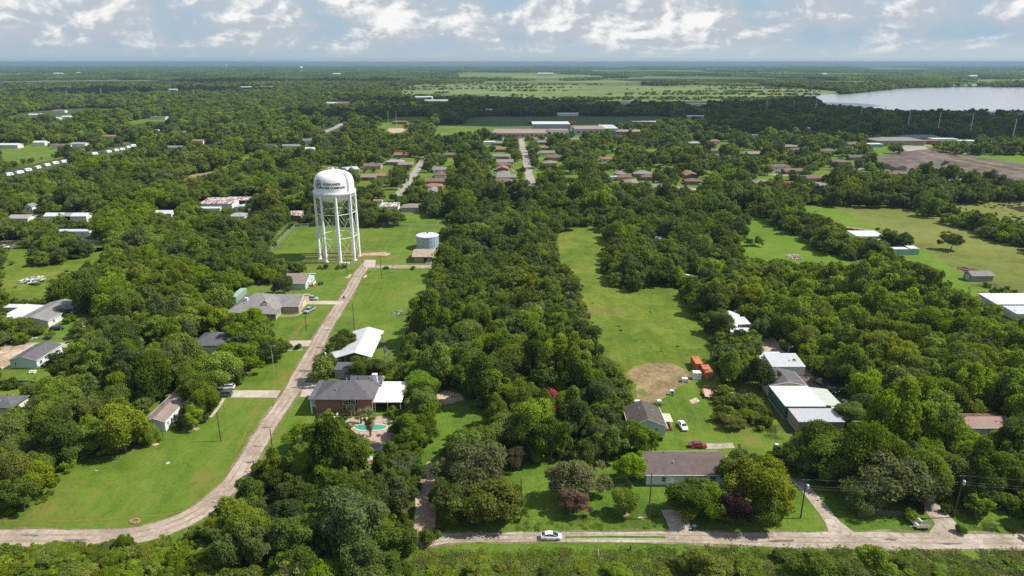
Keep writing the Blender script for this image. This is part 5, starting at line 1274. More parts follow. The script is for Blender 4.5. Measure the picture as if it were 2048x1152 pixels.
# school
def block(lab, px0, px1, py, depth, h, wall, roof, name='school_block', style='flat', ridge=0, nwin=0):
    a, b_ = G(px0, py, 0), G(px1, py, 0)
    L = (b_-a).length
    wn = [('F', -L/2+L*(i+.5)/nwin, h*.5, L/nwin*.45, h*.3) for i in range(nwin)] if nwin else ()
    return house(name, lab, 'school building', (a.x+b_.x)/2, a.y+depth/2, L, depth, 0, h, h+ridge, wall, roof, style, .3, found=False, keep=.97, windows=wn, trim=M_DBRICK)
PINK = plain('pinkish_roofing', (.25, .18, .15), .9, var=.15, scale=.1)
block('long low brown-roofed school block in front of the playing field', 986, 1096, 275, 62, 5.5, M_TAN, PINK, nwin=12)
block('tall school hall with a white roof in the middle of the school', 1065, 1140, 264, 46, 11, plain('violet_grey_wall', (.30, .29, .33), .8), W_METAL, nwin=0)
block('white curved-front school entrance with round windows', 1096, 1137, 273, 22, 8, M_WHITE, PINK, nwin=5)
block('wide grey-walled school block right of the tall hall', 1150, 1212, 270, 52, 8, plain('bluegrey_wall', (.33, .36, .40), .8), PINK, nwin=5)
block('grey school block at the right end of the school', 1206, 1236, 268, 60, 7.5, plain('bluegrey_wall', (.33, .36, .40), .8), W_GREYM)
block('low brown school block behind trees at the right end', 1232, 1285, 270, 30, 4.5, M_DBRICK, PINK)
block('small white-roofed hut at the left front of the school', 968, 990, 290, 12, 3.5, M_OFFW, W_METAL)
p = G(1289, 249); house('field_house', 'low brick field house with a white roof beside the playing field', 'building', p.x, p.y, 42, 14, 0, 5, 5.1, M_BRICK, W_METAL, 'flat', .4, found=False)
for (px, lab) in ((1066, 'brown grandstand seen end-on left of the tall school hall'), (1144, 'brown grandstand seen end-on right of the tall school hall')):
    p = G(px, 247); o = thing('grandstand', lab, 'grandstand', (p.x, p.y, 0), R(90 if px < 1100 else 70))
    mb = MB()
    for k in range(9): mb.box((0, -6+k*1.4, .5+k*.45), (34, 1.4, .9+k*.1))
    mb.build('benches', [plain('grandstand_brown', (.26, .13, .10), .9)], o)
    MB().box((0, 7.2, 2.5), (34, .2, 5)).build('back_panel', [plain('grandstand_brown', (.26, .13, .10), .9)], o)
p = G(800, 248); house('clubhouse', 'small brown clubhouse at the baseball field', 'building', p.x, p.y, 24, 10, 0, 4, 5, M_DBRICK, S_ORANGE, 'hip', .5, found=False)
# scattered far buildings: px, py, length, depth, roof, label
for (px, py, L, W, m, lab) in [(18, 289, 26, 10, W_METAL, 'long white open barn at the left edge by the green paddock'), (82, 284, 14, 9, W_METAL, 'grey barn just right of the long white one'), (123, 290, 18, 9, S_BROWN, 'brown-roofed house right of the green paddock'),
        (160, 287, 16, 10, S_LGREY, 'pale-roofed house behind the upper caravan row'), (220, 272, 18, 10, S_ORANGE, 'red-brown roofed house amid the left wood'), (323, 261, 16, 9, W_METAL, 'bright white metal roof amid the left wood'),
        (377, 264, 16, 6, S_TAUPE, 'low tan roof right of the bright white metal roof'), (320, 234, 26, 18, S_CHAR, 'dark-roofed large house beside the small paddock'), (113, 236, 16, 10, W_GREYM, 'grey metal roof in the left distance'),
        (135, 233, 14, 12, W_METAL, 'white roof right of the grey metal roof in the left distance'), (72, 229, 22, 10, W_METAL, 'row of white roofs at the far left distance'), (120, 221, 24, 10, S_TAUPE, 'tan roof in the left distance behind the white one'), (398, 281, 14, 14, S_ORANGE, 'pinkish orange roof near the dirt lane'),
        (350, 294, 18, 10, S_TAUPE, 'brown-grey roof above the upper caravan row'), (582, 291, 18, 12, S_GREY, 'grey house left of the country road'), (617, 297, 14, 10, W_METAL, 'bright white house right of the grey one by the country road'), (543, 290, 12, 8, S_DBROWN, 'small dark roof left of the country road'),
        (618, 280, 16, 8, S_TAUPE, 'tan roof beside the bend of the country road'), (155, 430, 14, 6, W_METAL, 'low white roof deep in the left wood'), (120, 430, 16, 6, W_METAL, 'pair of long white roofs in the left wood above the lane'), (44, 434, 12, 8, S_LGREY, 'pale-roofed shed at the far left in trees'), (330, 425, 10, 5, W_METAL, 'small white roof between the lane and the rusty sheds'),
        (688, 205, 30, 12, S_ORANGE, 'reddish roofs left of the country road in the distance'), (664, 206, 22, 12, W_METAL, 'white roof left of the reddish roofs in the distance'), (848, 194, 46, 26, W_METAL, 'large glassy pale building left of the marsh meadow'), (862, 201, 30, 20, W_METAL, 'white roof in front of the large pale building'), (886, 201, 24, 16, W_METAL, 'small white house right of the large pale building'),
        (1390, 232, 32, 16, W_GREYM, 'grey-white roof at the right end of the playing field'), (1136, 227, 40, 14, W_METAL, 'white roof in shade behind the playing field'), (976, 219, 18, 12, W_METAL, 'small white house in shade behind the left end of the playing field'), (1252, 205, 24, 14, W_TEAL, 'bluish roof at the near edge of the marsh meadow'),
        (1392, 208, 46, 14, W_GREYM, 'long grey roof at the near edge of the marsh meadow'), (492, 174, 46, 16, W_METAL, 'long pale building in the far woods left of centre'), (533, 173, 44, 16, S_ORANGE, 'reddish long building in the far woods left of centre'),
        (347, 179, 30, 12, W_METAL, 'three bright roofs in the dark far wood'), (117, 147, 70, 30, W_METAL, 'long white works in the far left distance'), (157, 146, 24, 24, W_METAL, 'cluster of white silos building in the far left distance'), (675, 148, 60, 30, W_METAL, 'long white sheds near the horizon left of centre'),
        (1090, 147, 120, 40, W_METAL, 'long grey-white works beyond the marsh meadow'), (1648, 148, 36, 20, W_METAL, 'bright white shed near the horizon on the right'), (1945, 152, 50, 30, W_GREYM, 'grey building beyond the lake'), (2020, 243, 26, 14, S_LGREY, 'pale grey roofs among dark trees at the right edge'), (1975, 226, 24, 14, S_LGREY, 'pale grey roof by the near lake shore'), (2035, 228, 30, 14, S_TAUPE, 'tan roof by the near lake shore at the right edge'),
        (1985, 235, 24, 14, S_LGREY, 'grey roof just inland from the near lake shore')]:
    e = 4 if py > 215 else 6 if py > 160 else 16
    p = G(px, py, e); house('distant_building', lab, 'building', p.x, p.y, L, W, 0, e, e*1.35, M_OFFW, m, 'gable', .5, found=False, keep=1.0)
def silo_tower(label, px, py, h, r):
    p = G(px, py); t = thing('distant_water_tower', label, 'water tower', (p.x, p.y, 0))
    MB().tube((0, 0, 0), (0, 0, h*.75), r*.2, n=12).build('stem', [M_WHITE], t)
    MB().lathe([(r*.2, h*.66), (r*.8, h*.74), (r, h*.85), (r*.8, h*.95), (1e-3, h)], 24).build('tank', [M_WHITE], t, smooth=True)
silo_tower('tiny white water tower on the horizon left of centre', 603, 147, 60, 16)
silo_tower('very small white water tower on the horizon left of the other one', 453, 137, 70, 18)
# ------------------------------------------------------------------ poles and wires
def height_at(base, top_y):
    lo, hi = 0.5, 80.0
    for _ in range(40):
        m = (lo+hi)/2
        if proj((base.x, base.y, m))[1] > top_y: lo = m
        else: hi = m
    return lo
POLES = {}
def pole(key, bx, by, ty, label, arm=0, trans=False, r=0.15, mat=None, rz=0.0, group=None, lamp=False, cat='utility pole'):
    b = G(bx, by); h = height_at(b, ty)
    o = thing('utility_pole', label, cat, (b.x, b.y, 0), rz, group)
    MB().tube((0, 0, -.2), (0, 0, h), r, r*.7, n=10).build('pole', [mat or M_POLE], o)
    if arm:
        ar = MB().box((0, .14, h-.45), (arm, .1, .13)).build('crossarm', [M_POLE], o)
        for x in (-arm/2+.15, 0, arm/2-.15): MB().lathe([(.05, h-.38), (.09, h-.3), (.05, h-.2), (1e-3, h-.15)], 8, c=(x, .14, 0)).build('insulator', [M_GALV], ar)
    if trans:
        MB().lathe([(.3, h-2.4), (.32, h-2.3), (.32, h-1.5), (.2, h-1.38), (1e-3, h-1.35)], 14, c=(.45, 0, 0)).build('transformer', [M_GALV], o)
    if lamp:
        MB().tube((0, 0, h-.6), (.9, 0, h-.2), .04, n=6).box((1.1, 0, h-.22), (.5, .2, .12)).build('lamp_arm', [M_GALV], o)
    POLES[key] = (b.x, b.y, h)
    return o
pole('a', 442, 882, 824, 'dark wooden pole standing in the big lawn near the mobile home footpath')
pole('b', 548, 922, 859, 'wooden pole at the right verge of the paved road below the brick house')
pole('c', 509, 943, 921, 'short wooden post at the right edge of the paved bend', r=.13, cat='post')
pole('d', 327, 881, 850, 'thin dark pole near the near end of the long mobile home', r=.09)
pole('e', 548, 744, 690, 'slim metal lamp pole on the lawn below the concrete drive', mat=M_GALV, r=.09, lamp=True)
pole('f', 613, 661, 624, 'dark pole in front of the silver-blue pickup')
pole('g', 652, 755, 697, 'pole with a transformer beside the tree at the white barn', trans=True, arm=1.6)
pole('h', 709, 660, 607, 'leaning-looking pole on the verge behind the white barn')
pole('i', 763, 557, 512, 'pole with a long crossarm by the compound gate', arm=4.5)
pole('j', 695, 549, 512, 'dark pole left of the compound gate')
pole('k', 725, 534, 507, 'short dark pole at the compound fence by the gate', r=.1)
pole('l', 1042, 1038, 957, 'wooden pole with a small white meter beside the big front oak', r=.16)
pole('m', 1297, 1037, 946, 'wooden pole in front of the long brown-roofed house', r=.16)
pole('n', 1601, 1036, 958, 'wooden pole with transformer left of the diagonal gravel drive', trans=True, arm=1.4, r=.16)
pole('o', 1907, 1035, 950, 'wooden pole with big transformer right of the fenced drive', trans=True, arm=1.4, r=.16)
pole('p', 1185, 676, 648, 'small pale pole at the left edge of the meadow', mat=M_WHITE, r=.12)
pole('q', 1622, 744, 716, 'pale grey pole behind the joined sheds', mat=M_GALV, r=.12)
pole('r', 171, 677, 645, 'pale pole with transformer beside the left gravel lane', trans=True, mat=M_GALV, r=.13, arm=1.2)
pole('s', 1576, 712, 692, 'small pale lamp pole behind the striped-roof shed', mat=M_GALV, r=.07, lamp=True)
pole('t', 1252, 865, 832, 'pale pole at the left side of the dark-roofed cottage', mat=M_GALV, r=.09)
for k, (x, y0, y1) in enumerate([(1531.7, 200, 232), (1584, 200, 236), (1629, 200, 234), (1671, 209, 238), (1720, 212, 244), (1765, 213, 254), (1813, 220, 268), (1873, 225, 273), (1937, 227, 280), (2022, 237, 290)]):
    pole('T%d' % k, x, y1, y0, 'very tall slim grey transmission pole in the row before the lake', r=.55, mat=M_GALV, group='tall transmission poles before the lake', cat='transmission pole', arm=7)
for k, (x, y0, y1) in enumerate([(2, 177, 199), (67, 183, 197), (134, 180, 194), (204, 177, 194), (266, 177, 195), (340, 178, 197), (389, 178, 199), (590, 185, 203), (648, 184, 204), (660, 148, 166), (574, 150, 170)]):
    pole('U%d' % k, x, y1, y0, 'far grey transmission pole in the left-hand woods', r=.7, mat=M_GALV, group='far transmission poles on the left', cat='transmission pole', arm=9)
for k, (x, y0, y1) in enumerate([(777, 222, 252), (793, 222, 252), (907, 224, 246), (916, 224, 246)]):
    pole('V%d' % k, x, y1, y0, 'slim light pole beside the baseball field', r=.3, mat=M_GALV, group='light poles at the baseball field', cat='light pole')
def wire(label, pts, group=None, sag=.6, r=.014, col=None, z_off=0.0):
    P = []
    for a, b in zip(pts[:-1], pts[1:]):
        for i in range(12):
            t = i/12
            P.append(Vector((a[0]+(b[0]-a[0])*t, a[1]+(b[1]-a[1])*t, a[2]+(b[2]-a[2])*t-sag*4*t*(1-t)+z_off)))
    P.append(Vector((pts[-1][0], pts[-1][1], pts[-1][2]+z_off)))
    m = MB().path(P, r, 5)
    o = m.build('power_line', [plain('wire_grey', (.10, .10, .11), .6)])
    return tag(o, label, 'cable', group)
pl = lambda k, dx=0, dz=0: (POLES[k][0]+dx, POLES[k][1]+.15, POLES[k][2]-.2-dz)
ends = [pl('l'), pl('m'), pl('n'), pl('o'), (POLES['o'][0]+45, POLES['o'][1]-2, POLES['o'][2])]
wire('top overhead cable along the gravel road poles', ends, sag=1.0)
wire('middle overhead cable along the gravel road poles', [(a, b, c-1.6) for a, b, c in ends], sag=1.1)
wire('lowest overhead cable along the gravel road poles', [(a, b, c-2.2) for a, b, c in ends], sag=1.1)
wire('overhead cable along the paved road poles', [pl('b'), pl('g'), pl('h'), pl('i')], sag=1.0, r=.012)
wire('overhead cable from the lawn pole to the road pole', [pl('b'), pl('a')], sag=.9, r=.012)
wire('service cable from the compound pole to the far lane pole', [pl('f'), pl('h')], sag=.8, r=.012)

# ------------------------------------------------------------------ fences
M_MESH = bpy.data.materials.new('chain_link'); M_MESH.use_nodes = True
_t = M_MESH.node_tree; _t.nodes.clear(); _w = NT(_t)
_o = _w.n('ShaderNodeOutputMaterial'); _d = _w.n('ShaderNodeBsdfDiffuse', ins={'Color': (.30, .32, .32, 1)}); _tr = _w.n('ShaderNodeBsdfTransparent')
_m = _w.n('ShaderNodeMixShader', ins={0: .22, 1: _tr.outputs[0], 2: _d.outputs[0]}); _t.links.new(_m.outputs[0], _o.inputs[0])
def fence(name, label, pts, h, spacing=3.0, kind='link', post=M_GALV, panel=None, world=False):
    P = [Vector(p) for p in pts] if world else [G(*p) for p in pts]
    o = thing(name, label, 'fence', P[0])
    off = P[0]
    pn, rl = MB(), MB()
    np_ = 0
    for a, b in zip(P[:-1], P[1:]):
        a, b = a-off, b-off
        L = (b-a).length; n = max(1, int(L/spacing)); d = (b-a).normalized(); nn = Vector((-d.y, d.x, 0))
        for i in range(n+1):
            if np_ > 95: break
            q = a.lerp(b, i/n); np_ += 1
            MB().box((q.x, q.y, h/2+.02), (.12, .12, h+.04), rz=math.atan2(d.y, d.x)).build('post', [post], o)
        if kind == 'link':
            pn.add([a, b, b+Vector((0, 0, h)), a+Vector((0, 0, h))], [(0, 1, 2, 3)])
            rl.tube(a+Vector((0, 0, h)), b+Vector((0, 0, h)), .04, n=6)
        elif kind == 'board':
            m = (a+b)/2
            nb = max(1, int(L/.16))
            for i in range(nb):
                q = a.lerp(b, (i+.5)/nb)+nn*.08
                pn.box((q.x, q.y, h*.5+random.uniform(-.02, .02)), (.145, .03, h-.06), rz=math.atan2(d.y, d.x))
            for z in (h*.2, h*.8): rl.box((m.x, m.y, z), (L, .05, .09), rz=math.atan2(d.y, d.x))
        elif kind == 'rail':
            m = (a+b)/2
            for z in (h*.35, h*.65, h*.95): rl.box((m.x, m.y, z), (L, .05, .12), rz=math.atan2(d.y, d.x))
    if pn.f: pn.build('mesh_panel' if kind == 'link' else 'board_panel', [M_MESH if kind == 'link' else panel], o)
    rl.build('rail', [post], o)
fence('chain_link_fence', 'chain-link fence along the back and left sides of the tower compound', [(540, 508), (590, 456), (640, 452), (720, 452), (800, 454), (880, 457)], 2.2, 5)
fence('chain_link_fence', 'chain-link fence along the front of the tower compound', [(556, 531), (640, 531), (722, 533)], 1.9, 4)
fence('chain_link_fence', 'chain-link fence with the gate strip in front of the pump house', [(752, 537), (874, 538)], 1.9, 4)
fence('teal_fence', 'teal panelled fence with dark posts at the left edge', [(-40, 772), (66, 772)], 1.9, 2.9, 'board', M_DARK, plain('teal_panel', (.20, .33, .34), .7))
fence('plank_fence', 'brown plank fence along the left of the fenced drive', [(1830, 990), (1847, 1030)], 1.9, 2.2, 'board', M_WOOD, plain('red_brown_boards', (.13, .06, .035), .85, var=.25, scale=3))
fence('plank_fence', 'grey plank fence along the right of the fenced drive', [(1893, 1010), (1908, 1035)], 1.3, 2.2, 'board', M_WOOD, M_WOOD)
fence('wire_fence', 'low dark wire fence under the big shade trees', [(1716, 1034), (1760, 1030), (1800, 1034), (1828, 1028)], 1.3, 3, 'link', M_WOOD)
fence('chain_link_fence', 'low fence along the left gravel lane', [(-30, 684), (60, 681), (160, 677)], 1.2, 4)
fence('plank_fence', 'dark plank fence at the far left above the upper lane', [(-20, 490), (42, 486), (20, 498)], 1.6, 3, 'board', M_WOOD, M_WOOD)
fence('rail_fence', 'dark rail fence round the garden plot by the wooden shed', [(1941, 588), (1941, 574), (1990, 573), (2012, 585)], 1.2, 3, 'rail', M_WOOD)
# ------------------------------------------------------------------ pool garden
p0 = G(741, 856)
t = thing('swimming_pool', 'kidney-shaped turquoise swimming pool with a pale stone rim', 'pool', (p0.x, p0.y, 0))
def kidney(k, grow=0.0):
    pts = []
    for i in range(48):
        a = i/48*2*math.pi
        x = math.cos(a)*(4.4+grow); y = math.sin(a)*(1.7+grow)
        y += .55*math.cos(a*1.0)**2*(1 if x < 0 else .6) - .55*math.exp(-((x-.3)/1.3)**2)*(-1 if math.sin(a) < 0 else .3)
        pts.append((x, y))
    return pts
def polymesh(pts, z, th):
    n = len(pts); mb = MB()
    mb.add([(x, y, z) for x, y in pts]+[(x, y, z-th) for x, y in pts], [tuple(range(n))]+[(i, n+i, n+(i+1) % n, (i+1) % n) for i in range(n)])
    return mb
a, b_ = kidney(0), kidney(0, .55)
rim = MB(); n = 48
rim.add([(x, y, .17) for x, y in a]+[(x, y, .17) for x, y in b_]+[(x, y, -.02) for x, y in a]+[(x, y, -.02) for x, y in b_],
        [(i, (i+1) % n, n+(i+1) % n, n+i) for i in range(n)]+[(n+i, n+(i+1) % n, 3*n+(i+1) % n, 3*n+i) for i in range(n)]+[(i, 2*n+i, 2*n+(i+1) % n, (i+1) % n) for i in range(n)])
rim.build('rim', [plain('pool_coping', (.52, .40, .30), .8, var=.2, scale=2)], t)
pw, w_, pp, _ = _mat('pool_water')
pp.inputs['Base Color'].default_value = (.03, .30, .22, 1); pp.inputs['Roughness'].default_value = .08
polymesh(a, .13, .10).build('water', [pw], t)
area('patio', [(690, 845), (700, 835), (795, 832), (800, 868), (770, 885), (700, 880)], plain('patio_stone', (.36, .26, .20), .85, var=.25, scale=1.2), .075, 1.5, .3)
CLEAR.append(np.array([(700, 838), (782, 836), (778, 872), (705, 872)], float))
CLEAR.append(np.array([(640, 800), (750, 800), (750, 832), (640, 832)], float))
p = G(772, 846); t = thing('pool_float', 'small green ring float at the right end of the pool', 'pool float', (p.x, p.y, .19))
MB().lathe([(.45, 0), (.6, .1), (.75, 0), (.6, -.1), (.45, 0)], 20).build('ring', [plain('float_green', (.05, .30, .16), .4)], t)
p = G(749, 899); t = thing('trampoline', 'round black trampoline with a dark frame on the garden grass', 'trampoline', (p.x, p.y, 0))
MB().lathe([(1e-3, .78), (1.75, .78), (1.75, .74), (1e-3, .74)], 32).build('mat', [plain('trampoline_mat', (.018, .018, .022), .7)], t)
MB().lathe([(1.78, .76), (2.15, .78), (2.15, .72), (1.78, .70), (1.78, .76)], 32).build('frame', [plain('trampoline_pad', (.05, .06, .10), .5)], t)
for k in range(6):
    a_ = k*1.047; MB().tube((2.0*math.cos(a_), 2.0*math.sin(a_), 0), (2.0*math.cos(a_), 2.0*math.sin(a_), .75), .04, n=6).build('leg', [M_GALV], t)
CLEAR.append(np.array([(733, 889), (765, 889), (765, 908), (733, 908)], float))
def chair(px, py, rz, lab, grp):
    p = G(px, py); t = thing('garden_chair', lab, 'chair', p, rz, grp)
    MB().box((0, 0, .42), (.55, .55, .05)).build('seat', [M_WHITE], t)
    MB().box((0, .26, .75), (.55, .05, .6)).build('backrest', [M_WHITE], t)
    for sx in (-.24, .24):
        for sy in (-.24, .24): MB().box((sx, sy, .2), (.05, .05, .4)).build('leg', [M_WHITE], t)
for k, (px, py) in enumerate([(652, 834), (660, 831), (668, 836), (674, 832)]): chair(px, py, k*1.3, 'white garden chair by the front wall of the brick house', 'white garden chairs by the brick house')
for k, (px, py) in enumerate([(714, 876), (722, 873), (729, 877)]): chair(px, py, k*2.1, 'white chair at the near left edge of the pool', 'white chairs at the pool')
p = G(737, 935); t = thing('playset', 'small wooden play tower with a grey canopy in the lower garden', 'playset', p, .2)
for sx in (-.9, .9):
    for sy in (-.7, .7): MB().box((sx, sy, 1.3), (.12, .12, 2.6)).build('post', [M_WOOD], t)
MB().box((0, 0, 1.2), (1.8, 1.4, .1)).build('platform', [M_RWOOD], t)
MB().box((0, 0, 2.75), (2.3, 1.9, .35), taper=.3).build('canopy', [M_GREYW], t)
MB().box((2.6, 0, 2.1), (3.4, .1, .1)).tube((4.2, -.8, 0), (4.2, 0, 2.1), .05).tube((4.2, .8, 0), (4.2, 0, 2.1), .05).build('swing_beam', [M_RWOOD], t)
area('mulch', [(728, 950), (730, 938), (765, 936), (768, 952)], g_dirt, .05, 1.2, .3)
CLEAR.append(np.array([(725, 915), (752, 915), (752, 945), (725, 945)], float))
# bits in the yards
def junk(name, label, px, py, n, w, cols, s=(.3, .9), cat='rubble pile', hz=.35):
    p = G(px, py); t = MB(); rg = random.Random(px)
    ms = [plain('junk_'+str(int(c[0]*1000+c[2]*100)), c, .8, var=.25) for c in cols]
    for k in range(n):
        a_, r_ = rg.uniform(0, 6.28), w*rg.random()**.6
        d = (rg.uniform(*s), rg.uniform(*s)*.7, rg.uniform(.1, .35))
        t.box((r_*math.cos(a_), r_*math.sin(a_)*1.3, max(d[2]/2, hz*(1-r_/w)*rg.random()+d[2]/2)), d, rg.randrange(len(ms)), rg.uniform(0, 3))
    o = t.build(name, ms, None, loc=(p.x, p.y, 0))
    return tag(o, label, cat)
G1, G2, G3 = (.42, .40, .37), (.16, .15, .14), (.58, .57, .55)
junk('rubble_pile', 'grey pile of broken rubble beside the flatbed trailer', 1448, 787, 170, 3.0, [G1, G2, G3], (.2, .6))
junk('rubble_pile', 'scattered pale rubble between bushes left of the green-walled shed', 1512, 812, 80, 2.2, [G1, G3], (.2, .6))
junk('rubble_pile', 'small reddish pile of debris behind the weedy plot', 1492, 785, 50, 1.8, [(.35, .24, .19), G2], (.2, .5))
junk('debris_pile', 'dark and pale heap of scrap in the overgrown left meadow', 62, 561, 90, 5.0, [G1, G2, G3], (.5, 2.2), hz=.9)
junk('brush_pile', 'low pile of debris on the bright orchard lawn', 1588, 514, 120, 4.0, [(.24, .15, .12), G2, G1], (.4, 1.6), 'brush pile', .7)
junk('dirt_heap', 'reddish brown heap of soil behind the wooden shed', 1937, 540, 120, 4.5, [(.12, .06, .045), (.19, .10, .07)], (.5, 1.6), 'soil heap', .9)
junk('red_dirt_heap', 'orange heap of earth in the fenced garden plot', 1966, 586, 60, 1.8, [(.32, .13, .06)], (.3, .9), 'soil heap', .8)
junk('rock_bed', 'stone-edged planting bed on the lawn right of the road', 796, 627, 60, 2.6, [G2, G1, (.10, .14, .05)], (.2, .6), 'rock bed', .3)
junk('construction_stack', 'orange machine and stacked material on the graded earth', 1890, 300, 30, 6, [(.40, .16, .04), (.2, .1, .06)], (1, 3), 'equipment', 2)
junk('toys', 'scattered green and blue play things beside the sprawling bungalow', 452, 620, 40, 5.5, [(.05, .33, .26), (.45, .10, .06), (.15, .35, .42), (.6, .6, .58)], (.4, 1.3), 'toys', .8)
junk('yard_items', 'white odds and ends under the bushes on the left lane bank', 62, 676, 18, 2.0, [G3, (.6, .6, .6)], (.3, .8), 'yard items')
p = G(270, 1043); t = thing('fire_ring', 'rough ring of brown stones on the mown verge inside the bend', 'fire ring', p)
rg = random.Random(3)
for k in range(12):
    a_ = k*.5236
    MB().box((.95*math.cos(a_), .75*math.sin(a_), .14), (rg.uniform(.3, .5), rg.uniform(.25, .4), rg.uniform(.2, .34)), rz=a_+1.57, taper=.8).build('stone', [plain('fire_stone', (.30, .20, .13), .9, var=.3)], t)
p = G(336, 926); o = MB().lathe([(.5, 0), (.5, .06), (1e-3, .08)], 16).build('manhole_cover', [M_CONC], None, loc=p); tag(o, 'pale round manhole cover in the middle of the big lawn', 'manhole cover')
p = G(193, 942); o = MB().box((0, 0, .08), (.7, .3, .16)).build('stone_block', [M_CONC], None, loc=p); tag(o, 'small pale block lying in the left of the big lawn', 'block')
p = G(1197, 1112); t = thing('marker_post', 'white marker post leaning in the verge below the gravel road', 'marker post', p)
MB().tube((0, 0, 0), (-.12, 0, 1.6), .07, n=8).build('post', [M_WHITE], t)
t = thing('dead_stump', 'grey broken tree stump at the near edge of the gravel road', 'stump', G(1261, 1100))
MB().tube((0, 0, 0), (.1, 0, 1.3), .28, .18, n=8).tube((.05, 0, .8), (.5, .1, 1.7), .1, .04, n=6).tube((.05, 0, .7), (-.3, .1, 1.5), .09, .03, n=6).build('trunk', [PALEBARK if 'PALEBARK' in globals() else M_WOOD], t)
for k, (bx, by, lab) in enumerate([(391, 857, 'pale mulch ring under the slender lawn tree'), (413, 833, 'mulch ring under the tall lawn tree'), (309, 888, 'mulch ring under the small tree near the mobile home'), (1250, 1030, 'pale stones at the foot of the small front tree'), (1284, 1036, 'small pale heap left of the front house pole')]):
    area('mulch_ring', [(bx-9, by), (bx, by-4), (bx+10, by), (bx+2, by+4)], g_sand, .055, .8, .3)
p = G(1551, 905); t = thing('water_cooler_tank', 'dark blue drum with a white cap beside the upper end of the diagonal drive', 'drum', p)
MB().lathe([(.7, 0), (.72, .9), (.7, 1.9), (.4, 2.05), (1e-3, 2.1)], 18).build('drum', [plain('drum_blue', (.03, .05, .10), .5)], t)
MB().lathe([(.42, 2.0), (.42, 2.5), (1e-3, 2.6)], 14).build('cap', [M_WHITE], t)
p = G(1452, 845); t = thing('swing_frame', 'bare metal A-frame swing at the edge of the weedy plot', 'swing frame', p, .4)
MB().tube((-1.3, 0, 2.1), (1.3, 0, 2.1), .05).build('crossbar', [M_GALV], t)
for sx in (-1.3, 1.3):
    for sy in (-.8, .8): MB().tube((sx, sy, 0), (sx, 0, 2.1), .045).build('leg', [M_GALV], t)
p = G(100, 735); t = thing('picnic_table', 'pale picnic table on the grass in front of the blue modular home', 'picnic table', G(66, 746), .1)
MB().box((0, 0, .75), (1.9, .8, .06)).build('table_top', [M_OFFW], t)
for s in (-1, 1): MB().box((0, s*.75, .45), (1.9, .28, .05)).build('bench', [M_OFFW], t)
for s in (-.7, .7): MB().box((s, 0, .38), (.08, 1.5, .7)).build('leg', [M_OFFW], t)
# ------------------------------------------------------------------ trees
DARK, MID, BRIGHT, OLIVE = (0.098, 0.142, 0.023), (0.138, 0.196, 0.021), (0.174, 0.242, 0.018), (0.180, 0.208, 0.024)
VIVID, GREY = (0.140, 0.250, 0.022), (0.125, 0.140, 0.056)
def leaf_of(col):
    return leaf_mat('foliage_%d' % int(col[0]*1e4+col[1]*1e6), col)
LEAF = leaf_of(MID)
BARK = plain('bark', (0.085, 0.065, 0.048), 0.95, var=0.3, scale=3, bump=0.4)
PALEBARK = plain('pale_bark', (0.26, 0.23, 0.20), 0.95, var=0.25, scale=3)

def rand_dirs(rng, n):
    v = rng.normal(size=(n, 3))
    return v/np.linalg.norm(v, axis=1, keepdims=True)
def crown_arrays(seed, Rr, H, zb, lobes, leaves, leaf, flat=1.0, spread=0.42, up=0.25, loose=0.26, fill=0.15):
    """leaf quads over a heap of lobes; Rr radius, zb bottom and H top of the crown"""
    rng = np.random.default_rng(seed)
    hz = (H-zb)/2
    zc = zb+hz
    d = rand_dirs(rng, lobes*3)
    d = d[d[:, 2] > -0.72][:lobes]
    ph = rng.uniform(0, 6.28)
    k = rng.uniform(0.42, 0.98, (len(d), 1))
    irr = 1 + 0.26*np.sin(np.arctan2(d[:, 1], d[:, 0])*2+ph)[:, None] + rng.normal(0, 0.08, (len(d), 1))
    c = d*k*irr*np.array([Rr, Rr, hz]) + np.array([0, 0, zc])
    c[:, :2] *= (1 - 0.12*np.clip((c[:, 2:3]-zc)/hz, -1, 1))
    r = Rr*spread*rng.uniform(0.62, 1.15, len(d))
    r = np.minimum(r*(1.38-0.62*k[:, 0]), hz*0.75)
    w = r**2/np.sum(r**2)
    li = rng.choice(len(d), leaves, p=w)
    ld = rand_dirs(rng, leaves)
    outw = (c[li]-np.array([0, 0, zc]))/np.array([Rr, Rr, hz])
    ld = ld + outw*0.75 + np.array([0, 0, up])
    ld /= np.linalg.norm(ld, axis=1, keepdims=True)
    rr = r[li][:, None]*(1 - rng.random((leaves, 1))**2.2*0.45 + rng.normal(0, loose, (leaves, 1))*0.55)
    pos = c[li] + ld*rr*np.array([1, 1, 0.85*flat])
    m = rng.random(leaves) < fill
    pos[m] = np.array([0, 0, zc]) + rand_dirs(rng, m.sum())*np.array([Rr, Rr, hz])*rng.random((m.sum(), 1))**0.5*0.72
    nrm = ld + rand_dirs(rng, leaves)*0.85
    nrm /= np.linalg.norm(nrm, axis=1, keepdims=True)
    pos[:, 2] = np.maximum(pos[:, 2], 0.12)
    return pos, nrm, leaf*rng.uniform(0.6, 1.4, leaves), rng
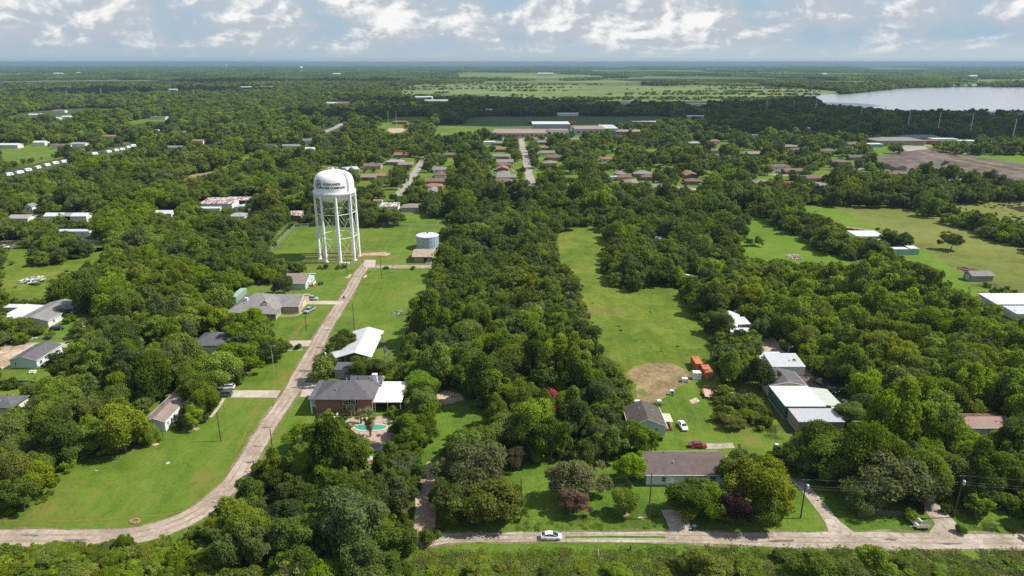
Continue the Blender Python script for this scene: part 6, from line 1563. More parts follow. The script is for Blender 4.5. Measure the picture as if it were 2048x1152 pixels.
def leaf_mesh(name, pos, nrm, size, rng, mats, extra=None, aspect=0.62):
    n = len(pos)
    a = np.cross(nrm, rand_dirs(rng, n)); a /= np.linalg.norm(a, axis=1, keepdims=True)+1e-9
    b = np.cross(nrm, a)
    s = size[:, None]
    P = np.empty((n, 4, 3))
    P[:, 0] = pos - a*s
    P[:, 1] = pos - b*s*aspect + nrm*s*0.25
    P[:, 2] = pos + a*s*rng.uniform(0.7, 1.2, (n, 1))
    P[:, 3] = pos + b*s*aspect*rng.uniform(0.7, 1.2, (n, 1)) + nrm*s*0.25
    v = P.reshape(-1, 3)
    nf = n
    idx = np.arange(n*4)
    ev, ef = ([], []) if extra is None else (extra.v, extra.f)
    me = bpy.data.meshes.new(name)
    nv = len(v)+len(ev)
    loops = np.concatenate([idx, np.array([i+n*4 for f in ef for i in f], int)]) if ef else idx
    tot = np.concatenate([np.full(nf, 4), np.array([len(f) for f in ef], int)]) if ef else np.full(nf, 4)
    me.vertices.add(nv); me.loops.add(len(loops)); me.polygons.add(len(tot))
    co = np.concatenate([v.ravel(), np.array(ev, float).ravel()]) if len(ev) else v.ravel()
    me.vertices.foreach_set('co', co)
    me.loops.foreach_set('vertex_index', loops.astype(np.int32))
    st = np.concatenate([[0], np.cumsum(tot)[:-1]])
    me.polygons.foreach_set('loop_start', st.astype(np.int32))
    me.polygons.foreach_set('loop_total', tot.astype(np.int32))
    for m in mats: me.materials.append(m)
    if len(ev): me.polygons.foreach_set('material_index', np.concatenate([np.zeros(nf, int), np.ones(len(ef), int)]).astype(np.int32))
    me.update(calc_edges=True)
    return me
def trunk_mb(seed, H, zb, Rr, r0, limbs=6, stems=1, sides=7):
    rng = random.Random(seed)
    mb = MB()
    for s in range(stems):
        ox, oy = (0, 0) if stems == 1 else (rng.uniform(-.35, .35), rng.uniform(-.35, .35))
        lean = (rng.uniform(-.12, .12)*(1+stems*.8), rng.uniform(-.12, .12)*(1+stems*.8))
        pts = []
        top = zb + (H-zb)*0.62
        for i in range(6):
            t = i/5
            pts.append(Vector((ox+lean[0]*top*t + rng.uniform(-.1, .1), oy+lean[1]*top*t+rng.uniform(-.1, .1), top*t)))
        pts[0].z = -0.15
        for i in range(5):
            mb.tube(pts[i], pts[i+1], r0*(1-.15*i)*(1.25 if i == 0 else 1), r0*(1-.15*(i+1)), n=sides, cap=False)
        for l in range(limbs):
            t = rng.uniform(0.4, 0.95)
            k = min(4, int(t*5)); p = pts[k].lerp(pts[k+1], t*5-k)
            a = l/limbs*6.283+rng.uniform(-.5, .5)
            q = Vector((math.cos(a)*Rr*rng.uniform(.5, .75), math.sin(a)*Rr*rng.uniform(.5, .75), min(H*0.88, p.z + rng.uniform(.15, .5)*(H-zb))))
            mid = p.lerp(q, .5) + Vector((0, 0, (H-zb)*.06))
            mb.tube(p, mid, r0*.42, r0*.28, n=5, cap=False)
            mb.tube(mid, q, r0*.28, r0*.08, n=5, cap=False)
    return mb

# near shapes, in metres (unit-ish sizes, scaled on placing): (radius, height, crown base, lobes, leaves, leaf size, spread)
NEAR = [(4.6, 9.0, 1.8, 26, 12500, 0.225, 0.40), (5.0, 8.5, 1.5, 34, 13500, 0.225, 0.34), (4.2, 9.8, 1.8, 22, 12000, 0.22, 0.42),
        (5.2, 8.0, 1.3, 30, 13500, 0.23, 0.38), (4.5, 9.4, 2.0, 40, 12500, 0.215, 0.30), (4.8, 8.8, 1.2, 18, 12500, 0.23, 0.46), (3.8, 10.2, 1.5, 26, 11500, 0.22, 0.40)]
near_protos = []
for i, (r_, h_, zb_, lb, lv, lf, sp) in enumerate(NEAR):
    pos, nrm, sz, rg = crown_arrays(100+i, r_, h_, zb_, lb, lv, lf, spread=sp)
    cm = leaf_mesh('crown', pos, nrm, sz, rg, [LEAF])
    tm = trunk_mb(200+i, h_, zb_, r_, 0.24, 7, 1 if i % 3 else 2).mesh('trunk', [BARK])
    near_protos.append((r_, h_, cm, tm))
def with_leaf(me, mat):
    m2 = me.copy(); m2.materials[0] = mat
    return m2
def proto_obj(name, me, col):
    return bpy.data.objects.new(name, with_leaf(me, leaf_of(col) if isinstance(col, tuple) else col))
_CC = {}
def crown_of(i, cm, mat):
    k = (i, mat.name)
    if k not in _CC: _CC[k] = with_leaf(cm, mat)
    return _CC[k]
def simple_proto(seed, r_, h_, zb_, lb, lv, lf, sp, name):
    pos, nrm, sz, rg = crown_arrays(seed, r_, h_, zb_, lb, lv, lf, spread=sp, fill=0.2)
    return leaf_mesh(name, pos, nrm, sz, rg, [LEAF, BARK], extra=trunk_mb(seed, h_, zb_, r_, 0.22, 3, sides=5))
def grove_mesh(seed, ext, n, leafs, leaf):
    rng = np.random.default_rng(seed)
    P, N, S = [], [], []
    for k in range(n):
        x, y = rng.uniform(-ext, ext, 2)
        r_, h_ = rng.uniform(6, 11), rng.uniform(8, 15)
        pos, nrm, sz, _ = crown_arrays(seed*77+k, r_, h_, 1.0, 7, leafs, leaf, spread=0.5)
        P.append(pos+np.array([x, y, 0])); N.append(nrm); S.append(sz)
    return leaf_mesh('grove', np.concatenate(P), np.concatenate(N), np.concatenate(S), rng, [LEAF])

proto_col = bpy.data.collections.new('tree_kinds')       # sources of the instanced woodland; not linked to the scene
KIND = {}
def reg(key, me, cols):
    KIND[key] = []
    for c in cols:
        i = len(proto_col.objects)
        proto_col.objects.link(proto_obj('kind_%03d' % i, me, c))
        KIND[key].append(i)
COLS = [DARK, MID, BRIGHT, (0.112, 0.150, 0.048), (0.170, 0.205, 0.026)]
PRAD = {}
for j in range(5):
    r_, h_, zb_ = [(4.6, 8.8, 1.2), (5.0, 8.2, 1.0), (4.3, 9.5, 1.5), (5.1, 8.0, 1.0), (4.2, 9.8, 1.2)][j]
    reg(('mid', j), simple_proto(300+j, r_, h_, zb_, [20, 30, 18, 26, 34][j], 3600, 0.37, 0.40, 'crown'), COLS); PRAD[('mid', j)] = (r_, h_)
for j in range(4):
    r_, h_, zb_ = [(4.6, 8.8, 1.0), (5.0, 8.2, 0.8), (4.3, 9.5, 1.0), (4.6, 9.2, 1.0)][j]
    reg(('far', j), simple_proto(400+j, r_, h_, zb_, 12, 750, 0.72, 0.46, 'crown'), COLS); PRAD[('far', j)] = (r_, h_)
for j in range(3):
    reg(('grove', j), grove_mesh(500+j, 62, 50, 40, 3.0), COLS)
shrub_protos = []
for j in range(4):
    r_, h_ = [(1.7, 2.2), (2.1, 1.9), (1.5, 2.8), (2.4, 2.4)][j]
    pos, nrm, sz, rg = crown_arrays(600+j, r_, h_, 0.1, 14, 2200, 0.17, spread=0.40, loose=0.3)
    me = leaf_mesh('shrub_foliage', pos, nrm, sz, rg, [LEAF])
    shrub_protos.append((r_, h_, me))
    reg(('shrub', j), me, [DARK, MID, BRIGHT, OLIVE]); PRAD[('shrub', j)] = (r_, h_)

# --- keep-out tests
def pip(poly, X, Y):
    inside = np.zeros(X.shape, bool)
    n = len(poly)
    j = n-1
    for i in range(n):
        xi, yi = poly[i]; xj, yj = poly[j]
        cond = ((yi > Y) != (yj > Y))
        with np.errstate(divide='ignore', invalid='ignore'):
            xx = (xj-xi)*(Y-yi)/((yj-yi) if yj != yi else 1e-9)+xi
        inside ^= cond & (X < xx)
        j = i
    return inside
DISCA = np.array(DISC, float)
def blocked(x, y, r, h):
    """crown (arrays) covers open ground, road or a building seen in the photo"""
    bad = np.zeros(x.shape, bool)
    samples = [(0, 0.12), (0, 0.55), (0, 0.93), (-.8, .55), (.8, .55), (-.5, .85), (.5, .85), (-.6, .25), (.6, .25)]
    for k, (dx, fz) in enumerate(samples):
        px, py, _ = proj_np(np.stack([x+dx*r, y, h*fz], -1))
        for c in CLEAR:
            x0, y0 = c.min(0); x1, y1 = c.max(0)
            m = (px > x0) & (px < x1) & (py > y0) & (py < y1)
            if m.any():
                mi = np.where(m)[0]
                bad[mi] |= pip(c, px[mi], py[mi])
        for (cx, cy, cr) in DISCA:
            bad |= (px-cx)**2 + ((py-cy)*1.15)**2 < cr*cr
    for (cx, cy, hx, hy, rz) in HARD:
        ca, sa = math.cos(-rz), math.sin(-rz)
        lx = (x-cx)*ca-(y-cy)*sa; ly = (x-cx)*sa+(y-cy)*ca
        bad |= (np.abs(lx) < hx+0.7*r) & (np.abs(ly) < hy+0.7*r)
    return bad
def in_any(polys, x, y):
    px, py, _ = proj_np(np.stack([x, y, np.zeros_like(x)], -1))
    m = np.zeros(x.shape, bool)
    for c in polys: m |= pip(np.array(c, float), px, py)
    return m

NO_TREES = [[(-400, 1084), (445, 1084), (430, 1500), (-600, 1500)], [(835, 1088), (2300, 1088), (2400, 1500), (700, 1500)], [(1430, 770), (1560, 770), (1600, 900), (1440, 850)], [(1230, 700), (1420, 720), (1440, 760), (1240, 790)], [(800, 1000), (900, 1000), (900, 1080), (800, 1100)],
            [(800, 176), (1500, 170), (1700, 184), (1600, 200), (1200, 206), (800, 196)], [(700, 870), (800, 900), (800, 960), (690, 930)], [(1020, 930), (1340, 930), (1560, 950), (1860, 1010), (1880, 1070), (870, 1070), (870, 960)],
            [(560, 620), (700, 600), (690, 690), (560, 690)]]
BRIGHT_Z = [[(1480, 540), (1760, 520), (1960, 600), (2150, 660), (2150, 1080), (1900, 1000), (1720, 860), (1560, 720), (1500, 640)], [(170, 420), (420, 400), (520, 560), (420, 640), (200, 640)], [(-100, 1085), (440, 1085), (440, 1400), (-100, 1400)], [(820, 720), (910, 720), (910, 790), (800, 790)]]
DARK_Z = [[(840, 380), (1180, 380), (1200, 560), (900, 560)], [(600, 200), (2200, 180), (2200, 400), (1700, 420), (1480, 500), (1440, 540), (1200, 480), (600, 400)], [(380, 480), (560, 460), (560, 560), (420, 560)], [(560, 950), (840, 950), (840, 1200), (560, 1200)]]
THIN_Z = [[(1400, 425), (1500, 425), (1480, 530), (1400, 520)], [(640, 215), (1000, 262), (2200, 262), (2200, 352), (1700, 385), (1450, 385), (1240, 385), (840, 385), (690, 400), (640, 330)]]     # gardens between the houses

def scatter(y0, y1, sp, rmin, rmax, seed, half=0.80, xpad=25):
    rng = np.random.default_rng(seed)
    ny = int((y1-y0)/sp)
    X, Y = [], []
    for k in range(ny):
        y = y0+(k+.5)*sp
        w = y*half+xpad
        n = int(2*w/sp)
        X.append(-w+(np.arange(n)+.5+0.5*(k % 2))*sp); Y.append(np.full(n, y))
    X, Y = np.concatenate(X), np.concatenate(Y)
    X = X+rng.uniform(-.42, .42, len(X))*sp; Y = Y+rng.uniform(-.42, .42, len(Y))*sp
    r = rng.uniform(rmin, rmax, len(X))*rng.choice([0.6, 0.85, 1.0, 1.25], len(X), p=[.18, .3, .35, .17])
    return X, Y, r, rng

TX, TY, TR, TS = [], [], [], []
for (y0, y1, sp, r0, r1, sd, band) in [(96, 430, 5.0, 2.9, 4.7, 1, 0), (430, 900, 6.8, 3.8, 6.0, 2, 1), (900, 3000, 10.0, 5.2, 8.4, 3, 2)]:
    X, Y, r, rng = scatter(y0, y1, sp, r0, r1, sd)
    m = ~in_any(NO_TREES, X, Y)
    X, Y, r = X[m], Y[m], r[m]
    thin = in_any(THIN_Z, X, Y)
    m = ~(thin & (rng.random(len(X)) < 0.58))
    X, Y, r = X[m], Y[m], r[m]
    ok = np.zeros(len(X), bool)
    rr = r.copy()
    for f in (1.0, 0.72, 0.5):
        todo = np.where(~ok)[0]
        if not len(todo): break
        b = blocked(X[todo], Y[todo], r[todo]*f, r[todo]*f*1.95)
        good = todo[~b]
        rr[good] = r[good]*f
        ok[good] = True
    if band == 2:        # cross-country: open gaps among the woods
        gap = np.array([mnoise.noise(Vector((x/420, y/900, 4.2))) for x, y in zip(X, Y)])
        ok &= ~((gap > 0.42) & (Y > 1100))
    TX.append(X[ok]); TY.append(Y[ok]); TR.append(rr[ok]); TS.append(np.full(ok.sum(), band))
TX, TY, TR, TS = map(np.concatenate, (TX, TY, TR, TS))
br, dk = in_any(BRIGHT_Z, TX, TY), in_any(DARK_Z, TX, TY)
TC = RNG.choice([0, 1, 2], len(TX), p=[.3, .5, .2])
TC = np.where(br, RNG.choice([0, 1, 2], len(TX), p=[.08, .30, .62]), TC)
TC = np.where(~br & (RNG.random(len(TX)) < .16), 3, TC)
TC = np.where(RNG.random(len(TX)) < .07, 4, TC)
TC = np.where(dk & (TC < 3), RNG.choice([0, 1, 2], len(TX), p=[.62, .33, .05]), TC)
ppx, ppy, pdep = proj_np(np.stack([TX, TY, TR], -1))
inframe = (ppx > -10) & (ppx < 2058) & (ppy > 60) & (ppy < 1165)
order = np.argsort(-(TR/pdep)*inframe)
N_IND = 255
indiv = order[:N_IND]
rest = np.ones(len(TX), bool); rest[indiv] = False

# labels of the single trees, by the wood they stand in
REGIONS = [
    ('thicket on the near side of the paved bend', 'thicket trees by the paved bend', [(430, 880), (860, 860), (860, 1500), (-200, 1500), (-200, 1085), (330, 1080)]),
    ('belt of trees left of the large mown lawn', 'trees left of the large mown lawn', [(-300, 780), (240, 780), (240, 920), (100, 1000), (-300, 1085)]),
    ('wood behind the long pale mobile home', 'trees round the long pale mobile home', [(-300, 560), (560, 560), (470, 780), (-300, 800)]),
    ('left-hand wood short of the tower', 'left-hand wood short of the tower', [(-600, 300), (640, 300), (560, 560), (-600, 560)]),
    ('wood between the paved road and meadow', 'central wood', [(780, 380), (1120, 380), (1250, 760), (1260, 940), (860, 940), (780, 900)]),
    ('wood right of the meadow', 'wood right of the meadow', [(1120, 380), (1480, 380), (1540, 780), (1400, 760), (1250, 600)]),
    ('large wood right of the metal-roofed sheds', 'large right-hand wood', [(1480, 380), (2500, 380), (2500, 1100), (1700, 1100), (1540, 780)]),
]
SHADE = [('dark green', 'dense'), ('mid-green', 'leafy'), ('yellow-green', 'bushy'), ('grey-green', 'fine-leaved'), ('light olive', 'open')]
def place_tree(x, y, shape, r, col, label, cat='tree', group=None, name='broadleaf_tree', h=None, mats=None):
    pr, ph, cm, tm = near_protos[shape % len(near_protos)]
    o = thing(name, label, cat, (x, y, 0), random.uniform(0, 6.28), group)
    s = r/pr
    sz = s*random.uniform(.85, 1.45) if h is None else h/ph
    o.scale = (s, s, sz)
    link('trunk', tm, o)
    link('crown', crown_of(shape % 7, cm, mats or leaf_of(col)), o)
    return o
for q, i in enumerate(indiv):
    x, y = float(TX[i]), float(TY[i])
    bx, by, _ = proj((x, y, 0))
    lab, grp = 'woodland away from the roads', 'scattered woodland trees'
    for a, g, poly in REGIONS:
        if pip(np.array(poly, float), np.array([bx]), np.array([by]))[0]:
            lab, grp = a, g; break
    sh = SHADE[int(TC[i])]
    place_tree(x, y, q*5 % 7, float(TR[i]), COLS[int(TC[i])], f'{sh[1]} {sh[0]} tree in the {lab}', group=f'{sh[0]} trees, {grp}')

# --- the instanced rest
def instancer(name, pts, idx, scl, rot, coll, kind='stuff'):
    me = bpy.data.meshes.new(name)
    me.vertices.add(len(pts))
    me.vertices.foreach_set('co', np.asarray(pts, float).ravel())
    for an, typ, dat, key in (('kind_index', 'INT', np.asarray(idx, np.int32), 'value'), ('inst_scale', 'FLOAT_VECTOR', np.asarray(scl, float).ravel(), 'vector'), ('inst_rot', 'FLOAT_VECTOR', np.asarray(rot, float).ravel(), 'vector')):
        at = me.attributes.new(an, typ, 'POINT')
        at.data.foreach_set(key, dat)
    ng = bpy.data.node_groups.new(name, 'GeometryNodeTree')
    ng.interface.new_socket(name='Geometry', in_out='INPUT', socket_type='NodeSocketGeometry')
    ng.interface.new_socket(name='Geometry', in_out='OUTPUT', socket_type='NodeSocketGeometry')
    N = ng.nodes.new; L = ng.links.new
    gi, go = N('NodeGroupInput'), N('NodeGroupOutput')
    ci = N('GeometryNodeCollectionInfo'); ci.inputs['Collection'].default_value = coll
    ci.inputs['Separate Children'].default_value = True; ci.inputs['Reset Children'].default_value = True
    ip = N('GeometryNodeInstanceOnPoints'); ip.inputs['Pick Instance'].default_value = True
    def attr(nm, typ):
        a = N('GeometryNodeInputNamedAttribute'); a.data_type = typ; a.inputs['Name'].default_value = nm
        return a.outputs[0]
    L(gi.outputs[0], ip.inputs['Points']); L(ci.outputs[0], ip.inputs['Instance'])
    L(attr('kind_index', 'INT'), ip.inputs['Instance Index'])
    L(attr('inst_rot', 'FLOAT_VECTOR'), ip.inputs['Rotation'])
    L(attr('inst_scale', 'FLOAT_VECTOR'), ip.inputs['Scale'])
    L(ip.outputs[0], go.inputs[0])
    o = link(name, me)
    md = o.modifiers.new('instances', 'NODES'); md.node_group = ng
    return tag(o, kind=kind)
pts, idx, scl, rot = [], [], [], []
def add_inst(x, y, key, ci, r, z=0.0, hs=None):
    pr, ph = PRAD.get(key, (1, 1))
    s = r/pr
    pts.append((x, y, z)); idx.append(KIND[key][ci]); scl.append((s, s, s*(hs or random.uniform(.88, 1.12)))); rot.append((0, 0, random.uniform(0, 6.28)))
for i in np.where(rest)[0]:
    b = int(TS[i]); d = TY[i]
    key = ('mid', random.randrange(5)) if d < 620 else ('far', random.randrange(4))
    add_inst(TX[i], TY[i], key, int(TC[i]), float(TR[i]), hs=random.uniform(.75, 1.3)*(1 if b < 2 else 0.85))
# distant woods in groves
X, Y, r, rng = scatter(3000, 16500, 122, 1, 1, 9, half=0.79, xpad=300)
b = blocked(X, Y, np.full(len(X), 40.0), np.full(len(X), 12.0))
gap = np.array([mnoise.noise(Vector((x/1300, y/1700, 1.7))) for x, y in zip(X, Y)])
for x, y, bb, g in zip(X, Y, b, gap):
    if bb or g > (0.38 if x < -200-y*.05 else 0.02): continue
    add_inst(x, y, ('grove', random.randrange(3)), 0 if random.random() < .55 else random.choice([1, 1, 2]), random.uniform(.9, 1.2), hs=random.uniform(.8, 1.2))
# scattered bushes and small tree lines on the marsh meadow
for k in range(5200):
    px, py = random.uniform(805, 1640), random.uniform(166, 203)
    q_ = G(px, py)
    if mnoise.noise(Vector((q_.x/520, q_.y/70, 5.5))) > (.40 if px < 1440 else .12) or (px < 900 and mnoise.noise(Vector((q_.x/90, q_.y/120, 2.2))) > .3):
        p = G(px, py); add_inst(p.x, p.y, ('far', random.randrange(4)), random.choice([0, 1]), random.uniform(3, 6), hs=.6)
n_trees = len(pts)
instancer('woodland', pts, idx, scl, rot, proto_col)

# undergrowth and bushes at the wood edges
pts, idx, scl, rot = [], [], [], []
X, Y, r, rng = scatter(98, 330, 3.6, 1.1, 2.1, 21)
b = blocked(X, Y, r, r*1.3)
m = ~b & ~in_any([NO_TREES[k] for k in (1, 2, 3, 7, 8)], X, Y)
brz = in_any(BRIGHT_Z, X, Y)
for x, y, rr, z in zip(X[m], Y[m], r[m], brz[m]):
    add_inst(x, y, ('shrub', random.randrange(4)), random.choice([0, 1, 1, 2]) if not z else random.choice([1, 2]), float(rr)*1.15)
# low growth south of the gravel road and in the weedy plot
def weeds(poly, n, r0, r1, cols, thr=-.1, sc=9.0, hs=None):
    P = np.array(poly, float); x0, y0 = P.min(0); x1, y1 = P.max(0)
    for k in range(n):
        px, py = random.uniform(x0, x1), random.uniform(y0, y1)
        if not pip(P, np.array([px]), np.array([py]))[0]: continue
        p = G(px, py)
        if mnoise.noise(Vector((p.x/sc, p.y/sc, 3.3))) < thr: continue
        add_inst(p.x, p.y, ('shrub', random.randrange(4)), random.choice(cols), random.uniform(r0, r1), hs=hs)
weeds([(830, 1124), (1300, 1136), (1400, 1122), (2060, 1124), (2060, 1175), (830, 1175)], 420, .4, 1.3, [2, 2, 3], 0.0, 5, .4)
weeds([(1180, 720), (1240, 740), (1262, 800), (1250, 850), (1215, 840), (1180, 770)], 260, .8, 1.5, [2, 2], -.5, hs=.5)
weeds([(1435, 782), (1500, 782), (1545, 850), (1520, 870), (1430, 832)], 90, .8, 2.2, [1, 2, 3], -.25)
weeds([(1120, 460), (1230, 450), (1210, 560), (1370, 600), (1430, 700), (1300, 735), (1190, 700)], 110, .3, .8, [2, 3], 0.15, 18, .3)
weeds([(1660, 412), (1800, 414), (2040, 500), (2040, 590), (1930, 545), (1850, 500), (1830, 480), (1780, 462)], 150, .5, 2.0, [1, 2, 3], 0.25, 30, .45)
weeds([(1885, 410), (2048, 402), (2048, 446), (1990, 436)], 120, .5, 1.6, [0, 1, 3], 0.1, 22, .5)
weeds([(0, 590), (0, 528), (200, 512), (120, 560), (60, 600)], 200, .4, 1.3, [1, 2, 3], 0.05, 12, .5)
weeds([(150, 905), (235, 905), (170, 960), (70, 1015), (0, 1035), (-40, 1000), (60, 960)], 60, .6, 1.2, [1, 2], -.2, 9, .5)
weeds([(440, 1096), (-20, 1108), (-20, 1180), (440, 1180)], 240, .8, 1.7, [2, 2, 1], -.4)
instancer('undergrowth', pts, idx, scl, rot, proto_col)

# tufts of tall grass in the unmown ground
tuft_col = bpy.data.collections.new('grass_kinds')
for j, c in enumerate([(0.110, 0.165, 0.016), (0.145, 0.190, 0.022), (0.180, 0.180, 0.040)]):
    rg = np.random.default_rng(50+j)
    n = 90
    pos = np.stack([rg.normal(0, .55, n), rg.normal(0, .55, n), rg.uniform(.05, .26, n)], -1)
    nr = rand_dirs(rg, n)*np.array([.7, .7, .5])+np.array([.3, 0, .75]); nr /= np.linalg.norm(nr, axis=1, keepdims=True)
    tuft_col.objects.link(proto_obj('tuft_%02d' % j, leaf_mesh('tuft', pos, nr, rg.uniform(.12, .3, n), rg, [LEAF]), c))
pts, idx, scl, rot = [], [], [], []
def tufts(poly, dens, thr=-.15, sc=7.0, s0=.7, s1=1.4):
    P3 = [G(*p) for p in poly]
    W = np.array([(p.x, p.y) for p in P3]); x0, y0 = W.min(0); x1, y1 = W.max(0)
    n = int((x1-x0)*(y1-y0)*dens)
    X, Y = RNG.uniform(x0, x1, n), RNG.uniform(y0, y1, n)
    m = pip(W, X, Y)
    for x, y in zip(X[m], Y[m]):
        v = mnoise.noise(Vector((x/sc, y/sc, 8.8)))
        if v < thr and random.random() < .6: continue
        pts.append((x, y, 0.0)); idx.append(random.choice([0, 0, 1, 2])); s = random.uniform(s0, s1); scl.append((s, s, s*random.uniform(.3, .8))); rot.append((0, 0, random.uniform(0, 6.28)))
tufts([(830, 1108), (1470, 1100), (2060, 1106), (2060, 1160), (830, 1160)], 1.0, -.3, 4)
tufts([(1180, 700), (1240, 735), (1262, 800), (1250, 850), (1200, 840)], .8, -.6, 5, .9, 1.6)
tufts([(870, 1030), (1340, 1030), (1340, 1062), (870, 1062)], .35, 0.0, 4, .5, .9)
tufts([(1430, 775), (1515, 785), (1560, 880), (1430, 835)], .6, -.3, 5)
tufts([(1930, 1045), (2060, 1050), (2060, 1068), (1960, 1062)], .7, -.4, 4, .5, .9)
#tufts([(-20, 600), (-20, 520), (200, 505), (120, 570), (60, 600)], .2, -.2, 9)
instancer('tall_grass', pts, idx, scl, rot, tuft_col)
print('instances: trees', n_trees, 'tufts', len(pts))
# ------------------------------------------------------------------ trees that stand out one by one
PINKM = leaf_mat('crape_foliage', (0.12, 0.145, 0.045), blossom=(0.34, 0.235, 0.16), share=0.30)
HOTPINK = leaf_mat('pink_blossom_foliage', (0.10, 0.12, 0.04), blossom=(0.50, 0.10, 0.17), share=0.75)
MAUVE = leaf_mat('mauve_blossom_foliage', (0.10, 0.12, 0.04), blossom=(0.36, 0.15, 0.18), share=0.5)
PURPLE = leaf_mat('purple_foliage', (0.085, 0.030, 0.040))
BROWNL = leaf_mat('brown_leaf_foliage', (0.095, 0.080, 0.045))
YELLOWG = (0.165, 0.175, 0.022)
def T(bx, by, r, h, col, shape, label, cat='tree', name='shade_tree', mats=None, group=None):
    p = G(bx, by)
    return place_tree(p.x, p.y, shape, r, col, label, cat, group, name, h, mats)
T(232, 900, 4.4, 8.0, MID, 0, 'rounded tree overhanging the upper left corner of the big lawn')
T(267, 885, 3.4, 7.0, MID, 3, 'leafy tree between the small lawn tree and the rounded corner tree')
T(190, 900, 4.6, 8.5, MID, 2, 'broad tree at the left corner of the big lawn')
T(307, 887, 2.3, 5.2, BRIGHT, 5, 'small tree beside the thin dark pole near the mobile home')
T(392, 856, 2.6, 6.6, BRIGHT, 6, 'slender lawn tree with its own mulch ring right of the mobile home')
T(414, 831, 3.6, 10.0, MID, 2, 'tall tree in a mulch ring beside the footpath')
T(404, 818, 4.0, 10.5, MID, 0, 'tall tree just behind the one in the mulch ring')
T(382, 800, 3.6, 9.0, MID, 1, 'tree shading the deck of the long mobile home')
T(370, 775, 4.2, 9.0, BRIGHT, 4, 'bright tree behind the far end of the long mobile home')
T(684, 712, 4.6, 8.0, DARK, 1, 'dark round tree at the roadside left of the white barn')
T(722, 757, 3.6, 7.5, MID, 2, 'bushy tree in front of the white barn roof')
T(754, 752, 3.4, 5.6, DARK, 3, 'low dark tree at the near right corner of the white barn')
T(775, 755, 3.0, 5.0, MID, 0, 'small tree at the right of the barn, next to the lawn')
T(650, 746, 1.3, 2.4, MID, 5, 'small shrub at the foot of the transformer pole', 'shrub', 'shrub')
T(567, 590, 4.6, 9.0, DARK, 2, 'dark tree standing in front of the white bungalow')
T(505, 668, 6.2, 9.0, MID, 1, 'large tree covering the front of the sprawling bungalow')
T(533, 725, 5.4, 8.0, DARK, 3, 'big dark tree behind the metal lamp pole')
T(480, 690, 5.2, 8.5, MID, 4, 'broad tree left of the dark tree behind the lamp pole')
T(845, 782, 4.8, 6.4, VIVID, 5, 'vivid green vine-covered tree right of the white patio roof')
T(888, 768, 4.2, 6.8, VIVID, 4, 'vivid green vine-covered tree at the sandy clearing')
T(846, 834, 4.2, 8.2, MID, 0, 'full tree right of the pool')
T(826, 900, 4.6, 7.4, MID, 1, 'round tree below the pool, beside the dead grey tree')
T(850, 880, 3.6, 7.0, MID, 3, 'tree at the edge of the grass corridor right of the pool')
T(800, 874, 2.2, 4.2, DARK, 5, 'small dark tree at the right end of the pool')
T(650, 905, 5.2, 7.6, BRIGHT, 1, 'bright tree in front of the brick house wall')
T(618, 900, 4.4, 7.0, BRIGHT, 3, 'bright tree left of the one before the brick house')
T(690, 935, 5.4, 8.0, BRIGHT, 0, 'bright tree on the near side of the trampoline')
T(945, 985, 7.4, 11.5, GREY, 3, 'big grey-green oak behind the yellow-green one by the gravel road', name='oak_tree')
T(975, 1048, 6.6, 9.0, OLIVE, 1, 'yellow-green oak nearest the gravel road', name='oak_tree')
T(905, 1035, 5.2, 8.0, DARK, 4, 'dark oak left of the yellow-green one by the sandy drive', name='oak_tree')
T(1010, 1035, 4.2, 7.5, MID, 0, 'mid-green oak right of the yellow-green one', name='oak_tree')
T(1152, 1000, 5.8, 9.2, DARK, 1, 'big dome-shaped crape myrtle in dull bloom on the front lawn', 'crape myrtle', 'crape_myrtle', PINKM)
T(1152, 1026, 3.1, 5.8, DARK, 0, 'smaller crape myrtle with mauve blossom in front of the domed one', 'crape myrtle', 'crape_myrtle', MAUVE)
T(1104, 840, 2.9, 9.0, DARK, 5, 'hot pink crape myrtle rising out of the central wood', 'crape myrtle', 'crape_myrtle', HOTPINK)
T(1032, 930, 3.2, 4.6, DARK, 3, 'brown-leaved tree at the back edge of the front lawn', 'tree', 'brown_tree', BROWNL)
T(1465, 1052, 3.2, 7.4, DARK, 0, 'purple-leaved tree between green ones by the gravel road', 'tree', 'purple_tree', PURPLE)
T(1546, 1022, 1.7, 3.2, DARK, 5, 'small purple-leaved bush under the tall yellow-green tree', 'shrub', 'purple_shrub', PURPLE)
T(1249, 1030, 3.0, 6.6, BRIGHT, 2, 'small bright tree left of the pole by the front house')
T(1282, 906, 4.3, 7.4, BRIGHT, 0, 'bright bushy tree in front of the dark-roofed cottage')
T(1262, 960, 4.0, 6.6, BRIGHT, 1, 'bright leafy tree left of the long brown-roofed house')
T(1382, 1030, 5.0, 8.2, MID, 2, 'green tree hiding the right half of the long house')
T(1420, 1030, 4.2, 7.6, MID, 3, 'green tree next to the purple-leaved one')
T(1515, 1026, 6.6, 12.0, OLIVE, 0, 'tallest yellow-green tree beside the diagonal gravel drive')
T(1532, 1048, 4.2, 6.6, BRIGHT, 1, 'low bright tree at the foot of the tall yellow-green one')
T(1470, 985, 5.0, 9.0, BRIGHT, 4, 'bright tree behind the purple-leaved one')
T(1768, 1000, 8.4, 10.8, GREY, 3, 'huge spreading grey-green oak over the fenced yard', name='oak_tree')
T(1820, 1000, 6.6, 9.2, GREY, 1, 'grey-green oak at the fenced drive, right of the huge one', name='oak_tree')
T(1668, 945, 7.4, 9.8, DARK, 0, 'dark oak in front of the pale grey flat shed', name='oak_tree')
T(1628, 905, 4.4, 8.8, MID, 5, 'tall loose tree against the pale grey flat shed')
T(1640, 950, 3.8, 5.4, DARK, 2, 'dark low tree below the oak in front of the flat shed')
T(1718, 1012, 4.4, 6.4, DARK, 5, 'low dark tree at the left front of the huge spreading oak')
